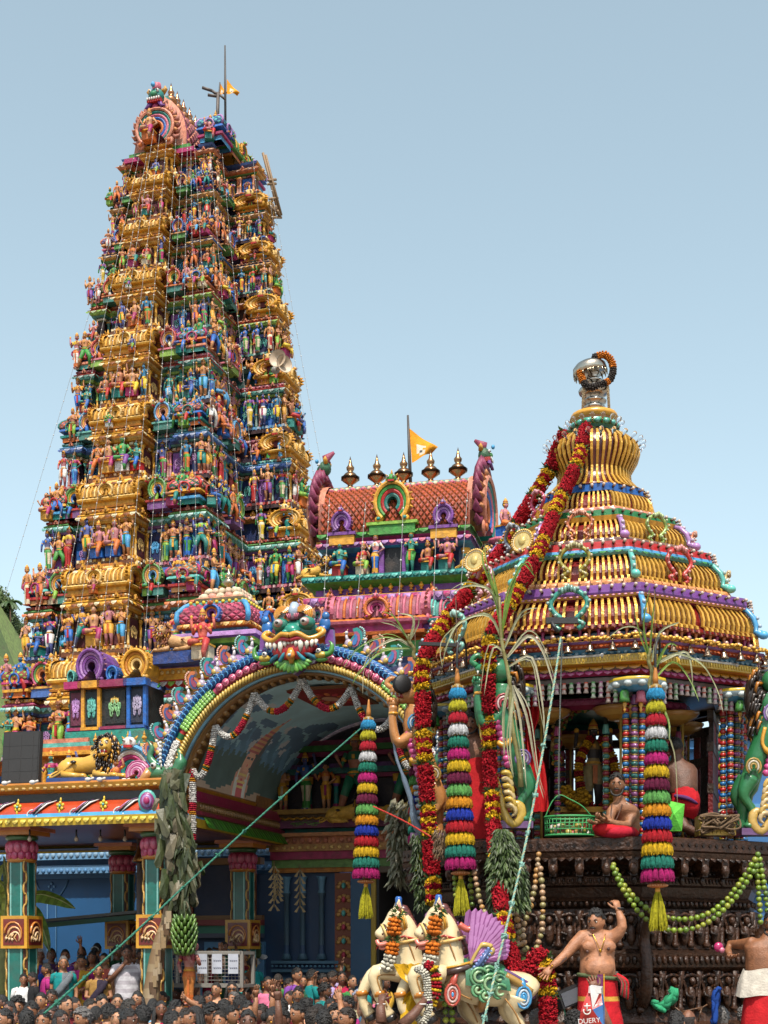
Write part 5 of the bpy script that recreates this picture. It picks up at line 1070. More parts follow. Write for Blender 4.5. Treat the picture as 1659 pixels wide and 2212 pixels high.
# balustrade and eave
m = MB()
for (x, y, an, k, i, L) in along(octp(1.88), 0, .09, facevis): m.lathe([(.026, 0), (.014, .03), (.022, .05), (.012, .07), (.022, .11), (.026, .13)], 6, (.6, .2, .05) if i % 2 else (.38, .02, .14), c=(x, y, 5.41))
mold(m, octp(1.84), [(0, 5.47, NAVY), (.0, 5.5, NAVY), (-.1, 5.5, NAVY)]); mold(m, octp(1.75), [(0, 5.38, BLACK), (0, 5.55, BLACK)])
mold(m, octp(1.9), [(-.1, 5.53, CORAL), (.0, 5.535, CORAL), (.0, 5.56, CORAL), (-.2, 5.57, CORAL)]); dentils(m, octp(1.91), 5.525, 0, .075, (.95, .03, .05), lambda k, i: (.7, .28, .18), facevis, 'petal')
m.build('balustrade', M_GLOSS, car)
m = MB(); mold(m, octp(2.0), [(-.25, 5.42, GOLD), (-.02, 5.395, GIL), (.02, 5.37, GIL)], cap=False)
q = random.Random(5)
for (x, y, an, k, i, L) in along(octp(2.12), 0, .045, facevis):
    for r in range(2): m.ball((x+q.uniform(-.03, .03), y+q.uniform(-.03, .03), 5.39+q.uniform(-.015, .02)), (.03, .03, .018), sh(GIL, q.uniform(.8, 1.2)), 5, 4)
for (x, y, an, k, i, L) in along(octp(1.98), 0, .16, facevis): m.ball((x, y, 5.45), .028, (.6, .35, .3), 6, 5); m.tube([(x, y, 5.39), (x, y, 5.43)], .022, 6, GOLD)
m.build('gilded_edge', M_GILT, car)
m = MB(); EP = [(-.5, 4.99, BROWN), (-.17, 5.06, (.03, .04, .05)), (-.15, 5.07, MAG), (-.12, 5.09, MAG), (-.13, 5.095, (.05, .06, .07)), (-.12, 5.15, (.12, .05, .02)), (-.02, 5.16, GOLD2), (.0, 5.165, YEL), (.0, 5.24, (.62, .38, .03)), (-.05, 5.245, BROWN), (-.05, 5.25, (.03, .2, .36)), (-.02, 5.31, (.04, .24, .42)), (-.0, 5.315, (.5, .03, .01)), (.03, 5.35, (.6, .08, .02)), (.05, 5.355, LILAC), (.06, 5.375, PURP), (.0, 5.385, PURP)]
mold(m, octp(2.0), EP)
dentils(m, octp(2.0), 5.175, .005, .035, (.6, .015, .055), lambda k, i: (.8, .55, .08), facevis, 'ball'); dentils(m, octp(2.0), 5.1, -.11, .12, (.98, .02, .05), lambda k, i: GOLD, facevis, 'petal'); dentils(m, octp(2.0), 5.25, -.035, .07, (.7, .02, .04), lambda k, i: (.3, .5, .62), facevis, 'ball'); dentils(m, octp(2.0), 5.31, .02, .05, (.9, .03, .035), lambda k, i: (.7, .15, .03), facevis, 'petal'); dentils(m, octp(2.0), 5.06, -.13, .09, (.95, .03, .05), lambda k, i: (.62, .1, .3), facevis, 'petal')
m.build('eave', M_GLOSS, car)
m = MB(); m.lathe([(.004, 0), (.012, .0), (.014, -.02), (.03, -.03), (.035, -.055), (.042, -.075), (.055, -.088), (.048, -.09), (.0, -.085)], 12, (.72, .55, .38)); m.tube([(0, 0, .03), (0, 0, 0)], .005, 4, (.3, .2, .1)); bell = m.mesh('bell', M_METAL)
for (x, y, an, k, i, L) in along(octp(2.07), 0, .2, facevis): inst(bell, 'bell', car, tr(x, y, 5.355))
for k, u0, u1 in ((0, .22, .72), (1, .3, .8), (7, .3, .8), (2, .2, .6)):
    m = MB(); a = ov(2.0, k).lerp(ov(2.0, (k+1) % 8), u0); b = ov(2.0, k).lerp(ov(2.0, (k+1) % 8), u1); m.tube([(a.x, a.y, 5.235), (b.x, b.y, 5.235)], .016, 6, (.62, .6, .55)); m.ball((a.x, a.y, 5.235), .025, (.6, .58, .55), 6, 4); m.ball((b.x, b.y, 5.235), .025, (.6, .58, .55), 6, 4); m.build('tube_lamp', M_PLAIN, car)
# hanging strings of little cups under the eave of each face
for k in (7, 0, 1):
    m = MB()
    for i in range(15):
        u = .12+.76*i/14; p = ov(1.83, k).lerp(ov(1.83, k+1), u); c = [(.6, .08, .03), (.1, .4, .1), (.5, .12, .3)][i % 3]; nl = 2+int(3*abs(i-7)/7*.99)
        for j in range(nl): m.lathe([(.022, 0), (.022, -.012), (.018, -.02), (.03, -.055)], 8, [c, mixc(c, WHITE, .4), mixc(c, WHITE, .75)], c=(p.x, p.y, 5.0-.055*j))
    m.build('cup_fringe', M_GLOSS, car)
# clusters of beaded columns
def beadcol(x, y, ca, cb, r=.036, z0=3.37, z1=4.78, top=None):
    m.tube([(x, y, z0), (x, y, z1+.22)], r*.55, 6, (.02, .04, .035)); n = int((z1-z0)/.062)
    for i in range(n):
        z = z0+.03+.062*i; m.lathe([(r*.5, -.026), (r*1.0, -.012), (r*1.02, .012), (r*.5, .026)], 8, ca if i % 2 else cb, c=(x, y, z), cap=False); m.lathe([(r*.8, .026), (r*.9, .031), (r*.8, .036)], 8, (.5, .3, .05), c=(x, y, z), cap=False)
    m.lathe([(r, z1-.03), (r*1.1, z1), (r*.7, z1+.06), (r*.9, z1+.07)], 8, ca, cap=False, c=(x, y, 0))
BA = ((.5, .02, .015), (.02, .17, .42)); BB = ((.3, .09, .25), (.02, .14, .12)); BC = ((.42, .03, .16), (.05, .1, .12)); BD = ((.1, .36, .3), (.4, .03, .05))
for k in range(8):
    m = MB(); c = ov(1.74, k); tn = V((cos(rad(TH0+45*k)), sin(rad(TH0+45*k)))); ou = ov(1, k)
    for i, (s, d, bb) in enumerate(((-.12, 0, BA), (-.04, .04, BB), (.04, .04, BA), (.12, 0, BB), (-.09, -.1, BA), (.09, -.1, BB))):
        p = c+tn*s+ou*d; beadcol(p.x, p.y, *bb)
    m.tube([(c.x, c.y, 3.37), (c.x, c.y, 5.0)], .04, 6, (.06, .025, .012))
    m.lathe([(.2, 4.88), (.26, 4.92), (.3, 4.97), (.3, 5.0), (.2, 5.01)], 12, [SKY, (.45, .6, .68), YEL, GOLD], c=(c.x, c.y, 0), sx=1, sy=1)
    for i in range(12): a = 2*PI*i/12; m.ball((c.x+.27*cos(a), c.y+.27*sin(a), 4.935), (.05, .05, .035), (.6, .7, .72), 6, 4)
    for s, cc in ((-.17, GREEN), (0, PINK), (.17, GREEN)):
        p = c+tn*s+ou*.13; m.lathe([(.03, 4.88), (.045, 4.86), (.05, 4.8), (.06, 4.76)], 8, cc, c=(p.x, p.y, 0)); m.lathe([(.02, 4.76), (.025, 4.73), (.01, 4.7), (.018, 4.685), (.003, 4.65)], 7, GOLD, c=(p.x, p.y, 0))
    m.build('column_cluster', M_GLOSS, car)
for k in range(8):
    m = MB()
    for s in (-.13, .13):
        p = ov(1.0, k)+V((cos(rad(TH0+45*k)), sin(rad(TH0+45*k))))*s; beadcol(p.x, p.y, *(BD if s < 0 else BC), r=.038, z1=4.6)
    p = ov(1.12, k); m.tube([(p.x, p.y, 3.37), (p.x, p.y, 4.85)], .015, 6, (.6, .38, .08)); c = ov(1.02, k)
    m.lathe([(.1, 4.72), (.16, 4.76), (.24, 4.8), (.28, 4.85), (.1, 4.86)], 12, [(.6, .3, .06), (.75, .45, .12), (.7, .35, .1), MAROON], c=(c.x, c.y, 0)); m.build('inner_column', M_GLOSS, car)
m = MB(); mold(m, octp(1.1), [(-.1, 4.85, MAROON), (.05, 4.88, MAG), (.05, 4.95, (.4, .05, .15)), (-.05, 5.0, TEAL)]); mold(m, octp(1.9), [(-.1, 5.0, BROWN), (-.1, 5.05, BROWN)]); dentils(m, octp(1.1), 4.88, .06, .09, (.95, .03, .06), lambda k, i: (.6, .12, .28), None, 'petal'); m.build('inner_ceiling', M_GLOSS, car)
# platform and dark carved body
WD = (.022, .009, .004); WD2 = (.055, .022, .01)
m = MB(); mold(m, octp(2.22), [(-.3, 3.2, WD), (-.02, 3.22, WD), (0, 3.24, WD2), (0, 3.36, WD2), (-.02, 3.37, WD2)])
for (x, y, an, k, i, L) in along(octp(2.22), 0, .085, facevis): m.M = tr(x, y, 3.3) @ rz(an) @ ry(PI/4); m.box((0, -.0, 0), (.03, .02, .03), WD)
m.M = MX.Identity(4); m.build('platform', M_WOOD, car)
m = MB(); BP = [(.8, .5), (1.45, .55), (1.55, .8), (1.45, .85), (1.45, 1.25), (1.55, 1.3), (1.58, 1.45), (1.5, 1.5), (1.45, 1.6), (1.45, 2.0), (1.52, 2.06), (1.55, 2.2), (1.48, 2.25), (1.46, 2.62), (1.45, 2.66), (1.5, 2.74), (1.45, 2.78), (1.48, 2.88), (1.56, 2.9), (1.58, 2.98), (1.5, 3.02), (1.56, 3.1), (1.7, 3.16), (1.72, 3.22)]
mold(m, octp(1), [((r*1.3-1)*cos(PI/8), z, WD2 if i % 3 else WD) for i, (r, z) in enumerate(BP)])
q = random.Random(12)
for (R, z, step, size, shp) in ((1.5, 2.68, .06, (.8, .04, .06), 'ball'), (1.58, 2.91, .045, (.7, .03, .06), 'ball'), (1.55, 2.08, .07, (.8, .05, .1), 'ball'), (1.58, 1.32, .09, (.85, .05, .1), 'petal'), (1.54, 3.0, .06, (.7, .04, .05), 'petal'), (1.68, 3.13, .08, (.8, .05, .05), 'petal')): dentils(m, octp(R*1.3+.01), z, 0, step, size, lambda k, i: WD2 if i % 2 else WD, facevis, shp)
for (x, y, an, k, i, L) in along(octp(2.12), 0, .26, facevis):   # brackets under the platform
    m.M = tr(x, y, 3.02) @ rz(an); m.box((0, 0, .1), (.09, .16, .14), WD2); m.box((0, -.02, .0), (.07, .12, .08), WD); m.ball((0, -.06, .03), (.05, .06, .07), WD2, 7, 5); m.lathe([(.02, 0), (.03, -.06), (.012, -.1)], 6, WD, c=(0, -.03, -.03))
for R, z0, h_, st in ((1.46, 2.26, .38, .19), (1.46, 1.6, .42, .21), (1.46, .88, .36, .22)):
    for (x, y, an, k, i, L) in along(octp(R*1.3+.01), 0, st, facevis):   # carved figures, pilasters and scrolls in the panels
        m.M = tr(x, y, z0) @ rz(an); m.lathe([(.03, 0), (.045, .03), (.025, .06), (.03, h_*.5), (.02, h_*.6), (.035, h_*.8), (.05, h_)], 7, WD2, c=(L*.45, -.03, 0))
        m.ball((0, -.04, h_*.35), (.05, .05, h_*.3), WD2, 8, 6); m.ball((0, -.06, h_*.75), (.035, .04, .045), WD2, 7, 5); m.tube([(-.05, -.03, h_*.55), (-.08, -.07, h_*.4), (-.02, -.09, h_*.35)], .018, 5, WD); m.tube([(.05, -.03, h_*.55), (.09, -.05, h_*.65), (.07, -.06, h_*.85)], .018, 5, WD)
        for _ in range(5): m.ball((q.uniform(-L*.4, L*.4), -.02, q.uniform(0, h_)), (q.uniform(.015, .035),)*3, WD, 5, 4)
        m.arc((0, h_*.5), h_*.42, -.3, PI+.3, .03, -.05, .02, WD2, n=8)
m.M = MX.Identity(4)
for k in range(8):     # rearing brackets at the corners
    m.M = tr(*ov(1.95, k), 0) @ rz(rad(TH0+45*k)); m.tube(bez([(0, .1, 1.65), (0, -.1, 1.8), (0, -.12, 2.1), (0, -.05, 2.35), (0, -.2, 2.6)], 4), [.06]*12+[.05, .05, .045, .04, .03], 7, WD2); m.ball((0, -.22, 2.62), (.06, .09, .07), WD2, 7, 5)
m.M = MX.Identity(4); m.build('carved_body', M_WOOD, car)
def wheel(x, y): 
    m = MB(); m.M = tr(x, y, .75) @ rz(rad(8)) @ ry(PI/2); m.lathe([(.2, -.16), (.3, -.13), (.7, -.1), (.75, -.1), (.75, .1), (.7, .1), (.3, .13), (.2, .16)], 28, WD); m.M = MX.Identity(4); m.build('wheel', M_WOOD, car)
for x in (-1.45, 1.45):
    for y in (-.9, .9): wheel(x, y)
# deity seated inside, with garlands
t = thing('deity_image', 'gold clad deity hung with flower garlands inside the chariot', 'idol', tr(*CC) @ tr(-.05, -.35, 3.37)); m = MB()
m.box((0, .1, .2), (.8, .6, .4), (.4, .2, .04)); m.box((0, .1, .43), (.9, .7, .06), GOLD); g = statue(random.Random(4), 'stand', skin=(.05, .04, .04), lower=(.35, .25, .1), upper=(.4, .25, .08), arms='four', crown=1); m.merge(g, tr(0, 0, .46) @ sc(1.0)); m.arc((0, 1.2), .42, -.5, PI+.5, .1, .12, .2, (.4, .2, .04), n=18, rz=1.1)
q = random.Random(3)
for _ in range(170): a = q.uniform(-.4, PI+.4); m.ball((.42*cos(a)+q.uniform(-.06, .06), .1, 1.2+.46*sin(a)+q.uniform(-.06, .06)), q.uniform(.012, .03), q.choice([GOLD, GOLDL, (.4, .02, .03), GREEN]), 5, 4)
m.build('figure', M_PAINT, t); m = MB()
for s in (-1, 1): petals(m, bez([(s*.05, -.12, 1.25), (s*.2, -.18, .95), (s*.16, -.2, .6), (s*.04, -.2, .45)], 4), .05, lambda s_, L, q: (.75, .38, .02) if int(s_/.07) % 2 else (.35, .02, .02), 4)
for x, z in ((-.3, .5), (-.2, .55), (.3, .5), (.15, .5), (-.38, .6), (.35, .62)): petals(m, [(x, -.3, z-.05), (x+.05, -.3, z+.05)], .09, lambda s_, L, q: 'leaf' if q.random() < .6 else (.7, .35, .02), 6)
m.build('flowers', M_FLOWER, t)
t = thing('curtain', 'red cloth curtain tied at the left column of the chariot', 'curtain', tr(*CC)); 
m = MB(); vs = []; n = 16; p0 = at(1138, 1478, 14.75)-CC; 
for j in range(12):
    f = j/11; wd = .2-.12*math.exp(-((f-.42)/.12)**2)+.05*f; cx = p0.x-.05+.1*f
    for i in range(n+1): u = i/n-.5; vs.append((cx+u*wd*1.6, p0.y+.05*sin(i*1.9+f*2)+.02*f, p0.z-f*1.35))
m.add(vs, [(j*(n+1)+i, j*(n+1)+i+1, (j+1)*(n+1)+i+1, (j+1)*(n+1)+i) for j in range(11) for i in range(n)], (.5, .012, .015), True); m.build('cloth', M_CLOTH, t)
MED = MB(); MED.lathe([(.13, 0), (.135, .02), (.12, .03), (.1, .02), (.09, .02), (.02, .035)], 22, [GOLD, GIL, (.85, .7, .4), GIL, (.85, .65, .25)])
for i in range(30): a = 2*PI*i/30; MED.ball((.12*cos(a), .12*sin(a), .03), .012, GOLDL, 5, 4)
MED.ball((0, 0, .02), (.05, .06, .03), (.8, .6, .2), 8, 6)
for k, (px, py, D) in enumerate(((1130, 1170, 14.95), (1027, 1212, 15.3))): MED.build('gold_medallion', M_GILT, car, at(px, py, D)-CC, (PI/2-.1, 0, -.55))

for k in (2, 3, 4, 5):     # dark slatted screens added at the far side to darken the pavilion interior
    m = MB(); a, b_ = ov(1.45, k), ov(1.45, (k+1) % 8)
    for i in range(9):
        p = a.lerp(b_, (i+.5)/9); h_ = 1.45 if i % 3 else 1.1; m.box((p.x, p.y, 3.37+h_/2), (.1, .05, h_), (.05, .02, .012) if i % 2 else (.25, .02, .02), rz=math.atan2((b_-a).y, (b_-a).x))
    for z in (3.5, 4.0, 4.45, 4.8): p = (a+b_)/2; m.box((p.x, p.y, z), ((b_-a).length, .07, .1), (.06, .03, .015), rz=math.atan2((b_-a).y, (b_-a).x))
    m.build('darkening_screen', M_WOOD, car)
# ---------------------------------------------------------------- rearing leonine beasts at the chariot corners
def yali(M, name, label, skin, mane, patch, scrollc):
    t = thing(name, label, 'statue', M); m = MB(); k = .0048   # drawn in photo units, 4.8 mm each, x to the right, z up
    S_ = lambda pts: [(p[0]*k, p[1]*k, p[2]*k) for p in pts]
    m.tube(bez(S_([(62, 10, 0), (58, 4, 60), (40, 0, 130), (18, -6, 195), (8, -8, 250), (10, -10, 290)]), 5), [.06]*4+[.075]*3+[.105]*4+[.125]*5+[.13]*5+[.12]*3+[.1]*2, 12, skin)
    m.tube(bez(S_([(50, -12, 110), (66, -16, 70), (46, -16, 36), (58, -18, 0)]), 4), [.1, .095, .085, .075, .06, .05, .045, .045, .045, .04, .04, .04, .045], 9, skin)
    m.tube(bez(S_([(52, 22, 110), (74, 22, 70), (60, 22, 36), (72, 22, 0)]), 4), [.1, .095, .085, .075, .06, .05, .045, .045, .045, .04, .04, .04, .045], 9, sh(skin, .8))
    for x, y in ((54, -20), (68, 20)): m.ball((x*k, y*k, 5*k), (.07, .05, .035), skin, 8, 5)
    for y in (-20, 8):
        m.tube(bez(S_([(6, y, 225), (-30, y-4, 205), (-42, y-6, 250), (-40, y-6, 285)]), 4), [.075, .07, .065, .06, .055, .05, .048, .046, .044, .044, .046, .05, .055], 8, skin)
        m.ball((-40*k, (y-8)*k, 292*k), (.06, .05, .05), skin, 8, 5)
        for j in range(4): m.ball(((-52+7*j)*k, (y-14)*k, 298*k), (.02, .025, .028), sh(skin, 1.3), 6, 4)
        m.lathe([(.05, 0), (.058, .015), (.05, .03)], 9, GOLD, c=(-41*k, (y-6)*k, 265*k))
    H = V((-2*k, -14*k, 318*k)); m.ball(H, (.14, .11, .13), skin, 12, 8); m.ball(H+V((-.12, -.01, .02)), (.11, .085, .06), sh(skin, 1.2), 10, 7); m.ball(H+V((-.1, -.01, -.09)), (.09, .07, .035), skin, 9, 6); m.ball(H+V((-.08, -.01, -.04)), (.08, .07, .05), (.4, .02, .02), 8, 5)
    for j in range(5): m.tube([H+V((-.2+.04*j, -.06, -.01)), H+V((-.2+.04*j, -.065, -.055))], [.014, .003], 5, WHITE)
    m.tube(bez([H+V((-.2, 0, .05)), H+V((-.26, 0, .1)), H+V((-.2, 0, .16)), H+V((-.13, 0, .12))], 3), [.03]*8+[.025, .01], 6, sh(skin, 1.1))
    m.ball(H+V((-.06, -.1, .05)), (.035, .02, .03), WHITE, 7, 5); m.ball(H+V((-.065, -.115, .05)), .015, BLACK, 6, 4)
    m.build('body', M_GLOSS, t); m = MB(); q = random.Random(7)
    m.ball((34*k, 4*k, 285*k), (.13, .1, .26), mane, 10, 7)
    for i in range(75):
        f = q.random(); p = V((lerp(12, 42, q.random())*k, q.uniform(-20, 12)*k, lerp(215, 345, f)*k)); c = mane if q.random() < .72 else GOLD2
        m.tube([p, p+V((.05, -.03, .0)), p+V((.07, -.02, -.07)), p+V((.05, 0, -.12))], [.022, .022, .016, .003], 4, c)
    m.build('mane', M_GLOSS, t); m = MB()
    for j in range(9): m.ball(((-6+j*3.2)*k, -26*k, (222-13*j)*k), (.045, .035, .038), (.6, .08, .26), 8, 5)
    m.build('belly_ribs', M_GLOSS, t); m = MB()
    m.tube(bez(S_([(-40, -16, 255), (-36, -20, 180), (-16, -24, 120), (0, -24, 70), (10, -24, 20), (30, -24, -8), (48, -24, 10), (44, -24, 34), (30, -24, 32), (32, -24, 20)]), 4), [.016]*8+[.028]*6+[.045]*8+[.05]*6+[.04]*5+[.025]*4, 8, scrollc, sq=.7)
    for j in range(6):
        b = V((4*k+.01*j, -30*k, (100-14*j)*k)); m.tube(bez([b, b+V((.07, -.01, .0)), b+V((.1, -.01, -.07)), b+V((.05, -.01, -.11))], 3), [.02, .028, .03, .03, .028, .026, .022, .018, .012, .004], 5, mixc(scrollc, WHITE, .25*(j % 2)))
    m.build('tail_scroll', M_GLOSS, t); m = MB()
    for (cx, cz, r, c) in ((10, 245, .085, patch), (50, 130, .075, (.2, .12, .36) if patch[0] > .3 else (.4, .25, .05))):
        for s in range(3): m.tube([(cx*k+(r-.024*s)*cos(u), -34*k+.02*s*0-.012, cz*k+(r-.024*s)*sin(u)*1.15) for u in [-.9+.5*j for j in range(11)]], [.012]*10+[.004], 5, (patch if s != 1 else mixc(patch, WHITE, .6)) if cx == 10 else (c if s != 1 else mixc(c, WHITE, .5)))
    m.tube(bez(S_([(24, -32, 215), (30, -32, 180), (12, -34, 158), (-4, -30, 166)]), 4), [.02]*6+[.03]*6+[.015], 6, GOLD); m.build('collar_ornament', M_GLOSS, t)
    m = MB(); m.box((.17, 0, -.04), (.36, .26, .07), (.16, .07, .2)); m.build('base', M_GLOSS, t); return t
def ypos(px, py, D): return tr(*at(px, py, D))
yali(ypos(1075, 1775, 14.2), 'rearing_beast', 'green rearing beast statue with dark mane and gold tail scroll', (.03, .22, .09), (.03, .02, .015), (.4, .03, .05), (.6, .4, .06))
yali(ypos(888, 1800, 15.2) @ sc(1.0), 'rearing_beast', 'orange rearing beast statue behind the long red garland', (.6, .26, .08), (.035, .022, .015), (.05, .25, .5), (.16, .22, .3))
yali(ypos(1668, 1790, 14.5) @ sc(-1, 1, 1), 'rearing_beast', 'green rearing beast statue cut off at the right edge', (.03, .2, .07), (.03, .02, .015), (.25, .15, .4), (.62, .4, .1))
# ---------------------------------------------------------------- winged horses
CRM = (.84, .68, .4); TAN = (.5, .25, .07)
def horse(M, label):
    t = thing('winged_horse', label, 'statue', M, 'winged horses pulling the chariot'); m = MB(); k = .0043
    P = lambda x, y, z: (x*k, y*k, z*k)      # x to the right, z up, photo units round (1000,2100)
    B = lambda pts, n=4: bez([P(*p) for p in pts], n)
    m.tube(B([(128, 0, -52), (115, 0, -40), (80, 0, -32), (40, 0, -30), (0, 0, -14), (-28, 0, 4), (-46, 0, 0)]), [.1, .13, .155, .165, .17, .17, .165, .16, .155, .155, .155, .155, .16, .165, .165, .16, .155, .145, .135, .125, .12, .11, .1, .085, .06], 14, CRM)
    m.tube(B([(-22, 0, 0), (-26, 0, 28), (-26, 0, 58), (-30, 0, 84), (-42, 0, 106)]), [.17, .155, .14, .13, .12, .115, .11, .105, .1, .098, .095, .09, .085, .082, .08, .075, .07], 12, CRM)
    m.tube(B([(-38, 0, 112), (-52, 0, 108), (-66, 0, 92), (-80, 0, 76), (-88, 0, 66)]), [.06, .075, .085, .088, .085, .08, .072, .066, .062, .06, .058, .057, .058, .06, .058, .05, .035], 11, CRM)
    m.tube(B([(-44, 0, 88), (-60, 0, 72), (-76, 0, 56), (-82, 0, 54)]), [.06, .058, .052, .047, .042, .038, .035, .033, .03, .03, .028, .025, .015], 9, CRM)
    for s in (-1, 1):
        m.tube(B([(100, s*20, -50), (92, s*22, -78), (108, s*22, -104), (104, s*22, -150)]), [.12, .11, .1, .085, .07, .06, .055, .05, .045, .042, .04, .04, .045], 9, CRM)
        ox = -12 if s > 0 else 12; m.tube(B([(-40, s*20, -4), (-92-ox*.2, s*22, -2), (-104+ox, s*22, -40), (-98+ox*1.4, s*22, -66), (-86+ox*1.4, s*22, -86)]), [.085, .082, .078, .075, .07, .062, .056, .052, .05, .046, .042, .04, .042, .044, .046, .05, .055], 10, CRM)
        m.tube(B([(-60, s*38, -6), (-92-ox*.2, s*36, -8), (-100+ox, s*34, -36), (-92+ox*1.4, s*34, -70)]), .007, 4, TAN); m.tube(B([(-30, s*36, -20), (-14, s*38, -40), (10, s*39, -52)]), .007, 4, TAN); m.tube(B([(74, s*40, -50), (92, s*44, -76), (104, s*40, -100)]), .007, 4, TAN); m.tube(B([(-16, s*26, 6), (-22, s*28, 30), (-36, s*24, 70)]), .006, 4, TAN)
        m.tube([P(-104+ox*1.2, s*22, -38), P(-102+ox*1.2, s*22, -48)], .058, 9, GOLD2); m.tube([P(-86+ox*1.4, s*22, -86), P(-80+ox*1.4, s*22, -96)], [.055, .06], 8, BLACK)
    for s in (-1, 1):
        m, sv_ = MB(), m
        m.tube([P(-46, s*10, 116), P(-50, s*13, 130), P(-49, s*14, 144)], [.03, .028, .003], 6, CRM); m.tube([P(-47, s*10-4, 118), P(-50, s*13-4, 130), P(-49, s*13-3, 140)], [.018, .018, .002], 5, (.65, .25, .2)); m.build('ear', M_GLOSS, t); m = sv_
        y = s*19; m.ball(P(-56, y*.96, 104), (.032, .016, .026), (.3, .1, .05), 8, 5); m.ball(P(-56, y*1.0, 104), (.024, .014, .018), WHITE, 8, 5); m.ball(P(-57, y*1.06, 104), .014, (.12, .03, .03), 7, 5); m.ball(P(-82, s*11, 74), (.018, .012, .02), (.08, .02, .02), 7, 5)
        m.tube([P(-64, y*.85, 113), P(-55, y*.9, 112), P(-48, y*.9, 106)], .007, 4, (.25, .08, .04))
    m.tube(B([(-92, -7, 62), (-88, -12, 54), (-74, -14, 56), (-62, -15, 62)]), .02, 6, (.72, .22, .16)); m.tube(B([(-86, -4, 48), (-80, -10, 46), (-70, -11, 50)]), .016, 6, (.7, .2, .15))
    m.box(P(-80, 0, 55), (.06, .07, .02), (.3, .02, .02), rot=MX.Rotation(-.7, 3, 'Y'))
    for j in range(6): m.box(P(-87+4*j, -11, 56+1.2*j), (.014, .01, .014), WHITE)
    m.tube([P(-90, -4, 50), P(-94, -8, 44)], [.012, .002], 4, RED); m.build('body', M_GLOSS, t)
    m = MB()
    for (x0, z0, x1, z1, r, c) in ((-78, 94, -66, 60, .083, (.06, .03, .015)), (-47, 124, -36, 78, .098, GOLD), (-33, 80, -14, 84, 0, TAN)):
        if r: 
            a = V(P(x0, 0, z0)); b = V(P(x1, 0, z1)); c0 = (a+b)/2; d = (b-a); L = d.length/2; ax = d.normalized()
            for o, cc in ((0, c), (.018, GOLDL), (-.018, GOLDL)):
                n_ = V((ax.z, 0, -ax.x)); m.tube([c0+n_*o+ax*(L*1.02*cos(u))+V((0, r*1.02*sin(u), 0)) for u in [2*PI*i/16 for i in range(17)]], .011, 5, cc, cap=False)
    m.tube([V(P(-16, 0, -2))+V((.175*cos(u)*.9, .17*sin(u), .035*cos(u)+.03)) for u in [2*PI*i/20 for i in range(21)]], .03, 6, (.05, .02, .015), cap=False)
    m.tube([V(P(-16, 0, 4))+V((.172*cos(u)*.9, .168*sin(u), .035*cos(u)+.04)) for u in [2*PI*i/20 for i in range(21)]], .012, 6, GOLD, cap=False)
    m.tube([V(P(-24, 0, 62))+V((.115*cos(u), .115*sin(u), .025*cos(u))) for u in [2*PI*i/18 for i in range(19)]], .016, 6, GOLDL, cap=False); m.tube([V(P(28, 0, -30))+V((.02, .178*cos(u), .178*sin(u))) for u in [2*PI*i/20 for i in range(21)]], .035, 6, (.4, .2, .05), cap=False)
    m.tube([P(-66, -15, 60), P(-40, -22, 70), P(-10, -26, 62)], .01, 5, RED); m.tube(B([(-12, -24, 92), (4, -26, 82), (16, -24, 88), (12, -24, 96)]), [.03]*8+[.04, .03, .02, .015, .005], 6, (.6, .12, .08)); m.build('harness', M_GLOSS, t)
    m = MB(); m.lathe([(.035, 0), (.03, .04), (.035, .07), (.028, .09), (.03, .13), (.02, .145)], 8, (.02, .12, .42), c=P(-48, -2, 116)); 
    for j in range(16):
        f = j/15; m.ball(P(lerp(-38, 2, f), 0, lerp(122, 44, f)), (.055, .035, .05), (.2, .06, .05) if j % 2 else (.13, .035, .03), 7, 5)
    m.build('crest', M_GLOSS, t); m = MB()
    for s in (-1, 1):      # wing: overlapping feathers fanning up and back
        y = -30*s if s > 0 else 30
        for r_, n_, L0 in ((0, 13, 104), (1, 11, 78), (2, 9, 54)):
            for i in range(n_):
                a = rad(lerp(84, 10, i/(n_-1))); L_ = L0*(1-.28*(i/(n_-1))**2); d = V((cos(a), 0, sin(a))); b = V(P(8, y, 20)); nrm = V((-d.z, 0, d.x)); wf = .034
                p1 = b+d*L_*k*.5; p2 = b+d*L_*k*.92; p3 = b+d*L_*k; yo = V((0, (-.008*r_-.002*i)*(1 if s > 0 else -1), 0))
                m.add([b+yo, p1+nrm*wf+yo, p2+nrm*wf*.9+yo, p3+yo, p2-nrm*wf*.9+yo, p1-nrm*wf+yo, p1+yo*1+V((0, -.014*s, 0))], [(0, 6, 1), (1, 6, 2), (2, 6, 3), (3, 6, 4), (4, 6, 5), (5, 6, 0)], [(.4, .15, .38), (.45, .18, .42), (.45, .18, .42), (.28, .07, .25), (.28, .07, .25), (.25, .06, .22)])
        y2 = y-4*s; m.tube([P(12, y2, -2), P(28, y2, 22), P(42, y2, 44)], [.03, .06, .045], 8, (.06, .12, .32), sq=.4)
        for i in range(22): m.ball(P(14+1.5*i+4*(i % 3-1), y2-5*s, 2+2.0*i-2*(i % 3-1)), (.016, .012, .016), (.18, .3, .6), 6, 4)
        for q_ in (-1, 1): m.tube(B([(8, y2, 14 if q_ > 0 else -8), (26+q_*-8, y2-2*s, 36+q_*6-6), (38-8*q_, y2-2*s, 58+8*q_-14), (48-2*q_, y2-2*s, 60+q_*4-14), (46, y2-2*s, 48)]), [.016]*8+[.024]*6+[.02, .014, .006], 6, (.6, .42, .1))
    m.build('wing', M_GLOSS, t); m = MB()      # saddle cloth with curls and pendants
    n = 14; vs = []; fs = []
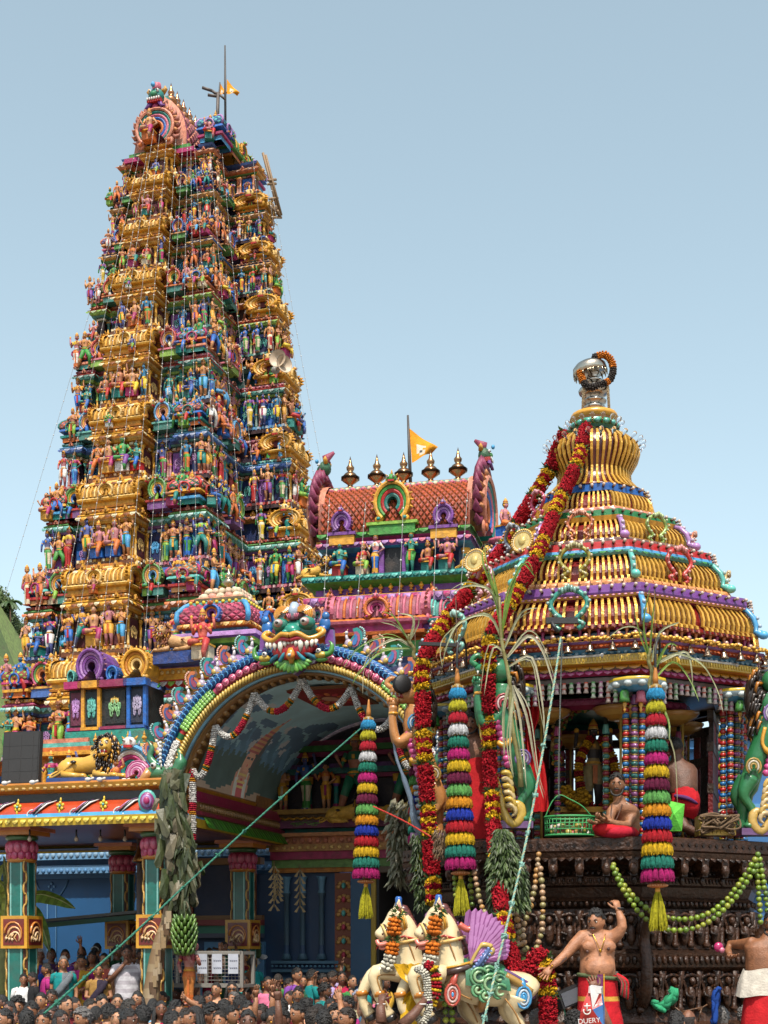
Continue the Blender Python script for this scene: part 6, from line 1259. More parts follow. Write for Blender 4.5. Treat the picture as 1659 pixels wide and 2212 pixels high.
    for i in range(n+1):
        u = -1.7+3.4*i/n
        for j in range(7):
            x = lerp(-2, 74, j/6)*k; zc = lerp(-18, -30, j/6)*k; vs.append((x+.05*abs(u)*(.5 if j > 3 else -.1),   .205*sin(u), zc+.2*cos(u)))
    m.add(vs, [(i*7+j, i*7+j+1, (i+1)*7+j+1, (i+1)*7+j) for i in range(n) for j in range(6)], (.03, .2, .09), True)
    for (cx, cz, r) in ((22, -8, .07), (44, -22, .08), (62, -36, .06), (20, -34, .05), (42, 0, .05), (60, -10, .05), (34, -44, .05)):
        for s in range(2): m.tube([(cx*k+(r-.028*s)*cos(u), -.208-.008*s+(.03 if cz > -6 else 0), cz*k+(r-.028*s)*sin(u)) for u in [.4+.5*j+s for j in range(10)]], [.008]+[.015]*8+[.004], 5, (.3, .5, .25) if s else (.12, .36, .16))
    for cx, cz, c in ((-28, -42, (.55, .08, .05)), (110, -48, (.05, .28, .55))):
        for s in range(3): m.tube([(cx*k+(.06-.02*s)*cos(u), -.178, cz*k+(.09-.028*s)*sin(u)) for u in [2*PI*j/12 for j in range(13)]], .012, 5, c if s != 1 else mixc(c, WHITE, .55), cap=False)
        m.ball((cx*k, -.17, cz*k), (.02, .02, .03), SKY, 7, 5); m.tube(B([(cx, -38, cz+18), (cx+6, -38, cz+34), (cx+16, -34, cz+52)] if cx < 0 else [(cx, -38, cz+18), (cx-2, -38, cz+30), (cx, -36, cz+36)]), [.03]*4+[.02]*4+[.012], 6, c)
    m.tube(B([(74, -30, 4), (100, -32, -10), (128, -26, -28), (134, -16, -50)]), .02, 6, (.14, .06, .2)); m.tube(B([(76, -36, -6), (100, -38, -20), (126, -30, -38)]), .035, 6, (.42, .24, .05)); m.build('saddle_cloth', M_GLOSS, t)
    return t
H2 = at(1000, 2100, 12.7); horse(tr(*H2) @ rz(.12) @ sc(1.1, 1.2, 1.1), 'nearer cream winged horse statue with its purple wing spread'); horse(tr(*(H2+V((-.36, .42, .0)))) @ rz(.12) @ sc(1.1, 1.2, 1.1), 'farther cream winged horse statue with yellow cloth on its forelegs')
def garl(name, label, path, r, cols, seed=0, group=None, **kw):
    t = thing(name, label, 'garland', None, group); m = MB(); petals(m, path, r, cols, seed, **kw); m.build('flowers', M_FLOWER, t); return t
def W(p, D): return at(p[0], p[1], D)
def hgarl(off, label, seed):
    D = 12.5+off*.0; o = V((-.36, .42, 0)) if off else V((0, 0, 0)); pts = [W((1000+(p[0]-1000)*1.1, 2100+(p[1]-2100)*1.1), 12.42)+o for p in ((960, 1972), (948, 1990), (943, 2025), (941, 2050), (936, 2075), (928, 2097))]
    def c(s, L, q): f = s/L; return 'leaf' if f < .2 or .42 < f < .58 else ((.75, .2, .02) if f < .42 or f < .76 else (.72, .68, .55))
    garl('horse_garland', label, bez(pts, 4), .062, c, seed, 'garlands on the horse heads', pr=.36)
hgarl(0, 'orange and dark leaf garland on the head of the nearer horse', 1); hgarl(1, 'orange and dark leaf garland on the head of the farther horse', 2)
garl('chest_garland', 'white and violet jasmine garland hanging over the nearer horse forelegs', bez([W((p[0]-8, p[1]), 12.12) for p in ((905, 2094), (918, 2096), (928, 2110), (932, 2150), (934, 2180), (922, 2208), (905, 2190))], 4), .035, lambda s, L, q: (.16, .03, .16) if .45 < s/L < .6 and int(s/.03) % 2 else (.75, .72, .6), 5)
garl('chest_garland', 'yellow and red marigold garland beside the jasmine on the nearer horse', bez([W((p[0]-6, p[1]), 12.2) for p in ((925, 2085), (942, 2092), (948, 2118), (944, 2150), (936, 2172))], 4), .05, lambda s, L, q: 'leaf' if .2 < s/L < .3 else (GYEL if int(s/.05) % 2 else GRED), 6)
t = thing('yellow_cloth', 'yellow cloth knotted round the forelegs of the farther horse', 'cloth'); m = MB(); n = 8; vs = []
for j in range(14):
    f = j/13; c = W((lerp(880, 905, min(1, f*2.5)) if f < .4 else lerp(905, 893, (f-.4)/.6), lerp(2082, 2212, f)), 12.75); wd = .13*(1-.6*math.exp(-((f-.38)/.1)**2))
    for i in range(n+1): vs.append((c.x+(i/n-.5)*2*wd, c.y-.05*sin(i*2.1+f*5)-.06, c.z+.01*sin(i*3)))
m.add(vs, [(j*(n+1)+i, j*(n+1)+i+1, (j+1)*(n+1)+i+1, (j+1)*(n+1)+i) for j in range(13) for i in range(n)], (.62, .36, .015), True); m.build('cloth', M_CLOTH, t)
# ---------------------------------------------------------------- the two long garlands on the chariot
def bigc(s, L, q):
    u = (s % .78)/.78
    if u < .06 or .55 < u < .61: return 'leaf'
    if u < .55: return (.48, .008, .02)
    v = (u-.61)/.39; return (.8, .46, .01) if int(v*5) % 2 == 0 else (.42, .005, .02)
garl('long_garland', 'long red and yellow garland hanging from the dome down past the green beast', bez([W((1268, 918), 15.7), W((1246, 1000), 15.3), W((1205, 1090), 15.0), W((1160, 1200), 14.5), W((1112, 1290), 14.2), W((1062, 1370), 13.9), W((1055, 1450), 14.0), W((1056, 1600), 14.1), W((1064, 1740), 14.0), W((1072, 1860), 13.6), W((1084, 1960), 13.2), W((1104, 2060), 12.9), W((1120, 2112), 12.8)], 6), .078, bigc, 31, pr=.22, step=.22)
garl('long_garland', 'long red and yellow garland falling straight down in front of the orange beast', bez([W((1222, 930), 15.8), W((1185, 1020), 15.9), W((1130, 1110), 15.9), W((1085, 1190), 15.7), W((1010, 1280), 15.4), W((950, 1360), 15.1), W((915, 1430), 14.8), W((913, 1520), 14.7), W((918, 1640), 14.6), W((925, 1760), 14.6), W((932, 1860), 14.6), W((938, 1950), 14.5)], 6), .088, bigc, 32, pr=.22, step=.22)
garl('arch_garland', 'red and yellow garland looped beside the feet of the standing man', bez([W((1118, 2080), 13.3), W((1130, 2100), 13.2), W((1150, 2085), 13.2), W((1164, 2060), 13.2), W((1176, 2080), 13.2), W((1182, 2130), 13.2), W((1184, 2215), 13.2)], 5), .09, bigc, 33, pr=.22, step=.22)
# white and red flower swags in the arch
def swagc(s, L, q): f = abs(s/L-.5); return (.5, .02, .05) if f < .1 else ((.65, .25, .02) if f < .15 or .17 < f < .2 else ((.03, .1, .03) if f < .17 else (.72, .7, .66)))
hub = [at(*p) for p in ((405, 1490, 20.7), (478, 1505, 20.55), (478, 1505, 20.55), (562, 1450, 20.4), (562, 1450, 20.4), (655, 1425, 20.1), (655, 1425, 20.1), (745, 1445, 19.9), (745, 1445, 19.9), (840, 1490, 19.7))]
hub = [GM @ V((CX+1.84*cos(rad(a)), .05, CZ+1.84*sin(rad(a)))) for a in (161, 138, 114, 90, 66, 42, 20)]
names = ['leftmost', 'second from the left', 'left of the crown', 'right of the crown', 'second from the right', 'rightmost']
for i in range(6): garl('flower_swag', 'white and red flower swag in the arch, '+names[i]+' of the row', catenary(hub[i], hub[i+1], .36, 14), .048, swagc, 40+i, 'flower swags inside the arch', pr=.36)
garl('flower_drop', 'white and red flower drop hanging straight at the left foot of the arch', [hub[0], hub[0]-V((0, 0, 1.05))], .05, lambda s, L, q: (.5, .02, .05) if (s % .5) < .12 or s > L-.1 else ((.6, .25, .02) if (s % .5) < .17 else (.72, .7, .66)), 47, pr=.36)
# ---------------------------------------------------------------- tiered yarn tassels
TC = [(.03, .32, .62), (.55, .5, .02), (.5, .01, .03), (.7, .7, .72), (.01, .2, .13), (.5, .01, .17), (.7, .45, .01), (.16, .006, .05), (.14, .42, .1), (.75, .3, .01), (.012, .04, .42), (.5, .01, .02), (.75, .46, .01), (.02, .24, .17), (.45, .01, .15)]
q = random.Random(77)
def tassel_root(M, label):
    t = thing('tiered_tassel', label, 'tassel', M, 'tiered tassels hung round the chariot')
    for i, c in enumerate(TC):
        z = -.05-.122*i; r = .07+.0056*i; hgt = .10+.0022*i; m = MB(); nb = 12+i//3
        for b in range(nb):
            a = 2*PI*b/nb+i*.2; o = V((cos(a), sin(a), 0)); tg = V((-sin(a), cos(a), 0)); p0 = o*r*.72; m.tube([(p0.x, p0.y, z+.035), (p0.x*1.02, p0.y*1.02, z)], [.009, .012], 6, (.5, .28, .06) if b % 3 else (.6, .58, .5))
            m.tube([(p0.x, p0.y, z+.005), (p0.x*1.18, p0.y*1.18, z-hgt*.35), (p0.x*1.3, p0.y*1.3, z-hgt*.8), (p0.x*1.27, p0.y*1.27, z-hgt*.95)], [.012, .026, .031, .02], 8, sh(c, .8))
            for s in range(14):
                u = q.uniform(-1, 1)*.03; v = q.uniform(.0, .012); e = o*(r*.98+v)+tg*u*1.05; g = o*(r*.78+v*.4)+tg*u*.25; k1 = g.lerp(e, .6)+o*.012; zz = z-hgt*q.uniform(.9, 1.06)
                m.tube([(g.x, g.y, z+.004), (k1.x, k1.y, z-hgt*.4), (e.x, e.y, zz)], [.004, .005, .0035], 3, sh(c, q.uniform(.7, 1.3)), cap=False)
        m.build('yarn_tier', M_YARN, t)
    m = MB(); zb = -.05-.122*15-.04; m.tube([(0, 0, 0), (0, 0, zb)], .035, 6, (.3, .2, .06)); m.lathe([(.03, 0), (.028, .06), (.012, .17), (.008, .2)], 8, GOLD2); m.tube([(0, 0, .15), (0, 0, .9)], .004, 4, BROWN); m.build('core', M_PLAIN, t)
    m = MB(); m.lathe([(.05, zb+.015), (.09, zb+.005), (.09, zb-.02), (.05, zb-.03)], 16, (.6, .18, .05))
    for b in range(22): a = 2*PI*b/22; m.ball((.09*cos(a), .09*sin(a), zb-.008), .012, (.7, .3, .12), 5, 4)
    m.lathe([(.02, zb-.02), (.026, zb-.05), (.02, zb-.09)], 8, GOLD); m.build('ring', M_PLAIN, t); m = MB()
    for s in range(230):
        a = q.uniform(0, 2*PI); f = math.sqrt(q.random()); r1 = .02*f; r2 = .055*f+.006; r3 = .09*f*q.uniform(.85, 1.12); L_ = .36*q.uniform(.86, 1.05)
        m.tube([(r1*cos(a), r1*sin(a), zb-.07), (r2*cos(a), r2*sin(a), zb-.07-L_*.4), (r3*cos(a), r3*sin(a), zb-.07-L_)], [.005, .006, .003], 3, sh((.6, .55, .02), q.uniform(.6, 1.25)), cap=False)
    m.build('end_tassel', M_YARN, t); return t
def tz(px, py, D, s=1., lean=0.): return tr(*at(px, py, D)) @ ry(rad(lean)) @ sc(s)
T0 = tassel_root(tz(1416, 1478, 13.3, 1.0, -.6), 'large tiered yarn tassel hanging in front of the chariot columns')
dup(T0, tz(988, 1478, 13.6, .96, -1.0), 'large tiered yarn tassel between the two long garlands'); dup(T0, tz(796, 1548, 14.6, .9, .9), 'tiered yarn tassel hanging before the arch, left of the orange beast'); dup(T0, tz(1549, 1563, 17.6, .66, -1), 'small tiered tassel beyond the right column cluster'); dup(T0, tz(900, 1505, 15.4, .86, -1.5), 'tiered tassel mostly hidden behind the straight long garland')
# brackets that carry the tassels and ropes
for px, py, D, lab in ((1416, 1400, 13.3, 'black curved iron hook above the large front tassel'), (988, 1400, 13.6, 'black curved iron hook above the tassel between the garlands')):
    m = MB(); p = at(px, py, D); m.tube(bez([p+V((0, 0, -.25)), p+V((0, 0, 0)), p+V((.05, .1, .12)), p+V((.1, .3, .08)), p+V((.12, .5, -.1))], 4), .012, 6, BLACK); tag(m.build('tassel_hook', M_PLAIN), lab, 'hook')
# ---------------------------------------------------------------- strings of limes and wood apples
def fruit(name, label, paths, r, cols, seed, cat='garland', group=None):
    t = thing(name, label, cat, None, group); q = random.Random(seed); m = MB(); st = MB()
    for path in paths:
        path = [V(p) for p in path]; d = [0]
        for a, b in zip(path, path[1:]): d.append(d[-1]+(b-a).length)
        n = int(d[-1]/(2*r*.98)); j = 0
        for i in range(n):
            s = d[-1]*(i+.5)/n
            while d[j+1] < s: j += 1
            p = path[j].lerp(path[j+1], (s-d[j])/(d[j+1]-d[j])); rr = r*q.uniform(.88, 1.06); m.ball(p+V((q.uniform(-.004, .004), q.uniform(-.01, .01), 0)), (rr, rr, rr*q.uniform(.92, 1.02)), q.choice(cols), 9, 7)
        st.tube(path, .004, 4, (.35, .25, .15))
    m.build('fruit', M_FRUIT, t); st.build('string', M_ROPE, t)
LIM = [(.16, .26, .015), (.22, .32, .02), (.12, .21, .02), (.3, .33, .03), (.19, .28, .02)]; APP = [(.45, .27, .15), (.38, .25, .13), (.3, .26, .1), (.42, .3, .18), (.5, .26, .08)]
Dg = 13.58
fruit('lime_garland', 'long double string of green limes swagged across the dark chariot base', [bez([W((1322, 1862), Dg), W((1350, 1915), Dg), W((1400, 1965), Dg), W((1470, 1986), Dg), W((1540, 1968), Dg), W((1600, 1905), Dg), W((1640, 1840), Dg)], 5), bez([W((1322, 1868), Dg-.05), W((1348, 1925), Dg-.05), W((1400, 1990), Dg-.05), W((1460, 2010), Dg-.05), W((1530, 1992), Dg-.05), W((1600, 1925), Dg-.05), W((1636, 1865), Dg-.05)], 5)], .03, LIM, 1)
fruit('lime_garland', 'short string of limes hanging straight at the right edge', [bez([W((1632, 1850), 13.6), W((1638, 1910), 13.6), W((1644, 1998), 13.6)], 4), bez([W((1640, 1850), 13.6), W((1650, 1910), 13.6), W((1662, 1985), 13.6)], 4)], .028, LIM, 2)
fruit('wood_apple_garland', 'looped string of pinkish wood apples on the chariot base', [bez([W((1164, 1840), 13.9), W((1160, 1880), 13.8), W((1148, 1950), 13.7), W((1128, 2010), 13.7), W((1140, 2055), 13.7)], 4), bez([W((1166, 1870), 13.75), W((1172, 1930), 13.7), W((1170, 2010), 13.7), W((1150, 2062), 13.7), W((1130, 2045), 13.7), W((1116, 1975), 13.7), W((1112, 1915), 13.75)], 5), bez([W((1128, 2035), 13.65), W((1108, 2048), 13.6), W((1096, 2046), 13.6)], 3)], .031, APP, 3)
fruit('wood_apple_garland', 'string of wood apples hanging behind the horse wing', [bez([W((1024, 1880), 13.6), W((1038, 1950), 13.5), W((1060, 1990), 13.4), W((1075, 2012), 13.3)], 4)], .03, APP, 4)
fruit('lime_garland', 'short string of limes hanging beside the yellow end of the middle tassel', [bez([W((982, 1890), 13.7), W((984, 1940), 13.6)], 2), bez([W((1014, 1880), 13.7), W((1020, 1960), 13.7)], 2)], .029, LIM, 5)
fruit('lime_garland', 'double string of green fruit hanging beneath the horse belly', [bez([W((960, 2160), 12.75), W((964, 2212), 12.75)], 2), bez([W((974, 2162), 12.75), W((978, 2212), 12.75)], 2)], .03, LIM, 6)
# ---------------------------------------------------------------- ropes
def rope(name, label, pts, r, c1, c2, knots=(), seed=0):
    t = thing(name, label, 'rope'); m = MB(); path = bez(pts, 10); 
    ph = 0.; a_ = path[0]
    for s in range(3):
        hel = []; L = 0
        for i, p in enumerate(path):
            if i: L += (path[i]-path[i-1]).length
            d = (path[min(i+1, len(path)-1)]-path[max(0, i-1)]).normalized(); x = d.cross(V((0, 1, 0))).normalized(); y = d.cross(x); hel.append((p, x, y, L))
        P = []
        for (p, x, y, L_), (p2, x2, y2, L2) in zip(hel, hel[1:]):
            nn = max(1, int((L2-L_)/(r*1.6)))
            for j in range(nn): f = j/nn; l_ = lerp(L_, L2, f); an = l_/(r*7)*2*PI+s*2.094; P.append(p.lerp(p2, f)+(x*cos(an)+y*sin(an))*r*.5)
        m.tube(P, r*.62, 4, c1 if s < 2 else c2, cap=False)
    m.build('strands', M_ROPE, t); q = random.Random(seed)
    for f in knots:
        k = MB()
        i = f*(len(path)-1); p = path[int(i)].lerp(path[min(len(path)-1, int(i)+1)], i-int(i))
        for _ in range(4): k.tube([p+V((q.uniform(-1, 1), q.uniform(-1, 1), q.uniform(-1, 1)))*r*2.2 for _ in range(4)], r*.7, 5, c1)
        k.ball(p, r*1.7, c1, 7, 5); k.build('knot', M_ROPE, t)
rope('pull_rope', 'pale green and white knotted rope running up to the chariot roof', [W((1040, 2225), 12.0), W((1080, 2060), 12.4), W((1140, 1800), 13.0), W((1190, 1520), 13.6), W((1212, 1372), 14.0)], .0125, (.25, .5, .42), (.6, .58, .35), (.06, .14, .22, .29, .36, .44, .5, .57, .66), 1)
rope('pull_rope', 'long green knotted rope slanting across the arch and the crowd', [W((95, 2190), 12.5), W((280, 2025), 14.0), W((470, 1848), 15.5), W((640, 1695), 17.0), W((800, 1556), 18.5)], .012, (.02, .2, .13), (.06, .3, .2), (.05, .13, .22, .31, .4, .5, .58, .7), 2)
rope('pull_rope', 'thin grey rope hanging from the chariot roof past the green basket', [W((1214, 1380), 13.95), W((1208, 1600), 13.9), W((1207, 1700), 13.9), W((1207, 1722), 13.9)], .008, (.12, .14, .13), (.12, .14, .13))
rope('red_cord', 'thin bright red cord stretched between tassel and garland', [W((806, 1742), 14.4), W((870, 1772), 14.2), W((935, 1810), 14.0)], .009, (.65, .03, .02), (.65, .04, .02))
m = MB(); b = at(1203, 1345, 14.05); m.box(b+V((.05, 0, .02)), (.32, .04, .06), BLACK, rz=0); m.tube([b+V((-.06, -.02, 0)), b+V((.0, -.04, -.1))], .02, 6, BLACK); tag(m.build('pulley_bracket', M_PLAIN), 'black iron bracket over the teal horseshoe emblem', 'bracket')
m = MB(); p = at(868, 1478, 15.0); m.lathe([(.09, -.04), (.1, -.03), (.07, 0), (.1, .03), (.09, .04)], 18, BLACK); o = m.build('rope_pulley', M_PLAIN, None, p, (PI/2, 0, .4)); tag(o, 'black pulley wheel at the right end of the arch', 'pulley')
m = MB(); p = at(945, 1392, 14.6); m.box(p, (.4, .04, .035), BLACK, rz=.2); tag(m.build('pulley_bracket', M_PLAIN), 'black iron bar beside the pale horseshoe emblem', 'bracket')
# ---------------------------------------------------------------- sugar cane, leaves, banana
def blade(m, pts, w_, c, tw=0.):
    pts = bez(pts, 4); n = len(pts); vs = []
    for i, p in enumerate(pts):
        f = i/(n-1); wd = w_*(1-f)**.6*(.5+.5*min(1, f*5)); d = (pts[min(n-1, i+1)]-pts[max(0, i-1)]).normalized(); s = d.cross(V((sin(tw), -1, .2))).normalized(); vs += [p-s*wd, p+V((0, wd*.4, 0)), p+s*wd]
    m.add(vs, [f for i in range(n-1) for f in ((3*i, 3*i+1, 3*i+4, 3*i+3), (3*i+1, 3*i+2, 3*i+5, 3*i+4))], c)
def cane(label, base, top, leaves, D, seed, w_=.02, reps=2):
    t = thing('sugar_cane', label, 'sugar cane'); q = random.Random(seed); m = MB(); a, b = W(base, D), W(top, D-.1)
    pts = [a.lerp(b, i/14)+V((.015*sin(i), 0, 0)) for i in range(15)]; m.tube(pts, [.028*(1-.5*i/14) for i in range(15)], 7, [(.3, .26, .08) if i % 2 else (.36, .34, .13) for i in range(14)]); m.build('stalk', M_LEAF, t); m = MB()
    for (lp, kind) in leaves:
        for rep in range(reps):
            P = [W((x+q.uniform(-7, 7)*(i > 0), y+q.uniform(-8, 8)*(i > 0)), D-.06-.06*i*q.random()) for i, (x, y) in enumerate(lp)]
            blade(m, P, w_*q.uniform(.7, 1.2)*(1 if rep == 0 else .45), q.choice([(.16, .28, .03), (.22, .34, .05)]) if kind == 'g' else q.choice([(.42, .42, .24), (.36, .38, .2), (.48, .45, .3)]), q.uniform(-.6, .6))
    m.build('leaf', M_LEAF, t)
cane('tall sugar cane with drooping pale leaves left of the rope', (1125, 1700), (1075, 1290), [(((1078, 1300), (1048, 1220), (1042, 1180)), 'g'), (((1085, 1360), (1100, 1270), (1130, 1215), (1150, 1240)), 'g'), (((1080, 1330), (1060, 1280), (1010, 1262), (975, 1282)), 'd'), (((1090, 1400), (1060, 1330), (1000, 1340), (960, 1390), (955, 1440)), 'd'), (((1095, 1420), (1140, 1370), (1175, 1400), (1200, 1490)), 'd'), (((1100, 1440), (1150, 1420), (1168, 1520), (1172, 1590)), 'd'), (((1098, 1420), (1060, 1400), (1040, 1500)), 'd'), (((1105, 1480), (1120, 1560), (1135, 1700)), 'd'), (((1108, 1500), (1100, 1600), (1115, 1680)), 'd'), (((1110, 1480), (1140, 1540), (1165, 1660), (1180, 1720)), 'd'), (((1104, 1460), (1085, 1540), (1092, 1640)), 'd'), (((1085, 1380), (1075, 1300), (1055, 1230)), 'g'), (((1090, 1400), (1120, 1330), (1160, 1320)), 'd')], 13.5, 1)
cane('sugar cane with bright arching leaves above the large front tassel', (1409, 1520), (1402, 1400), [(((1404, 1420), (1396, 1340), (1404, 1262)), 'g'), (((1404, 1410), (1410, 1330), (1416, 1280)), 'g'), (((1408, 1430), (1430, 1370), (1470, 1345), (1450, 1350)), 'd'), (((1410, 1440), (1460, 1405), (1520, 1430), (1550, 1490), (1556, 1540)), 'd'), (((1412, 1470), (1450, 1430), (1490, 1460), (1505, 1520)), 'g'), (((1412, 1450), (1440, 1400), (1462, 1390)), 'g'), (((1404, 1430), (1380, 1360), (1350, 1350), (1310, 1380)), 'd'), (((1415, 1480), (1430, 1540), (1460, 1620), (1468, 1740)), 'd'), (((1412, 1490), (1440, 1560), (1452, 1600)), 'g'), (((1404, 1420), (1390, 1380), (1375, 1320)), 'g'), (((1410, 1440), (1480, 1400), (1490, 1430), (1500, 1500)), 'd')], 13.52, 2, .016, 1)
cane('thin sugar cane with leaves spreading left over the end of the arch', (905, 1440), (880, 1370), [(((880, 1380), (850, 1330), (830, 1315)), 'g'), (((885, 1390), (830, 1370), (770, 1400), (740, 1440)), 'g'), (((885, 1400), (820, 1400), (780, 1450), (760, 1480)), 'g'), (((885, 1385), (900, 1340), (860, 1330)), 'd'), (((890, 1400), (850, 1380), (800, 1420), (790, 1500)), 'd'), (((890, 1390), (860, 1350), (820, 1340)), 'd')], 14.9, 3, .016)
def leafpile(name, label, c0, c1, wd, n, cols, ll, lw, seed, cat='leaves'):
    t = thing(name, label, cat); q = random.Random(seed); m = MB()
    for _ in range(n):
        f = q.random(); c = c0.lerp(c1, f); a = q.uniform(0, 2*PI); r = wd(f)*math.sqrt(q.random()); p = c+V((r*cos(a), r*.6*sin(a), 0)); d = V((cos(a)*.5+q.uniform(-.3, .3), sin(a)*.4-.25, -1+q.uniform(-.2, .5))).normalized()*ll*q.uniform(.6, 1.2); s = d.cross(V((q.uniform(-1, 1), 1, q.uniform(-.3, .3)))).normalized()*lw*q.uniform(.7, 1.2); k = q.choice(cols)
        m.add([p, p+d*.4+s, p+d, p+d*.4-s, p+d*.45+V((0, -lw*.5, 0))], [(0, 4, 1), (1, 4, 2), (2, 4, 3), (3, 4, 0)], [k, sh(k, .8), sh(k, .8), k])
    m.build('foliage', M_LEAF, t); return t
leafpile('neem_bundle', 'thick hanging bundle of green neem leaves beside the green beast', W((1085, 1790), 13.4), W((1102, 1960), 13.4), lambda f: .05+.13*math.sin(min(1, f*1.6)*PI/2), 1500, [(.09, .16, .035), (.06, .11, .025), (.13, .2, .05), (.05, .085, .02)], .1, .016, 1)
leafpile('neem_bundle', 'narrow bundle of green leaves behind the straight long garland', W((905, 1800), 14.7), W((912, 1960), 14.7), lambda f: .07, 300, [(.08, .13, .03), (.05, .09, .02)], .1, .016, 2)
leafpile('dry_leaf_bundle', 'hanging bundle of dull dried leaves left of the orange beast', W((880, 1720), 16.0), W((862, 1900), 16.0), lambda f: .2*(1-.75*f)+.02, 420, [(.24, .23, .13), (.16, .17, .09), (.3, .27, .17)], .16, .03, 3)
leafpile('straw_bunch', 'brown straw bunch with yellow beads behind the middle tassel', W((958, 1790), 14.2), W((960, 1845), 14.2), lambda f: .1, 500, [(.3, .19, .09), (.22, .13, .06)], .09, .006, 4, 'straw')
# banana plant lashed to the pillar
t = thing('banana_plant', 'cut banana plant with withered hanging leaves lashed to the corner pillar', 'banana plant'); m = MB(); q = random.Random(6)
m.tube(bez([W((320, 2215), 19.6), W((330, 2120), 19.8), W((345, 2040), 19.9), W((360, 1990), 20.0), W((368, 1930), 20.0)], 5), [.13, .13, .125, .12, .12, .115, .11, .11, .11, .1, .1, .1, .09, .09, .09, .08, .08, .07, .07, .07, .06], 10, [(.2, .12, .05) if i % 3 else (.28, .2, .1) for i in range(20)])
for i in range(16): p = W((322+2.4*i+q.uniform(-6, 6), 2190-14*i), 19.65); m.box(p, (.07, .05, .16), q.choice([(.35, .24, .12), (.13, .07, .03), (.42, .32, .2)]), rz=q.uniform(-.5, .5))
m.build('stem', M_WALL, t); m = MB()
for i in range(5): x = 372+i*6; m.tube(bez([W((x-8, 1960), 20.0), W((x, 1850), 20.0), W((x+6, 1800), 19.95)], 4), .022, 6, (.2, .24, .08))
m.build('stalk', M_LEAF, t); m = MB()
for i in range(420):
    f = q.random(); p = W((lerp(372, 395, f)+q.gauss(0, 7+7*math.sin(f*PI)), lerp(1660, 1935, f)), 20.0+q.uniform(-.3, .1)); d = V((q.uniform(-.35, .35), q.uniform(-.2, .1), -1)).normalized()*q.uniform(.14, .4); s = d.cross(V((q.uniform(-.8, .8), 1, 0))).normalized()*q.uniform(.03, .075); k = q.choice([(.06, .085, .025), (.09, .11, .04), (.12, .12, .055), (.04, .06, .02), (.2, .17, .1)])
    m.add([p-s, p+s, p+s*.9+d+V((0, -.03, 0)), p+d*1.15, p-s*.9+d, p+d*.5+V((0, -.035, 0))], [(0, 1, 5), (1, 2, 5), (2, 3, 5), (3, 4, 5), (4, 0, 5)], [k, k, sh(k, .75), sh(k, .75), k])
m.build('withered_leaves', M_LEAF, t)
t = thing('banana_bunch', 'large bunch of green bananas hanging beside the corner pillar', 'bananas'); m = MB()
for r in range(9):
    z = 1990+9*r; R_ = .1+.045*math.sin(PI*(r+1)/10)
    for i in range(11): a = 2*PI*i/11+r*.3; c = W((398, z), 19.7); o = V((cos(a), sin(a)*.8, 0)); m.tube([c+o*R_*.5, c+o*R_*1.15+V((0, 0, .03)), c+o*R_*1.35+V((0, 0, .1))], [.018, .026, .008], 6, q.choice([(.1, .2, .03), (.14, .26, .04), (.07, .15, .025)]))
m.tube([W((398, 1960), 19.7), W((398, 2065), 19.7)], .03, 6, (.12, .16, .05)); m.build('fruit', M_FRUIT, t)
t = thing('banana_tree', 'fresh banana tree with broad green leaves behind the left pillar', 'banana tree'); m = MB(); m.tube([at(12, 2200, 23.5), at(8, 2040, 23.5), at(5, 1960, 23.5)], [.12, .1, .07], 8, (.3, .34, .12)); m.build('stem', M_LEAF, t); m = MB()
def bleaf(pts, wd, c):
    P = bez(pts, 6); n = len(P); vs = []
    for i, p in enumerate(P):
        f = i/(n-1); w_ = wd*math.sin(PI*min(1, .12+f*.9))**.7; d = (P[min(n-1, i+1)]-P[max(0, i-1)]).normalized(); s = d.cross(V((0, -1, .6))).normalized(); vs += [p-s*w_-V((0, 0, w_*.3)), p, p+s*w_-V((0, 0, w_*.3))]
    m.add(vs, [g for i in range(n-1) for g in ((3*i, 3*i+1, 3*i+4, 3*i+3), (3*i+1, 3*i+2, 3*i+5, 3*i+4))], [sh(c, .8+.4*((i//2) % 2)) for i in range(2*(n-1))]); m.tube(P, .014, 5, (.4, .45, .15))
bleaf([at(10, 1990, 23.4), at(70, 1935, 23.2), at(120, 1940, 23.0), at(162, 1962, 22.9)], .13, (.2, .33, .04)); bleaf([at(10, 2000, 23.4), at(60, 1960, 23.1), at(90, 2000, 22.9), at(108, 2056, 22.8)], .12, (.13, .24, .03)); bleaf([at(8, 1990, 23.4), at(-10, 1900, 23.3), at(20, 1860, 23.1)], .12, (.3, .42, .06)); bleaf([at(6, 2000, 23.4), at(14, 1930, 23.0), at(-6, 1900, 22.9)], .1, (.4, .5, .08)); bleaf([at(6, 2010, 23.4), at(25, 1960, 23.1), at(16, 1900, 22.9), at(8, 1850, 22.8)], .08, (.14, .2, .05)); m.build('leaf', M_LEAF, t)
# ---------------------------------------------------------------- people
from mathutils.bvhtree import BVHTree
def loft(m, rings, n, col, smooth=True, cap=True):
    # rings: (centre, rx, ry[, rotation about z]); col may be a function (ring index, angle)
    vs = []; fs = []; cs = []
    for r in rings:
        c = V(r[0]); a0 = r[3] if len(r) > 3 else 0
        for k in range(n):
            a = 2*PI*k/n; x, y = r[1]*cos(a), r[2]*sin(a); vs.append(c+V((x*cos(a0)-y*sin(a0), x*sin(a0)+y*cos(a0), 0)))
    for i in range(len(rings)-1):
        for k in range(n): fs.append((i*n+k, i*n+(k+1) % n, (i+1)*n+(k+1) % n, (i+1)*n+k)); cs.append(col(i, 2*PI*(k+.5)/n) if callable(col) else col)
    if cap: fs += [tuple(range(n-1, -1, -1)), tuple((len(rings)-1)*n+k for k in range(n))]; cs += [cs[0], cs[-1]]
    m.add(vs, fs, cs, smooth)
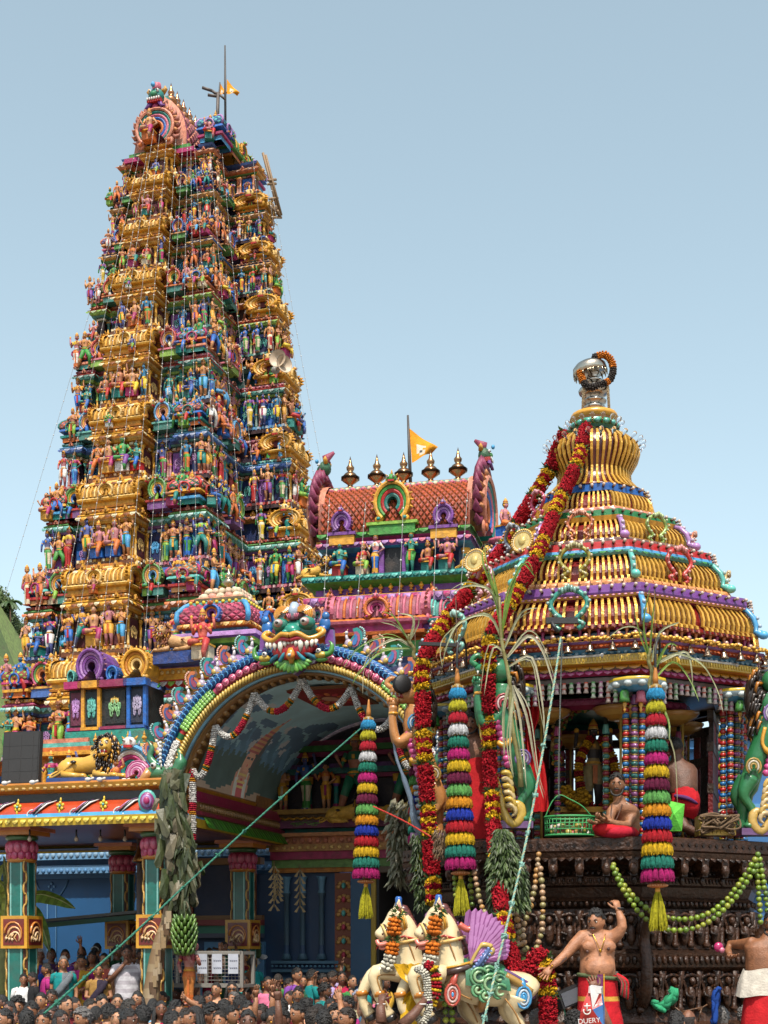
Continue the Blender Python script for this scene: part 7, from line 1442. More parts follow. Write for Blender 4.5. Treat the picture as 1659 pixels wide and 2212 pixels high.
def headpt(d):
    x, y, z = d; px_, py_, pz_ = x*.074, y*.094, z*.118
    if z < 0: px_ *= 1-.34*(-z)**1.4; py_ *= 1-.12*(-z)
    if y < 0:
        py_ -= .026*math.exp(-(x/.17)**2-((z+.14)/.17)**2)+.008*math.exp(-(x/.15)**2-((z-.08)/.2)**2)
        py_ += .012*math.exp(-((abs(x)-.38)/.16)**2-((z-.07)/.1)**2); py_ -= .007*math.exp(-(x/.45)**2-((z-.24)/.1)**2)
        py_ -= .009*math.exp(-(x/.3)**2-((z+.48)/.12)**2)+.012*math.exp(-(x/.3)**2-((z+.85)/.2)**2); py_ += .006*math.exp(-(x/.3)**2-((z+.62)/.08)**2)
    return (px_, py_, pz_)
def head(m, M, skin, face=True, nu=18, nv=14, must=False, beard=False, bindi=None, base=True):
    sv = m.M; m.M = sv @ M; 
    if base:
        vs = []; fs = []
        for j in range(1, nv):
            t = PI*j/nv
            for k in range(nu): a = 2*PI*k/nu; vs.append(headpt((sin(t)*cos(a), sin(t)*sin(a), cos(t))))
        vs += [headpt((0, 0, 1)), headpt((0, 0, -1))]; T = len(vs)-2
        for k in range(nu):
            k2 = (k+1) % nu; fs.append((T, k, k2)); fs.append((T+1, (nv-2)*nu+k2, (nv-2)*nu+k))
            for j in range(nv-2): fs.append((j*nu+k2, j*nu+k, (j+1)*nu+k, (j+1)*nu+k2))
        m.add(vs, fs, skin, True)
        for s in (-1, 1): m.ball((s*.074, .01, -.005), (.012, .024, .034), sh(skin, .9), 7, 5)
    if face:
        for s in (-1, 1):
            m.ball((s*.029, -.082, .009), (.0135, .008, .0068), (.62, .58, .52), 7, 4); m.ball((s*.029, -.0885, .009), (.0062, .004, .0064), (.012, .008, .006), 6, 4)
            m.tube([(s*.014, -.094, .022), (s*.03, -.094, .03), (s*.047, -.083, .025)], [.0035, .0055, .002], 4, (.012, .009, .008)); m.tube([(s*.015, -.087, .016), (s*.03, -.089, .0185), (s*.044, -.079, .013)], .0022, 4, (.015, .01, .008))
            m.ball((s*.01, -.111, -.026), (.007, .006, .006), sh(skin, .75), 5, 4)
        m.ball((0, -.098, -.054), (.022, .008, .0055), mixc(skin, (.35, .06, .06), .5), 8, 4); m.ball((0, -.098, -.062), (.02, .009, .006), mixc(skin, (.42, .1, .09), .5), 8, 4); m.tube([(-.022, -.099, -.0575), (.022, -.099, -.0575)], .0016, 4, (.06, .02, .015))
        if must: m.tube([(-.032, -.092, -.05), (-.014, -.108, -.043), (.014, -.108, -.043), (.032, -.092, -.05)], [.003, .0075, .0075, .003], 5, (.012, .01, .009))
        if beard: 
            for s in range(26): a = -PI+PI*s/25; m.ball((.062*cos(a)*.95, -.045-.05*abs(sin(a)), -.055+.055*sin(a)), (.012, .012, .012), (.014, .011, .01), 5, 4)
        if bindi: m.ball((0, -.1, .042), (.006, .004, .006), bindi, 5, 4)
    m.M = sv
def hair(m, M, style, col, q):
    sv = m.M; m.M = sv @ M; nu, nv = 20, 14; vs = []; fs = []
    lim = {'short': .13, 'bald': .95, 'curly': .08, 'bun': .15, 'long': .13, 'braid': .15}[style]
    def inc(d): 
        t = d[2]*.92+d[1]*.45
        return t > lim and not (style == 'bald' and d[2] > .55) if style != 'bald' else (d[1] > .05 and -.45 < d[2] < .42)
    th = {'short': 1.1, 'curly': 1.2, 'bald': 1.03}.get(style, 1.09)
    idx = {}
    def gv(j, k):
        k %= nu
        if (j, k) not in idx:
            t = PI*j/nv; a = 2*PI*k/nu; d = (sin(t)*cos(a), sin(t)*sin(a), cos(t)); p = headpt((d[0], max(d[1], -.72), d[2])); r = th+q.uniform(-.025, .025); idx[(j, k)] = len(vs); vs.append((p[0]*r, p[1]*r, p[2]*r))
        return idx[(j, k)]
    for j in range(nv):
        for k in range(nu):
            t = PI*(j+.5)/nv; a = 2*PI*(k+.5)/nu
            if inc((sin(t)*cos(a), sin(t)*sin(a), cos(t))): fs.append((gv(j, k), gv(j+1, k), gv(j+1, k+1), gv(j, k+1)))
    m.add(vs, fs, col, True)
    if style in ('short', 'curly'):
        for _ in range(90 if style == 'curly' else 60):
            t = math.acos(q.uniform(.15, 1)); a = q.uniform(0, 2*PI); d = (sin(t)*cos(a), sin(t)*sin(a), cos(t))
            if d[2]*.92+d[1]*.45 < lim+.03: continue
            p = headpt(d); r = th*1.0; e = q.uniform(.012, .02)*(1.1 if style == 'curly' else .7); m.ball((p[0]*r, p[1]*r, p[2]*r), (e, e, e*.7), sh(col, q.uniform(.6, 1.8)), 5, 4)
    if style == 'bun': m.ball((0, .115, -.0), (.055, .045, .055), sh(col, 1.2), 9, 6)
    if style == 'braid': m.tube([(0, .09, .0), (0, .12, -.1), (0, .11, -.25), (0, .1, -.4)], [.04, .035, .028, .012], 7, col)
    if style == 'long':
        for k in range(9): a = PI*(.0+1.0*k/8); m.tube([(.07*cos(a), .07*sin(a)*1.1-.01, .04), (.088*cos(a), .085*sin(a), -.08), (.1*cos(a), .08*sin(a)+.01, -.2), (.09*cos(a), .07*sin(a)+.02, -.32)], [.022, .03, .03, .01], 6, sh(col, q.uniform(.8, 1.3)))
    m.M = sv
def hand(m, w, d, nrm, skin, curl=.25, s=1., thumb=1, spread=.12):
    d = V(d).normalized(); nrm = V(nrm); nrm = (nrm-d*nrm.dot(d)).normalized(); side = d.cross(nrm)
    R = MX((side, nrm, d)).transposed(); w = V(w)
    m.tube([w-d*.02*s, w+d*.02*s, w+d*.055*s, w+d*.088*s], [.026*s, .033*s, .04*s, .038*s], 9, skin, sq=.5, up=nrm)
    for i, (o, L, r) in enumerate(((-.03, .068, .0088), (-.0105, .08, .0092), (.0105, .075, .009), (.03, .058, .0078))):
        b = w+d*.082*s+side*o*s; dd = (d+side*(i-1.5)*spread).normalized(); P = [b]; cdir = dd
        for f in (.42, .33, .25): cdir = (cdir+nrm*curl*(1.2 if f < .4 else .8)).normalized(); P.append(P[-1]+cdir*L*f*s)
        m.tube(P, [r*1.05*s, r*s, r*.92*s, r*.6*s], 6, skin)
    b = w+d*.03*s-side*.03*s*thumb; P = [b, b+(d*.55-side*.8*thumb+nrm*.25).normalized()*.035*s, b+(d*.8-side*.62*thumb+nrm*.4).normalized()*.066*s, b+(d*.95-side*.5*thumb+nrm*.5).normalized()*.088*s]
    m.tube(P, [.013*s, .0115*s, .01*s, .006*s], 6, skin)
def fuse(m, voxel, smooth=6):
    # one continuous skin: voxel remesh of the overlapping volumes, colours carried over from the nearest original face
    me = bpy.data.meshes.new('t'); me.from_pydata(m.v, [], m.f); o = bpy.data.objects.new('t', me); COL.objects.link(o)
    r = o.modifiers.new('r', 'REMESH'); r.mode = 'VOXEL'; r.voxel_size = voxel; s = o.modifiers.new('s', 'SMOOTH'); s.iterations = smooth; s.factor = .5
    dg = bpy.context.evaluated_depsgraph_get(); ne = o.evaluated_get(dg).to_mesh(); bv = BVHTree.FromPolygons([V(p) for p in m.v], m.f)
    r = MB(); r.v = [tuple(v.co) for v in ne.vertices]; r.f = [tuple(p.vertices) for p in ne.polygons]; r.s = [True]*len(r.f)
    for p in ne.polygons: h = bv.find_nearest(p.center); r.c.append(m.c[h[2]] if h[2] is not None else m.c[0])
    o.evaluated_get(dg).to_mesh_clear(); bpy.data.objects.remove(o); bpy.data.meshes.remove(me); return r
SK = [(.24, .10, .05), (.31, .14, .07), (.16, .066, .035), (.38, .19, .105), (.11, .046, .027), (.27, .12, .06)]
HB = (.008, .007, .007)
def person(label, pos, face=0., sex='m', skin=None, hairc=HB, style='short', upper=(.5, .5, .5), lower=(.1, .1, .12), garb='shirt', saree=None, H=1.68, arm=None, must=False, beard=False, group='crowd watching the chariot', tilt=0., glasses=False, seed=0, flowers=None, stripes=None):
    # pos = centre of the head; facing -y turned by `face` degrees
    q = random.Random(seed); skin = skin or q.choice(SK); k = H/1.68; base = V(pos)-V((0, 0, 1.535*k))
    t = thing('person', label, 'person', tr(*base) @ rz(rad(face)) @ sc(k), group); m = MB(); wm = .9 if sex == 'f' else 1.; g = q.uniform(.95, 1.1)
    loft(m, [((0, 0, .86), .15*g, .11*g), ((0, 0, 1.0), .145*g, .105*g), ((0, 0, 1.2), .165*wm*g, .115), ((0, 0, 1.31), .175*wm, .1), ((0, .01, 1.365), .13*wm, .08), ((0, .012, 1.39), .07, .065), ((0, .008, 1.44), .052, .055), ((0, -.005, 1.5), .05, .055)], 12, skin)
    sx = .175*wm; arms = {}
    A = {-1: [(-sx-.05, .01, 1.08), (-sx-.04, -.07, .86)], 1: [(sx+.05, .01, 1.08), (sx+.04, -.07, .86)]}
    if arm == 'fold': A = {-1: [(-sx-.05, -.02, 1.1), (-.02, -.17, 1.05)], 1: [(sx+.05, -.02, 1.1), (.02, -.18, 1.03)]}
    elif arm == 'raise': A[1] = [(sx+.12, -.05, 1.5), (sx+.1, -.1, 1.75)]
    elif arm == 'raise2': A[-1] = [(-sx-.1, -.12, 1.5), (-sx-.02, -.2, 1.72)]
    elif arm == 'brow': A[1] = [(sx+.28, -.12, 1.5), (.06, -.1, 1.67)]
    elif arm == 'mouth': A[-1] = [(-sx-.08, -.08, 1.13), (-.03, -.17, 1.38)]
    elif arm == 'phone': A[1] = [(sx+.04, -.15, 1.2), (.1, -.3, 1.5)]
    for s in (-1, 1):
        e, w = A[s]; m.tube([(s*sx*.7, .01, 1.345), (s*sx, .01, 1.325), V((s*sx, .01, 1.325)).lerp(V(e), .5), e, V(e).lerp(V(w), .4), w], [.055, .052*wm, .045*wm, .037*wm, .036*wm, .025*wm], 9, skin)
        up = w[2] > e[2]; hand(m, w, V(w)-V(e) if arm != 'fold' else (-s, -.3, 0), (0, -1, 0) if up else (-s, -.2, 0), skin, .1 if arm and 'raise' in arm else .4, .95, s if up else -s)
    if garb != 'saree':
        for s in (-1, 1): m.tube([(s*.08, 0, .9), (s*.09, -.01, .48), (s*.09, .0, .1)], [.085, .06, .04], 8, skin); m.ball((s*.09, -.06, .04), (.042, .11, .04), skin, 7, 5)
    HM = tr(0, -.015, 1.535) @ rx(rad(tilt)); head(m, HM, skin, True, must=must, beard=beard, bindi=(.5, .3, .25) if q.random() < .5 else None)
    if glasses: 
        for s in (-1, 1): m.ball(HM @ V((s*.031, -.1, .008)), (.026, .006, .02), (.02, .018, .018), 8, 5)
        m.tube([HM @ V((-.07, -.04, .012)), HM @ V((-.05, -.1, .012)), HM @ V((.05, -.1, .012)), HM @ V((.07, -.04, .012))], .004, 4, BLACK)
    if sex == 'f':
        for s in (-1, 1): m.ball(HM @ V((s*.078, -.01, -.05)), .011, GOLD, 6, 4)
        m.tube([(.085*cos(a), .01-.075*sin(a), 1.365-.03*sin(a)) for a in [PI*i/10 for i in range(11)]], .005, 4, GOLD, cap=False)
    m.build('body', M_SKIN, t); h = MB(); hair(h, HM, style, hairc, q)
    if flowers: 
        for i in range(14): a = PI*i/13; h.ball(HM @ V((.07*cos(a), .1+.02*sin(a), .0+.05*sin(a))), .014, flowers, 5, 4)
    h.build('hair', M_HAIR, t); c = MB()
    def uc(i, a):
        if saree and garb == 'saree':
            ang = (a+PI/2) % (2*PI); f = cos(a)          # drape from the left shoulder down to the right hip
            z = (.9, 1.05, 1.18, 1.28, 1.34, 1.38)[min(i, 5)]
            if -.35+(z-1.1)*1.2 < f < .4+(z-1.1)*1.5: return saree
        if stripes and i % 2: return stripes
        return upper
    n_ = 18; zs = [.84, .9, .96, 1.02, 1.08, 1.14, 1.2, 1.26, 1.31, 1.35] if stripes else [.86, .98, 1.1, 1.22, 1.31, 1.35]
    def rr(z): return (lerp(.16, .15, (z-.86)/.14) if z < 1 else lerp(.15, .178*wm, min(1, (z-1)/.25)) if z < 1.25 else lerp(.178*wm, .185*wm, (z-1.25)/.06) if z < 1.31 else .155*wm)*g+.012
    loft(c, [((0, .0 if z < 1.34 else .008, z), rr(z), (.122*g if z < 1.25 else lerp(.128, .1, (z-1.25)/.1)))for z in zs]+[((0, .01, 1.385), .085, .08)], n_, uc, cap=False)
    for s in (-1, 1):
        e, w = A[s]; j = V((s*sx, .01, 1.325)); L_ = .62 if garb != 'saree' else .5; c.tube([(s*sx*.6, .01, 1.345), j+V((0, 0, .003)), j.lerp(V(e), L_)], [.06, .06*wm, .056*wm], 9, stripes or upper if garb == 'shirt' else upper)
    if garb == 'saree':
        c.tube(bez([(.13, -.07, 1.37), (.07, -.135, 1.27), (-.05, -.15, 1.12), (-.15, -.1, .98)], 3), [.03, .045, .05, .055, .06, .06, .06, .06, .05, .04], 7, saree, sq=.35, up=(0, -1, .1)); c.tube([(.14, .0, 1.4), (.13, .1, 1.3), (.12, .13, 1.0)], [.05, .06, .07], 6, saree, sq=.3)
    elif garb == 'shirt':
        c.tube([(.075*cos(a), .012-.07*sin(a), 1.385+.012*cos(2*a)) for a in [2*PI*i/12 for i in range(13)]], .012, 5, sh(upper, 1.1), cap=False)
    c.build('upper_garment', M_CLOTH, t); l = MB()
    if garb == 'saree': loft(l, [((0, 0, .06), .22, .19), ((0, 0, .5), .19, .16), ((0, 0, .8), .175, .135), ((0, 0, .92), .165, .12)], 14, saree or lower)
    else:
        for s in (-1, 1): l.tube([(s*.075, 0, .93), (s*.09, 0, .5), (s*.09, .01, .1)], [.1, .075, .06], 8, lower)
        loft(l, [((0, 0, .8), .16, .12), ((0, 0, .95), .16*g, .12*g)], 12, lower)
    l.build('lower_garment', M_CLOTH, t); return t
CN = {'red': (.5, .015, .02), 'maroon': (.14, .012, .02), 'crimson': (.4, .01, .06), 'pink': (.62, .16, .28), 'magenta': (.42, .03, .2), 'orange': (.65, .2, .03), 'mustard': (.5, .28, .03), 'yellow': (.7, .5, .04), 'green': (.05, .22, .06), 'dark green': (.02, .08, .04), 'teal': (.01, .22, .22), 'sky blue': (.2, .42, .62), 'royal blue': (.02, .06, .35), 'navy': (.012, .02, .07), 'violet': (.2, .06, .32), 'lavender': (.4, .32, .55), 'white': (.72, .72, .72), 'cream': (.65, .57, .42), 'grey': (.25, .25, .26), 'black': (.015, .015, .017), 'brown': (.14, .06, .03), 'peach': (.68, .36, .22)}
HC = {'black': HB, 'grey': (.16, .15, .145), 'white': (.42, .41, .4), 'dark brown': (.02, .012, .008)}
used = set(); qp = random.Random(99)
def place(px):
    for x, s in ((60, 'below the left pillar'), (130, 'left of the grey pole'), (235, 'below the grey pole'), (300, 'right of the grey pole'), (360, 'beside the banana stem'), (430, 'below the banana bunch'), (500, 'below the wire cage'), (565, 'below the second back pillar'), (650, 'below the blue panels'), (720, 'in front of the jewelled strip'), (800, 'in front of the dark doorway'), (960, 'below the horses'), (1240, 'at the foot of the chariot'), (1700, 'below the lime garland')):
        if px < x: return s
def auto(px, py, sex='m', row=None, style=None, hairc=None, col=None, face=None, **kw):
    D = kw.pop('D', None) or max(12.2, min(21.5, 1950/max(8, py-2060))); pos = at(px, py, D); row = row or ('front row' if py > 2180 else ('middle row' if py > 2145 else 'back row'))
    style = style or (qp.choice(['short', 'short', 'curly', 'short', 'short', 'short']) if sex == 'm' else qp.choice(['bun', 'long', 'braid'])); hairc = hairc or qp.choice(['black']*5+['grey', 'dark brown'])
    if sex == 'm': must = qp.random() < .45; beard = qp.random() < .25
    else: must = beard = False
    names = list(CN); qp.shuffle(names); 
    if col: names = [col]+names
    for cn in names:
        hs = {'short': 'short', 'curly': 'curly', 'bald': 'thinning', 'bun': 'pinned', 'long': 'long', 'braid': 'braided'}[style]
        if sex == 'm': lab = ('moustached ' if must else '')+f"man, {hs} {hairc} hair, {cn} shirt, {row} {place(px)}"
        else: lab = f"woman, {hs} {hairc} hair, {cn} saree, {row} {place(px)}"
        key = (sex, cn, row, place(px))
        if key not in used: break
    used.add(key)
    if 'arm' not in kw and row != 'seen from behind': kw['arm'] = qp.choice([None]*11+['raise', 'phone', 'raise2'])
    if sex == 'm': return person(lab, pos, face if face is not None else qp.choice([qp.uniform(-80, 80), qp.uniform(-80, 80), qp.uniform(110, 250)]), 'm', None, HC[hairc], style, CN[cn], (.03, .03, .04), 'shirt', must=must, beard=beard, seed=int(px*7+py), tilt=qp.uniform(-14, 4), H=qp.uniform(1.5, 1.72), **kw)
    b = qp.choice(list(CN.values())); return person(lab, pos, face if face is not None else qp.choice([qp.uniform(-75, 75), qp.uniform(-75, 75), qp.uniform(120, 240)]), 'f', None, HC[hairc], style, b, garb='saree', saree=CN[cn], seed=int(px*7+py), tilt=qp.uniform(-12, 4), H=qp.uniform(1.42, 1.6), **kw)
# people on the porch
PR = 'on the porch'
pc = lambda px, py, D=22.6: at(px, py, D)
person('old woman with white hair in a maroon and blue saree by the left pillar', pc(86, 2066), 20, 'f', SK[2], HC['white'], 'bun', CN['maroon'], garb='saree', saree=CN['royal blue'], H=1.6, seed=1)
person('woman looking up in a dark purple saree behind the girl in pink', pc(111, 2064, 23), 25, 'f', SK[4], HB, 'bun', (.05, .02, .06), garb='saree', saree=(.08, .03, .1), H=1.63, seed=2, tilt=-12)
person('woman in a pale pink blouse raising one hand on the porch', pc(141, 2066, 23), 10, 'f', SK[0], HB, 'bun', CN['peach'], garb='saree', saree=CN['violet'], H=1.62, arm='raise', seed=3)
person('small boy in a white shirt standing against the left pillar', pc(51, 2117, 21.2), 15, 'm', SK[0], HB, 'short', CN['white'], H=1.3, seed=4)
person('boy in a dark shirt looking sideways beside the boy in white', pc(72, 2114, 21.2), -60, 'm', SK[2], HB, 'short', CN['black'], H=1.32, seed=5)
person('girl in a bright pink dress in profile with braided hair', pc(102, 2095, 21.6), -75, 'f', SK[0], HB, 'braid', CN['magenta'], lower=CN['magenta'], garb='shirt', H=1.42, seed=6)
person('elderly woman with grey hair in a teal blouse and grey and coral saree', pc(137, 2081, 21.5), 15, 'f', SK[1], HC['grey'], 'bun', CN['teal'], garb='saree', saree=(.14, .16, .18), H=1.58, seed=7)
person('woman with dark glasses behind the other women on the porch', pc(177, 2060, 23.4), 5, 'f', SK[2], HB, 'bun', CN['crimson'], garb='saree', saree=CN['maroon'], H=1.6, seed=8, glasses=True)
person('woman in a magenta and mustard saree looking down at a red flower', pc(176, 2077, 22.4), 5, 'f', SK[1], HB, 'bun', CN['magenta'], garb='saree', saree=CN['mustard'], H=1.58, arm='fold', seed=9, tilt=14)
person('young woman with stern face in an orange saree between two porch women', pc(200, 2070, 22.9), -5, 'f', SK[0], HB, 'long', CN['brown'], garb='saree', saree=CN['orange'], H=1.6, seed=10)
person('woman with her back turned and white flowers in her bun', pc(209, 2052, 23.6), 170, 'f', SK[0], HB, 'bun', CN['navy'], garb='saree', saree=CN['navy'], H=1.6, seed=11, flowers=(.7, .68, .6))
person('woman in a coral saree beneath the thin grey pole', pc(226, 2074, 22.8), -15, 'f', SK[3], HB, 'bun', CN['peach'], garb='saree', saree=(.62, .14, .1), H=1.58, seed=12)
person('woman with spectacles in a gold patterned blouse and dark sheer saree', pc(213, 2097, 21.6), 10, 'f', SK[1], HB, 'bun', (.32, .18, .05), garb='saree', saree=(.03, .022, .04), H=1.55, arm='fold', seed=13)
person('woman with jasmine in her hair turned to the right by the back pillar', pc(253, 2056, 23.2), 75, 'f', SK[2], HB, 'bun', CN['dark green'], garb='saree', saree=CN['brown'], H=1.62, seed=14, flowers=(.72, .7, .66))
person('tall man in a striped polo shirt holding his hand to his mouth', pc(275, 2060, 21.7), 5, 'm', SK[2], HB, 'short', (.45, .42, .46), (.02, .02, .025), H=1.78, arm='mouth', seed=15, stripes=(.62, .6, .64))
person('woman with a flower at her ear behind the man in stripes', pc(304, 2064, 22.8), 30, 'f', SK[4], HB, 'bun', CN['black'], garb='saree', saree=CN['white'], H=1.62, seed=16)
person('woman highest at the back of the porch beside the corner pillar', pc(308, 2044, 23.8), 20, 'f', SK[2], HB, 'bun', CN['black'], garb='saree', saree=CN['lavender'], H=1.6, seed=17)
person('man with balding head behind the shoulder of the man in stripes', pc(289, 2057, 23.4), 10, 'm', SK[0], HC['grey'], 'bald', CN['brown'], H=1.66, seed=18)
for a in ((418, 2078, 'peach'), (432, 2066, 'violet'), (452, 2062, 'crimson'), (480, 2062, 'yellow'), (483, 2048, 'dark green'), (526, 2068, 'maroon'), (508, 2078, 'navy'), (545, 2080, 'brown')): auto(a[0], a[1], 'f', 'on the porch above', col=a[2], D=23.4 if a[1] < 2070 else 22.8, hairc='grey' if a[0] == 480 else 'black', style='bun' if a[0] != 526 else 'braid')
# the crowd below
person('man with curly hair and moustache in a dark vest at the bottom left', at(38, 2176, 16.3), 10, 'm', SK[1], HB, 'curly', (.02, .02, .03), H=1.7, must=True, seed=20)
person('young man with thick short hair looking down beneath the left pillar', at(70, 2186, 15.4), -10, 'm', SK[0], HB, 'short', CN['sky blue'], H=1.68, seed=21, tilt=10)
person('woman in an orange and gold saree squinting below the elderly woman in teal', at(90, 2163, 18.2), -10, 'f', SK[3], HB, 'bun', CN['orange'], garb='saree', saree=(.7, .34, .1), H=1.6, seed=22)
person('man with receding hair in deep shade below the elderly woman in teal', at(113, 2156, 19.8), -5, 'm', SK[2], HB, 'short', CN['navy'], H=1.66, must=True, seed=23)
person('man with moustache in a maroon shirt glancing up to the right', at(141, 2174, 16.6), 45, 'm', SK[3], HB, 'short', CN['maroon'], H=1.7, must=True, seed=24, tilt=-8)
person('woman seen from the side with sleek black hair behind the maroon shirt', at(158, 2174, 17.4), 70, 'f', SK[1], HB, 'long', CN['black'], garb='saree', saree=CN['dark green'], H=1.6, seed=25)
person('toddler with cropped hair in profile carried high in the crowd', at(193, 2178, 15.8), 60, 'm', SK[3], (.02, .014, .01), 'short', CN['maroon'], H=1.45, seed=26)
person('teenage boy with straight fringe behind the toddler', at(220, 2170, 17.0), 25, 'm', SK[3], HB, 'short', CN['grey'], H=1.66, seed=27)
person('woman with parted hair looking right under the striped shirt man', at(254, 2166, 17.8), 10, 'f', SK[3], HB, 'bun', CN['black'], garb='saree', saree=CN['grey'], H=1.58, seed=28)
person('young woman with long loose hair in a red and pink saree', at(298, 2160, 18.2), -12, 'f', SK[3], HB, 'long', CN['red'], garb='saree', saree=(.62, .12, .16), H=1.64, seed=29)
person('man in a white collar turned away to the right below the woman in red', at(276, 2180, 16.4), 100, 'm', SK[2], (.03, .025, .02), 'short', CN['white'], H=1.66, seed=30)
person('man shading his head with a bare forearm and wrist watch', at(378, 2184, 15.4), 70, 'm', SK[3], HB, 'short', CN['black'], H=1.68, arm='brow', seed=31)
person('woman in dark sunglasses with long hair below the wire cage', at(501, 2137, 20.8), 5, 'f', SK[3], HB, 'long', CN['black'], garb='saree', saree=CN['black'], H=1.64, seed=32, glasses=True)
person('woman with large earrings looking right beneath the wire cage', at(468, 2139, 20.6), -15, 'f', SK[3], HB, 'bun', CN['peach'], garb='saree', saree=CN['peach'], H=1.62, seed=33)
person('young man with a marigold petal in his curls before the cage', at(454, 2195, 14.4), 50, 'm', SK[0], HB, 'curly', CN['orange'], H=1.68, seed=34)
person('man with one bare arm raised high, palm open, wearing a white bracelet', at(532, 2186, 15.0), 35, 'm', SK[1], HB, 'short', CN['white'], H=1.66, arm='raise', seed=35)
person('woman holding up a phone in a pink saree by the second back pillar', at(578, 2126, 21.0), 20, 'f', SK[0], HB, 'bun', CN['pink'], garb='saree', saree=CN['pink'], H=1.6, arm='phone', seed=36)
person('bald man with a bare scalp in front of the dark doorway', at(791, 2186, 15.4), 30, 'm', SK[3], (.05, .04, .035), 'bald', CN['grey'], H=1.66, seed=37)
person('man in a bright teal shirt in profile before the doorway', at(700, 2142, 20.6), 65, 'm', SK[2], HB, 'curly', CN['teal'], H=1.7, beard=True, seed=38)
person('man with forehead mark and beard in a white shirt below the jewelled strip', at(644, 2150, 19.8), 0, 'm', SK[1], HB, 'short', CN['white'], H=1.7, beard=True, must=True, seed=39)
person('policeman in a pale cap looking down near the horse forelegs', at(774, 2158, 19.0), -20, 'm', SK[2], (.35, .38, .5), 'short', (.4, .36, .22), H=1.7, must=True, seed=40)
for x, y, s in ((12, 2205, 'm'), (58, 2207, 'm'), (5, 2168, 'f'), (112, 2196, 'm'), (180, 2203, 'm'), (232, 2193, 'm'), (206, 2196, 'f'), (256, 2204, 'm'), (310, 2196, 'm'), (330, 2178, 'f'), (348, 2183, 'f'), (352, 2157, 'f'), (384, 2150, 'f'), (408, 2153, 'f'), (418, 2137, 'm'), (430, 2172, 'm'), (448, 2158, 'm'), (484, 2182, 'm'), (500, 2196, 'm'), (505, 2161, 'm'), (517, 2170, 'm'), (535, 2151, 'm'), (526, 2124, 'f'), (402, 2203, 'm'), (425, 2198, 'f'), (558, 2152, 'f'), (566, 2192, 'm'), (588, 2198, 'f'), (592, 2158, 'm'), (610, 2176, 'm'), (622, 2131, 'm'), (628, 2158, 'f'), (600, 2118, 'f'), (610, 2204, 'm'), (645, 2192, 'm'), (662, 2176, 'm'), (672, 2110, 'm'), (655, 2122, 'f'), (680, 2138, 'f'), (690, 2190, 'f'), (676, 2204, 'm'), (716, 2114, 'm'), (712, 2176, 'f'), (714, 2148, 'f'), (731, 2154, 'f'), (738, 2114, 'm'), (723, 2196, 'm'), (753, 2172, 'm'), (760, 2150, 'm'), (752, 2204, 'm'), (760, 2122, 'f'), (785, 2128, 'm'), (806, 2205, 'm'), (824, 2180, 'm'), (810, 2150, 'f'), (846, 2204, 'm'), (696, 2120, 'm'), (640, 2108, 'm'), (880, 2208, 'm'), (830, 2124, 'f'), (910, 2206, 'm'), (950, 2210, 'f'), (22, 2184, 'f'), (130, 2208, 'f'), (276, 2206, 'm'), (370, 2209, 'm'), (475, 2209, 'm'), (535, 2210, 'm'), (700, 2210, 'm'), (95, 2208, 'm')): auto(x, y, s)
for x, y, h_, st in ((1159, 2204, 'grey', 'short'), (1486, 2207, 'dark brown', 'bald'), (1559, 2202, 'grey', 'short'), (1609, 2199, 'grey', 'curly'), (1460, 2212, 'black', 'short'), (1640, 2208, 'black', 'short'), (1240, 2214, 'black', 'curly')): auto(x, y, 'm', 'seen from behind', st, h_, face=qp.uniform(150, 210))
# raised hands reaching for the horses
for lab, pts, D, sk in (('dark bare arm with white bracelet reaching up to the horse hoof', ((868, 2215), (895, 2190), (918, 2160), (924, 2146)), 12.0, SK[4]), ('dark hand reaching up to the farther horse leg', ((824, 2210), (822, 2180), (824, 2164), (826, 2154)), 12.1, SK[4])):
    t = thing('person', 'person out of frame: '+lab, 'person'); m = MB(); P = [W(p, D+.05*i) for i, p in enumerate(pts)]; m.tube(P[:3], [.05, .042, .03], 10, sk); hand(m, P[2], P[3]-P[2], (0, -1, 0) if 0 else (.3, 1, 0), sk, .35, 1.0); b = P[0]; m.tube([b, b+V((-.05, .1, -.25))], [.05, .06], 10, sk); m.build('arm', M_SKIN, t)
    m = MB(); m.tube([P[2]+(P[1]-P[2])*.3+V((.036*cos(a), .036*sin(a), 0)) for a in [2*PI*i/14 for i in range(15)]], .006, 5, WHITE, cap=False); m.build('bracelet', M_PLAIN, t)
# ---------------------------------------------------------------- the shirtless man on the chariot
DM_ = 13.25
def Q(px, py, dy=0.): return at(px, py, DM_)+V((0, dy, 0))
SM = (.32, .14, .07); t = thing('person', 'shirtless heavy man in a red dhoti holding on with one raised arm', 'person'); m = MB()
def ring(px, py, rx_, ry_, dy=0.): return (Q(px, py, dy), rx_, ry_)
loft(m, [ring(1291, 2150, .16, .13), ring(1291, 2120, .165, .15), ring(1290, 2102, .172, .165, -.02), ring(1290, 2086, .17, .16, -.02), ring(1290, 2070, .163, .14, -.01), ring(1290, 2052, .168, .135), ring(1289, 2038, .172, .125), ring(1289, 2026, .165, .105), ring(1290, 2018, .12, .085), ring(1289, 2013, .075, .075), ring(1287, 2004, .068, .07)], 20, SM)
m.tube([Q(1278, 2023), Q(1258, 2024), Q(1240, 2041, -.03), Q(1222, 2060, -.06), Q(1205, 2075, -.1), Q(1186, 2089, -.13)], [.075, .07, .06, .048, .044, .03], 14, SM); m.tube([Q(1300, 2024), Q(1322, 2026), Q(1334, 2016, -.03), Q(1342, 2002, -.06), Q(1340, 1986, -.05), Q(1335, 1968, -.02)], [.075, .075, .064, .048, .045, .03], 14, SM)
for px in (1270, 1311): m.ball(Q(px, 2045, -.105), (.075, .045, .06), SM, 12, 8)
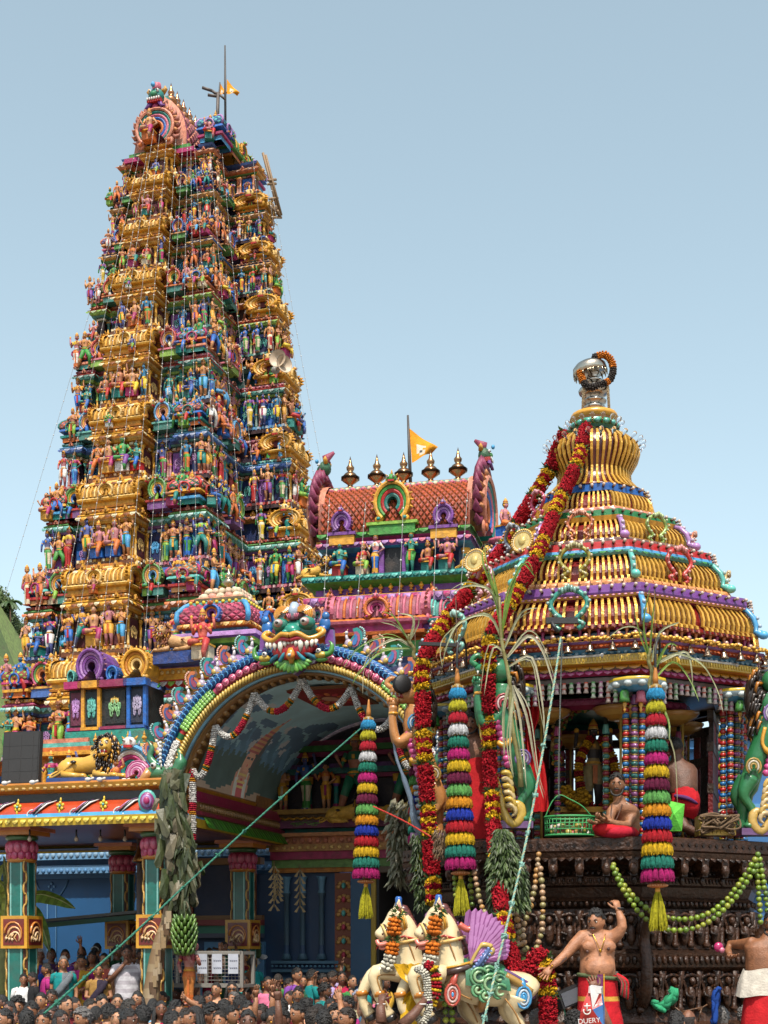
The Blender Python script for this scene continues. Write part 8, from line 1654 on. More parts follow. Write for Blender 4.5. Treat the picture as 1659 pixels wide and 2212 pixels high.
m.ball(Q(1290, 2092, -.13), (.14, .07, .1), SM, 12, 8)
HM_ = MX.Translation(Q(1286, 1992, -.03)) @ rz(rad(-28)) @ rx(rad(6)) @ sc(1.06)
head(m, HM_, SM, False); body = fuse(m, .011)
fm_ = MB(); head(fm_, HM_, SM, True, base=False, must=True); fm_.box(HM_ @ V((0, -.1, -.058)), (.03, .006, .008), (.7, .66, .6), rz=rad(-28)); body.merge(fm_)
for px in (1264, 1309): body.ball(Q(px, 2056 if px < 1290 else 2050, -.15), (.016, .006, .016), (.06, .022, .014), 8, 5)
body.ball(Q(1288, 2098, -.2), (.01, .006, .008), (.05, .02, .012), 6, 4)
hm = MB(); hand(hm, Q(1185, 2090, -.13), Q(1165, 2114, -.2)-Q(1185, 2090, -.13), (-.3, -1, .3), SM, .12, 1.05, -1, .2); hand(hm, Q(1335, 1967, -.02), Q(1331, 1950, 0)-Q(1335, 1967, -.02), (-.4, .9, 0), SM, 1.1, 1.0, -1); body.merge(hm)
for i in range(7): body.box(Q(1206+2.2*i, 2080-1.8*i, -.135), (.006, .004, .022), (.03, .025, .03), rz=.0)
body.build('body', M_SKIN, t); h = MB(); hair(h, HM_, 'short', HB, random.Random(3)); h.build('hair', M_HAIR, t); m = MB()
m.tube(bez([Q(1276, 2016, -.1), Q(1284, 2036, -.15), Q(1291, 2052, -.16), Q(1298, 2036, -.15), Q(1304, 2018, -.1)], 4), .004, 5, GOLD); m.ball(Q(1291, 2054, -.165), (.014, .006, .018), GOLD, 7, 5); m.tube([Q(1186, 2089, -.13)+V((.02*cos(a), .036*sin(a), .034*cos(a))) for a in [2*PI*i/14 for i in range(15)]], .005, 5, GOLD, cap=False); m.build('gold_chain', M_METAL, t); m = MB()
RD = (.5, .012, .02)
def dh(i, a): return (.55, .3, .05) if i == 4 else RD
loft(m, [ring(1295, 2225, .24, .17), ring(1295, 2200, .22, .17), ring(1294, 2185, .21, .17), ring(1293, 2170, .2, .165), ring(1293, 2162, .2, .165), ring(1292, 2152, .196, .165), ring(1291, 2130, .19, .17), ring(1291, 2112, .183, .165), ring(1291, 2106, .18, .16)], 28, dh, cap=False)
m.tube([Q(1291, 2110)+V((.182*cos(a), .165*sin(a), .02*cos(a)*-1)) for a in [2*PI*i/24 for i in range(25)]], .022, 7, (.1, .13, .06), cap=False)
for k in range(6): m.tube(bez([Q(1328, 2104, -.13), Q(1338+2*k, 2118, -.16), Q(1338+2.5*k, 2136, -.15), Q(1336+3*k, 2148+2*k, -.13)], 3), [.03]*4+[.025]*4+[.02, .012], 6, ((.45, .06, .07), (.1, .13, .07), RD)[k % 3], sq=.5)
m.box(Q(1290, 2142, -.175), (.05, .02, .34), (.16, .03, .12)); m.box(Q(1298, 2142, -.178), (.008, .02, .34), GOLD); m.build('dhoti', M_CLOTH, t)
m = MB(); p = Q(1338, 1962, -.0); m.tube([p+V((.036*cos(a), .036*sin(a), 0)) for a in [2*PI*i/14 for i in range(15)]], .009, 5, BLACK, cap=False); m.build('black_wristband', M_PLAIN, t)
# the ledge he stands on
# ---------------------------------------------------------------- priests on the platform
def priest(label, D, head_, hdg, htilt, torso, arms_, dh_, skin, bun=False, must=False, back=False, legs=()):
    t = thing('person', label, 'person'); q_ = lambda p: at(p[0], p[1], D)+V((0, p[2] if len(p) > 2 else 0, 0)); m = MB()
    loft(m, [(q_(p), p[3], p[4]) for p in torso], 16, skin)
    for A_ in arms_: m.tube([q_(p) for p in A_], [.06, .055, .045, .04, .028][:len(A_)], 10, skin)
    for L_ in legs: m.tube([q_(p) for p in L_], [.07, .055, .045], 9, skin)
    M = MX.Translation(q_(head_)) @ rz(rad(hdg)) @ rx(rad(htilt)); head(m, M, skin, False); b = fuse(m, .012); f = MB(); head(f, M, skin, True, base=False, must=must, beard=must)
    for A_ in arms_: hand(f, q_(A_[-1]), q_(A_[-1])-q_(A_[-2]), (0, 0, 1), skin, .45, 1.0)
    b.merge(f); b.build('body', M_SKIN, t); h = MB(); hair(h, M, 'bun' if bun else 'short', HB, random.Random(2)); h.build('hair', M_HAIR, t); m = MB()
    for (pts, r, c, sq) in dh_:
        if sq == .85 or r >= .2:
            pp = [q_(p) for p in reversed(pts)]; P_ = bez(pp, 3); N_ = 26; vs = [p+V((cos(2*PI*k/N_)*r*(.8+.2*(1-i/(len(P_)-1)))*(1+.045*sin(9*2*PI*k/N_+i*.4)), sin(2*PI*k/N_)*r*.72*(1+.045*sin(9*2*PI*k/N_+i*.4)), .012*sin(3*2*PI*k/N_))) for i, p in enumerate(P_) for k in range(N_)]
            m.add(vs, [(i*N_+k, i*N_+(k+1) % N_, (i+1)*N_+(k+1) % N_, (i+1)*N_+k) for i in range(len(P_)-1) for k in range(N_)], c, True); continue
        m.tube(bez([q_(p) for p in pts], 3), [r*(.75+.25*sin(PI*i/(3*(len(pts)-1)))) for i in range(3*(len(pts)-1)+1)], 12, c, sq=sq)
    m.build('dhoti', M_CLOTH, t); return t
SP = (.24, .105, .05)
pt = priest('shirtless bearded priest sitting beside the green basket in a red dhoti', 14.1, (1331, 1697, -.05), -12, 4, [(1352, 1800, .1, .15, .13), (1354, 1785, .08, .15, .125), (1352, 1768, .05, .15, .12), (1348, 1752, .0, .165, .11), (1344, 1742, -.02, .14, .09), (1338, 1732, -.03, .065, .065), (1334, 1720, -.04, .058, .06)],
    [[(1328, 1745, -.03), (1317, 1757, -.1), (1312, 1772, -.15), (1300, 1778, -.2), (1290, 1780, -.22)], [(1364, 1747, .0), (1362, 1768, -.05), (1350, 1785, -.12), (1325, 1784, -.2), (1304, 1778, -.24)]], [([(1372, 1797, .1), (1340, 1797, -.12), (1300, 1794, -.18), (1288, 1790, -.1)], .09, (.5, .015, .02), .8), ([(1290, 1797, -.05), (1320, 1802, -.22), (1360, 1800, -.12)], .075, (.42, .012, .03), .8)], SP, must=True)
m = MB(); q0 = at(1334, 1735, 14.0); m.tube(bez([at(1322, 1738, 13.97), at(1320, 1765, 13.91), at(1330, 1772, 13.91), at(1344, 1738, 13.99)], 4), .006, 5, (.12, .05, .03)); m.tube(bez([at(1352, 1733, 14.0), at(1366, 1745, 14.03), at(1371, 1770, 14.1)], 4), .004, 4, WHITE); m.build('thread', M_ROPE, pt)
priest('shirtless priest with tied hair kneeling with his back to the camera', 14.75, (1464, 1614, .1), 165, 12, [(1476, 1715, .0, .15, .12), (1477, 1700, .0, .15, .12), (1477, 1680, .02, .155, .115), (1475, 1662, .05, .17, .11), (1472, 1650, .07, .15, .09), (1468, 1640, .08, .07, .07), (1466, 1628, .09, .058, .06)],
    [[(1450, 1656, .05), (1444, 1680, .05), (1446, 1700, .2), (1450, 1710, .35)], [(1492, 1658, .05), (1500, 1680, .1), (1494, 1700, .25), (1485, 1706, .35)]], [([(1476, 1704, .0), (1480, 1725, -.03), (1476, 1750, -.02), (1470, 1768, .05)], .17, (.48, .012, .02), .85), ([(1452, 1722, -.12), (1476, 1728, -.17), (1500, 1738, -.1)], .03, (.1, .03, .12), .8)], (.1, .042, .024), bun=True, legs=[[(1468, 1765, .0), (1476, 1790, -.1), (1500, 1800, -.1)], [(1480, 1770, .05), (1490, 1795, .0), (1506, 1803, .0)]])
priest('bare chested man in a long red dhoti standing behind the middle tassel', 15.2, (1021, 1566, 0), -25, 0, [(1032, 1660, 0, .15, .12), (1031, 1645, 0, .15, .12), (1029, 1625, 0, .165, .12), (1027, 1608, 0, .18, .11), (1025, 1598, 0, .14, .09), (1023, 1592, 0, .065, .065), (1022, 1580, 0, .058, .06)], [[(1008, 1604, 0), (1000, 1630, 0), (1002, 1655, -.05), (1004, 1670, -.08)], [(1046, 1604, 0), (1054, 1630, 0), (1052, 1655, -.05), (1048, 1672, -.08)]], [([(1032, 1642, 0), (1034, 1700, 0), (1036, 1760, 0), (1038, 1818, 0)], .2, (.5, .015, .02), .85)], (.17, .07, .035), must=True)
m = MB(); p = at(1030, 1820, 15.4); m.box(p+V((0, .0, -.06)), (1.3, 1.0, .12), WD2); tag(m.build('side_step', M_WOOD, None), 'dark wooden ledge at the chariot corner under the standing man', 'ledge')
priest('bearded bare chested man in a white wrap cut off at the right edge', 13.15, (1668, 1994, 0), -30, 8, [(1648, 2120, 0, .17, .14), (1650, 2090, 0, .175, .15), (1650, 2065, 0, .175, .14), (1650, 2045, 0, .19, .12), (1652, 2034, 0, .15, .09), (1658, 2026, 0, .07, .07), (1664, 2012, 0, .06, .06)], [[(1628, 2036, 0), (1612, 2040, .15), (1592, 2040, .3), (1584, 2055, .2), (1582, 2062, .1)]], [([(1646, 2094, 0), (1640, 2125, 0), (1640, 2152, 0)], .215, (.6, .55, .47), .8), ([(1646, 2150, 0), (1646, 2190, 0), (1646, 2230, 0)], .2, (.5, .015, .02), .8)], (.2, .08, .035), must=True)
# ---------------------------------------------------------------- flags, wires and small things
def flag(label, pole, D, tri, fc, top=True, r=.02):
    t = thing('flag', label, 'flag'); m = MB(); a, b = W(pole[0], D), W(pole[1], D); m.tube([a, a.lerp(b, .5), b], [r, r, r*.6], 6, (.05, .04, .035)); m.build('pole', M_PLAIN, t); m = MB(); n = 8; A_, B_, C_ = [W(p, D) for p in tri]; vs = []
    for i in range(n+1):
        for j in range(n+1): u, v = i/n, j/n; e = A_.lerp(B_, v); p = e.lerp(C_.lerp(B_, v*.25), u); vs.append(p+V((0, .12*sin(u*5+v*2)*u, 0)))
    m.add(vs, [(i*(n+1)+j, i*(n+1)+j+1, (i+1)*(n+1)+j+1, (i+1)*(n+1)+j) for i in range(n) for j in range(n)], [(fc if not (2 <= i <= 4 and 3 <= j <= 6 and (i+j) % 4 != 0) else (.6, .55, .45)) if not (i == 3 and j == 5) else (.1, .09, .08) for i in range(n) for j in range(n)], True); m.build('cloth', M_CLOTH, t); return t
flag('small orange flag with pale emblem flying over the small shrine', ((888, 1075), (881, 897)), 29, ((884, 925), (890, 1000), (946, 970)), (.72, .3, .02), r=.035)
flag('right orange flag of the two on top of the tower', ((487, 285), (486, 98)), 46.5, ((490, 171), (490, 203), (519, 205)), (.72, .3, .02), r=.04)
flag('left orange flag of the two on top of the tower', ((468, 280), (475, 178)), 46.6, ((474, 177), (472, 207), (492, 204)), (.72, .28, .02), r=.035)
t = thing('bare_branch_pole', 'weathered wooden pole with branching arms on the tower top', 'pole'); m = MB(); D = 46.4
for a, b, r in (((469, 285), (471, 200), .06), ((471, 205), (458, 196), .05), ((458, 196), (437, 189), .05), ((470, 208), (449, 205), .05), ((471, 202), (486, 215), .04)): m.tube([W(a, D), W(b, D)], r, 5, (.09, .07, .06))
m.build('pole', M_WALL, t)
t = thing('bamboo_scaffold', 'wooden scaffold poles leaning on the right edge of the tower top', 'scaffold'); m = MB(); D = 45.6
for a, b in (((568, 330), (604, 470)), ((574, 335), (608, 465)), ((580, 390), (596, 388)), ((578, 398), (596, 397)), ((582, 430), (600, 428)), ((584, 445), (606, 468)), ((590, 440), (586, 470)), ((596, 445), (594, 470)), ((586, 470), (608, 470)), ((600, 455), (606, 470))): m.tube([W(a, D), W(b, D+.3)], .045, 5, (.28, .17, .08))
m.build('poles', M_WALL, t)
for k, (px, py) in enumerate(((600, 774), (614, 786))):
    t = thing('loudspeaker', ('upper' if k == 0 else 'lower')+' pale horn loudspeaker on the right side of the tower', 'loudspeaker', MX.Translation(at(px, py, 43.3)) @ rz(-.3+.9*k) @ rx(PI/2)); m = MB(); m.lathe([(.05, -.45), (.07, -.3), (.1, -.15), (.18, -.05), (.27, .0), (.28, .02)], 18, (.68, .55, .4), cap=False); m.lathe([(.265, .015), (.16, -.06), (.05, -.14), (.045, -.1), (.01, -.06)], 18, (.62, .48, .34), cap=False); m.build('horn', M_PLAIN, t); m = MB(); m.lathe([(.11, -.62), (.12, -.6), (.12, -.46), (.06, -.44)], 12, (.4, .38, .35)); m.build('driver', M_PLAIN, t)
qs_ = random.Random(55)
def lights(label, pts, sag=0., group='light strings hung down the tower'):
    t = thing('light_string', label, 'string lights', None, group); m = MB(); P = pts; m.tube(P, .006, 3, (.35, .35, .33), cap=False); L = sum((b-a).length for a, b in zip(P, P[1:])); n = int(L/.38)
    for i in range(n): f = (i+.5)/n*(len(P)-1); k = min(len(P)-2, int(f)); m.ball(P[k].lerp(P[k+1], f-k), .021, (.8, .78, .74), 4, 3)
    m.build('wire', M_PLAIN, t)
strs = [('tower light string down the far left skyline', (292, 330), (10, 1290), 44.5, 44), ('tower light string over the left corner shrines', (300, 340), (60, 1420), 44.2, 40), ('tower light string left of the gilded bay', (318, 330), (110, 1440), 43.8, 39.6), ('tower light string down the left half of the gilded bay', (332, 280), (150, 1460), 43.4, 39.2), ('tower light string down the middle of the gilded bay', (346, 280), (205, 1480), 43.2, 39), ('tower light string over the right half of the gilded bay', (362, 270), (262, 1480), 43.2, 39.2), ('tower light string down the right edge of the gilded bay', (380, 300), (312, 1400), 43.6, 39.6), ('tower light string right beside the gilded bay', (395, 300), (340, 1300), 43.9, 39.9), ('tower light string ending left of the pink domed shrine', (405, 310), (385, 1320), 44, 40), ('tower light string ending above the pink domed shrine', (412, 310), (425, 1280), 44.2, 40.3), ('tower light string ending right of the pink domed shrine', (420, 310), (480, 1260), 44.4, 40.5), ('tower light string down the near corner', (455, 330), (530, 1250), 44.5, 41), ('tower light string on the right face near the corner', (480, 330), (570, 1260), 45, 41.5), ('tower light string down the right gilded bay', (545, 330), (640, 1180), 45.2, 42.3), ('tower light string on the right skyline', (572, 360), (690, 1100), 45.4, 43.5), ('tower light string farthest right in the sky', (585, 400), (705, 1060), 45.5, 43.8)]
for lab, a, b, d0, d1 in strs: A_, B_ = W(a, d0), W(b, d1); lights(lab, [A_.lerp(B_, i/12)-V((0, 0, .5*4*(i/12)*(1-i/12)*.3)) for i in range(13)])
sx_ = [('left end', 712, 1075, 700, 1290), ('left quarter', 790, 1085, 770, 1330), ('centre', 872, 1080, 860, 1340), ('right quarter', 945, 1075, 935, 1330), ('right end', 1010, 1065, 995, 1280)]
for n_, x0, y0, x1, y1 in sx_: lights('thin light string over the roof of the small shrine, '+n_, [W((x0, y0), 27.6), W(((x0+x1)/2, (y0+y1)/2), 26.9), W((x1, y1), 26.6)], group='light strings hung over the small shrine')
# small things on and about the chariot
t = thing('wire_basket', 'round green wire basket standing on the chariot edge', 'basket', MX.Translation(at(1230, 1806, 14.25))); m = MB(); G = (.04, .32, .09); R_ = .25
for z, r in ((0, .006), (.06, .004), (.12, .004), (.19, .008)): m.tube([(R_*cos(a)*(1+.1*z), R_*.8*sin(a), z) for a in [2*PI*i/30 for i in range(31)]], r*1.6, 5, G, cap=False)
for i in range(34): a = 2*PI*i/34; m.tube([(R_*cos(a), R_*.8*sin(a), 0), (R_*1.02*cos(a), R_*.8*sin(a), .19)], .0045, 4, G)
m.lathe([(R_, -.01), (R_*1.0, .015), (.01, .015)], 24, (.03, .22, .07), sy=.8); m.build('wire', M_PLAIN, t); m = MB()
m.tube(bez([(-R_, 0, .19), (-.18, 0, .35), (-.1, 0, .42), (.0, 0, .38), (.14, 0, .3), (R_, 0, .17)], 4), .007, 5, G); m.build('handle', M_PLAIN, t); m = MB(); q = random.Random(9)
for _ in range(36): m.ball((q.uniform(-.19, .19), q.uniform(-.13, .13), q.uniform(.02, .1)), (q.uniform(.02, .045),)*3, q.choice([(.5, .4, .08), (.2, .25, .05), (.6, .56, .5), (.35, .2, .05), (.4, .05, .03)]), 6, 4)
tag(m.build('offering', M_FRUIT, None), 'small fruit and flowers heaped inside the green wire basket', 'offerings').location = at(1230, 1806, 14.25)
t = thing('gilt_plinth_box', 'gold patterned box under the coiled brown rope', 'box', MX.Translation(at(1545, 1806, 14.35))); m = MB(); m.box((0, 0, .1), (.38, .2, .2), (.5, .32, .06))
for i in range(9): 
    for j in range(4): m.ball((-.17+.042*i, -.1, .03+.045*j), .014, (.7, .5, .12), 5, 4)
m.build('box', M_GILT, t)
t = thing('coiled_rope', 'tangled brown rope heaped beside the kneeling priest', 'rope'); m = MB(); q = random.Random(15); c = at(1550, 1775, 14.2)
for k in range(9): 
    P = [c+V((q.uniform(-.22, .22), q.uniform(-.08, .05), q.uniform(-.13, .08))) for _ in range(6)]; m.tube(bez(P, 6), .011, 5, (.2, .12, .06))
m.build('strands', M_ROPE, t)
m = MB(); a = at(1443, 1750, 14.5); m.M = MX.Translation(a); 
vs = [(-.05, 0, -.22), (.14, -.02, -.22), (.17, -.02, .06), (.0, 0, .1), (.05, -.07, -.05), (.06, .05, -.22), (.08, .06, .06)]; m.add(vs, [(0, 1, 4), (1, 2, 4), (2, 3, 4), (3, 0, 4), (0, 3, 6, 5), (1, 5, 6, 2)], (.12, .5, .06)); m.M = MX.Identity(4); tag(m.build('carrier_bag', M_CLOTH), 'bright green carrier bag beside the large front tassel', 'bag')
t = thing('paper_wrapper', 'crumpled white paper beside the right column cluster', 'paper'); m = MB(); q = random.Random(4); c = at(1566, 1748, 14.9); vs = [c+V((q.uniform(-.12, .12), q.uniform(-.05, .05), q.uniform(-.15, .15))) for _ in range(22)]
m.add(vs, [(i, i+1, i+2) for i in range(20)], [sh((.6, .57, .5), q.uniform(.7, 1.1)) for _ in range(20)]); m.build('sheet', M_CLOTH, t)
# red shopping bag held up
BGD = 12.1; t = thing('shopping_bag', 'red plastic shopping bag with white lettering held up above the crowd', 'bag'); m = MB(); RB = (.58, .025, .02)
BP_ = [(1250, 2216), (1303, 2216), (1300, 2170), (1299, 2150), (1298, 2134), (1272, 2130), (1271, 2140), (1262, 2160), (1253, 2185)]
vs = [W(p, BGD)+V((0, -.02*((i*7) % 3), 0)) for i, p in enumerate(BP_)]; c = W((1278, 2180), BGD)+V((0, -.06, 0)); vs.append(c); n = len(BP_)
cols = [RB]*n; m.add(vs, [(i, (i+1) % n, n) for i in range(n)], [RB, (.05, .22, .6), RB, RB, (.72, .7, .68), RB, RB, RB, RB], False)
vs2 = [p+V((.03, .09, .01)) for p in vs]; m.add(vs2, [((i+1) % n, i, n) for i in range(n)], sh(RB, .7)); m.add(vs[:n]+vs2[:n], [(i, n+i, n+(i+1) % n, (i+1) % n) for i in range(n)], [RB, (.05, .25, .62), (.05, .25, .62), (.7, .7, .7), (.7, .7, .7), RB, RB, RB, RB])
m.add([W(p, BGD-.035) for p in ((1271, 2145), (1299, 2146), (1298, 2134), (1272, 2130))], [(0, 1, 2, 3)], (.74, .72, .7)); m.build('bag', M_GLOSS, t)
def letters(s, size, p, rotz, parent, name='lettering', col=(.75, .74, .72)):
    cu = bpy.data.curves.new(name, 'FONT'); cu.body = s; cu.size = size; cu.extrude = .002; cu.align_x = 'CENTER'; o = bpy.data.objects.new('tmp', cu); COL.objects.link(o); dg = bpy.context.evaluated_depsgraph_get(); me = bpy.data.meshes.new_from_object(o.evaluated_get(dg)); bpy.data.objects.remove(o)
    a = me.attributes.new('Col', 'FLOAT_COLOR', 'FACE'); a.data.foreach_set('color', [c for _ in me.polygons for c in (*col, 1.)]); me.materials.clear(); me.materials.append(M_PLAIN); r = bpy.data.objects.new(name, me); COL.objects.link(r); r.matrix_world = MX.Translation(p) @ rz(rotz) @ ry(rad(-5)) @ rx(PI/2)
    if parent: r.parent = parent
    return r
letters('DUERY', .062, W((1273, 2210), BGD-.085), .0, t)
m = MB(); c = W((1268, 2181), BGD-.09); m.tube([c+V((.03*cos(a), 0, .03*sin(a)-.01)) for a in [PI*(.85+1.3*i/12) for i in range(13)]], .006, 5, WHITE); m.tube([c+V((0, 0, .055)), c+V((0, 0, -.01))], .006, 5, WHITE); m.tube([c+V((-.025, 0, .03)), c+V((.03, 0, .034))], .006, 5, WHITE); m.tube([c+V((.0, 0, -.01)), c+V((.03, 0, .0))], .006, 5, WHITE); m.build('emblem', M_PLAIN, t)
t = thing('person', 'person hidden below the frame whose dark forearm lifts the red bag', 'person'); m = MB(); m.tube([W((1322, 2240), 12.15), W((1302, 2190), 12.2), W((1286, 2140), 12.2)], [.05, .045, .032], 9, SK[2]); hand(m, W((1286, 2140), 12.2), (-.3, 0, 1), (0, 1, 0), SK[2], .6); m.build('arm', M_SKIN, t)
# cloth bundles, lamp, twigs on the chariot base
def bundle(label, pts, D, r, c, seed, name='cloth_bundle'):
    t = thing(name, label, 'cloth'); m = MB(); q = random.Random(seed)
    for k in range(9): P = [W((p[0]+q.uniform(-5, 5), p[1]+q.uniform(-4, 4)), D+q.uniform(-.08, .02)) for p in pts]; m.tube(bez(P, 4), [r*q.uniform(.5, 1.1)*(1.3-abs(i/(4*(len(pts)-1))-.5)) for i in range(4*(len(pts)-1)+1)], 7, sh(c, q.uniform(.7, 1.15)), sq=.6)
    m.build('cloth', M_CLOTH, t)
bundle('crumpled green cloth bundle tied to a brown twig on the base', ((1412, 2164), (1428, 2178), (1444, 2166), (1456, 2146), (1450, 2138)), 13.5, .045, (.03, .28, .13), 1); bundle('knotted dark blue cloth hanging on the chariot base', ((1553, 2132), (1546, 2150), (1544, 2180), (1542, 2212)), 13.5, .03, (.01, .05, .25), 2)
t = thing('twig', 'bent brown twig with branches low on the chariot base', 'twig'); m = MB()
for a, b in (((1454, 2172), (1490, 2202)), ((1470, 2186), (1516, 2176)), ((1516, 2176), (1508, 2208)), ((1508, 2182), (1528, 2170))): m.tube([W(a, 13.48), W(b, 13.48)], .008, 5, (.14, .07, .035))
m.build('twig', M_WOOD, t)
t = thing('flood_lamp', 'small black floodlight on a green bracket beside the man', 'lamp', MX.Translation(W((1232, 2152), 13.3)) @ rz(.3) @ ry(-.35)); m = MB(); m.box((0, 0, 0), (.26, .1, .17), (.012, .012, .014)); m.box((0, -.055, 0), (.22, .01, .13), (.1, .11, .13)); m.build('housing', M_PLAIN, t); m = MB(); m.tube([(-.1, 0, -.08), (-.12, 0, -.2), (.08, 0, -.18), (.1, 0, -.08)], .008, 5, (.05, .3, .16)); m.build('bracket', M_PLAIN, t)
m = MB(); a = W((1552, 2046), 13.5); m.ball(a, (.05, .03, .05), (.5, .02, .14), 7, 5); m.ball(a+V((.03, -.02, -.03)), (.03, .02, .03), (.65, .2, .3), 6, 4); tag(m.build('packet', M_GLOSS), 'shiny crimson packet caught on the base beside the right man', 'packet')
# porch fittings
t = thing('grey_pole', 'thin grey metal pole standing on the porch', 'pole', MX.Translation(GM @ V((-1.28, 1.9, 0)))); m = MB(); m.tube([(0, 0, .6), (.03, 0, 4.1)], .05, 10, (.2, .17, .16)); m.lathe([(.1, .6), (.1, .62), (.05, .64)], 10, (.2, .17, .16)); m.build('pole', M_PLAIN, t)
t = thing('brass_bell', 'large brass bell hanging between the porch pillars', 'bell', MX.Translation(at(312, 1836, 22.2))); m = MB(); m.lathe([(.04, .14), (.09, .12), (.12, .05), (.15, -.08), (.2, -.18), (.19, -.2), (.02, -.16)], 18, (.3, .14, .04)); m.build('bell', M_METAL, t); m = MB(); m.tube([(0, 0, .13), (0, 0, .5)], .012, 5, BLACK); m.build('chain', M_PLAIN, t)
for k, (px, lab) in enumerate(((64, 'left'), (165, 'second'), (217, 'third'), (270, 'right'))):
    t = thing('pendant_bulb', 'small clear bulb hanging under the porch eave, '+lab+' of the row', 'bulb', MX.Translation(at(px, 1806, 21.0)), 'bulbs under the porch eave'); m = MB(); m.tube([(0, 0, .0), (0, 0, .1)], .014, 6, BLACK); m.build('holder', M_PLAIN, t); m = MB(); m.lathe([(.012, .0), (.03, -.03), (.034, -.055), (.02, -.08), (.002, -.085)], 10, (.5, .4, .3)); m.build('glass', M_GLOSS, t)
for k, (px, py) in enumerate(((10, 1692), (70, 1690), (190, 1684), (215, 1684), (268, 1686))):
    m = MB(); p = at(px, py, 20.5); m.ball(p, (.05, .04, .035), (.7, .68, .66), 7, 5); m.tube([p+V((.03, 0, 0)), p+V((.09, -.02, .02))], .02, 6, (.6, .58, .55)); tag(m.build('spot_lamp', M_PLAIN), 'small white lamp holder on the porch cornice, number %d from the left' % (k+1) if 0 else 'small white lamp holder on the yellow cornice '+['at the far left', 'below the black panel', 'under the lion tail', 'under the lion paws', 'right of the lion'][k], 'lamp', 'lamp holders on the porch cornice')
t = thing('wire_cage', 'grey framed wire cage with white paper notices on the porch', 'cage', MX.Translation(at(452, 2132, 21.4)) @ rz(-.25)); m = MB(); gc = (.3, .28, .25)
w_, d_, h_ = 1.25, .5, .55
for x in (-w_/2, -w_*.12, w_/2):
    for y in (-d_/2, d_/2): m.box((x, y, h_/2), (.05, .05, h_), gc)
for z in (.025, h_-.025):
    for y in (-d_/2, d_/2): m.box((0, y, z), (w_, .05, .05), gc)
    for x in (-w_/2, w_/2): m.box((x, 0, z), (.05, d_, .05), gc)
m.build('frame', M_PLAIN, t); m = MB()
for i in range(24): m.tube([(-w_/2+w_*i/23, -d_/2, 0), (-w_/2+w_*i/23, -d_/2, h_)], .004, 4, (.35, .33, .3))
for i in range(11): m.tube([(-w_/2, -d_/2, h_*i/10), (w_/2, -d_/2, h_*i/10)], .004, 4, (.35, .33, .3))
m.build('mesh', M_PLAIN, t)
for k, x in enumerate((.0, .24, .5)):
    m = MB(); m.box((x, -d_/2-.04, .36), (.16, .006, .3), (.62, .66, .76)); 
    for r in range(2):
        for i in range(4): m.tube([(x-.05+.032*i, -d_/2-.046, .42-.11*r), (x-.045+.032*i, -d_/2-.046, .4-.11*r), (x-.03+.032*i, -d_/2-.046, .41-.11*r)], .005, 4, (.05, .06, .12))
    tag(m.build('notice', M_PLAIN, t), None)
t = thing('seated_statue', 'painted elephant headed statue in orange and pink at the pillar foot', 'statue', MX.Translation(at(408, 2170, 19.9))); g = statue(random.Random(6), 'stand', skin=(.62, .26, .22), lower=(.62, .22, .05), upper=(.5, .1, .12), arms='bless', crown=1); m = MB(); m.merge(g, sc(.95)); m.tube(bez([(0, -.05, .8), (.0, -.14, .74), (.03, -.14, .64), (.06, -.12, .6)], 4), [.035]*4+[.03]*4+[.02]*4+[.015], 7, (.62, .28, .26)); 
for s in (-1, 1): m.ball((s*.09, 0, .83), (.055, .015, .06), (.6, .24, .22), 8, 5)
m.build('figure', M_PAINT, t)
for i, (x, y0, y1) in enumerate(((592, 1860, 1960), (648, 1870, 1962), (600, 1880, 1935))):
    t = thing('straw_festoon', ['leftmost', 'rightmost', 'middle'][i]+' dried leaf festoon hanging before the blue panels', 'festoon', None, 'dried leaf festoons'); m = MB(); D = 23.2; m.tube([W((x, y0), D), W((x, y1), D)], .008, 4, (.4, .3, .14))
    for k in range(6): p = W((x, lerp(y0, y1, (k+.5)/6)), D); [m.add([p, p+V((s*.1, 0, -.12)), p+V((s*.05, 0, -.13))], [(0, 1, 2)], (.5, .36, .16)) for s in (-1, 1)]
    m.build('leaves', M_LEAF, t)
m = MB(); p = at(-2, 2125, 25.5); m.box(p+V((-.4, 0, -.2)), (2.6, 2.0, 1.2), (.6, .6, .6)); m.box(p+V((-.4, .1, .65)), (2.2, 1.8, .6), (.6, .6, .6), tx=.85); m.box(p+V((-.4, -.92, .62)), (1.8, .1, .4), (.02, .025, .03)); tag(m.build('van', M_GLOSS), 'white van parked behind the left pillar', 'van')
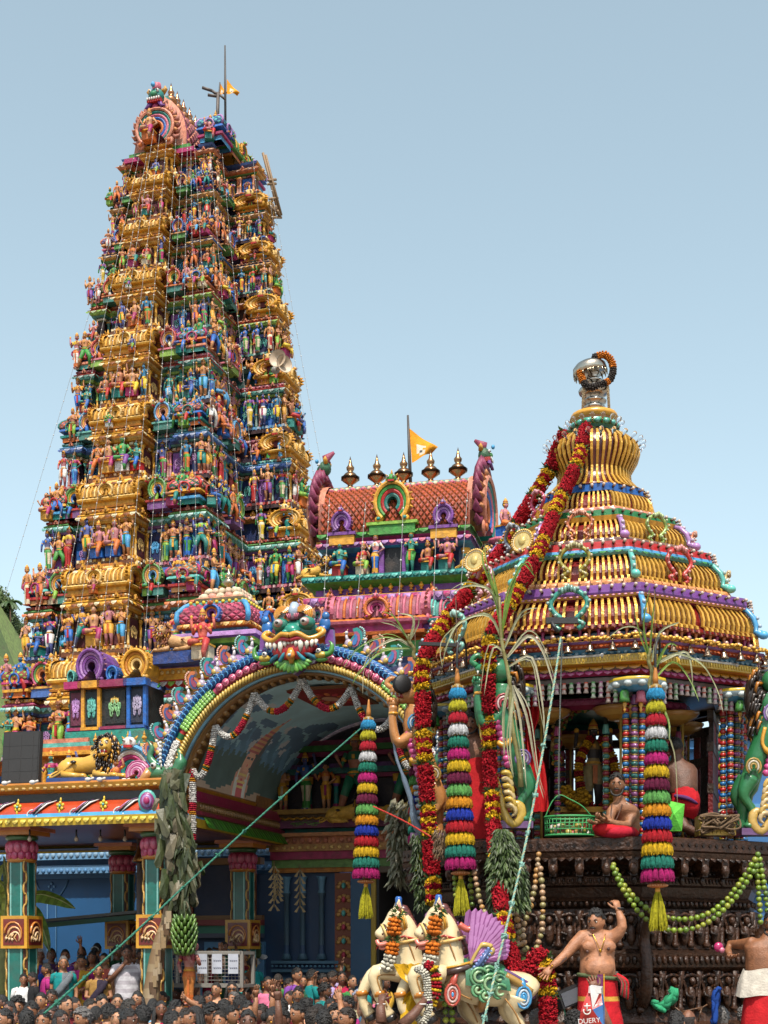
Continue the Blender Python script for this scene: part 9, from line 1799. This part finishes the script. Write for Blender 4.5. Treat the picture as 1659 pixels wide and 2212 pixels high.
m = MB(); m.M = MX.Translation(at(150, 1986, 24.2)) @ rz(-.1) @ ry(-.09); m.box((0, 0, 0), (2.6, .8, .05), (.12, .13, .13)); m.box((0, -.3, -.08), (2.6, .05, .08), (.01, .1, .06)); m.tube([(-1.2, -.3, -.1), (1.2, -.3, -.1)], .02, 5, (.01, .1, .06)); m.M = MX.Identity(4); tag(m.build('canopy', M_PLAIN), 'low grey sheet canopy on a green frame before the blue wall', 'canopy')
m = MB(); a, b = W((760, 1446), 19.9), W((764, 1400), 19.9); p = W((697, 1461), 20.3); m.box(p, (.14, .1, .09), BLACK); tag(m.build('box_speaker', M_PLAIN), 'small black box fixed under the crown of the arch', 'speaker')
for k, (px, py, D) in enumerate(((645, 1465, 20.2), (440, 1545, 20.6))):
    t = thing('vault_bulb', ['bulb hanging below the crown of the arch', 'bulb hanging inside the left curve of the arch'][k], 'bulb', MX.Translation(at(px, py, D))); m = MB(); m.tube([(0, 0, .0), (0, 0, .14)], .012, 5, BLACK); m.lathe([(.02, .0), (.03, -.03), (.02, -.06), (.002, -.07)], 8, (.5, .42, .3)); m.build('bulb', M_PLAIN, t)
m = MB(); m.box((3.2, 3.0, .1), (3.6, 2.6, .2), (.12, .1, .09)); tag(m.build('doorstep', M_EARTH), kind='structure').matrix_world = GM

bb = thing('blue_building', 'blue walled building seen between the chariot columns on the right', 'building', tr(10.5, 27, 0)); m = MB(); m.box((0, 0, 3.2), (11, .4, 6.4), (.03, .16, .4)); m.build('wall', M_WALL, bb); m = MB()
for z, d, c in ((6.4, .3, (.1, .3, .55)), (6.2, .2, (.03, .18, .42)), (5.0, .12, (.1, .3, .55)), (3.4, .2, (.1, .3, .5))): m.box((0, -.2-d/2, z), (11, d, .16), c)
m.build('cornice', M_WALL, bb)
for x in (-4, -2, 0, 2): m = MB(); m.box((x, -.22, 4.2), (.9, .06, 1.1), (.02, .03, .05)); m.box((x, -.26, 3.62), (1.1, .14, .08), (.1, .3, .55)); m.build('window', M_WALL, bb)
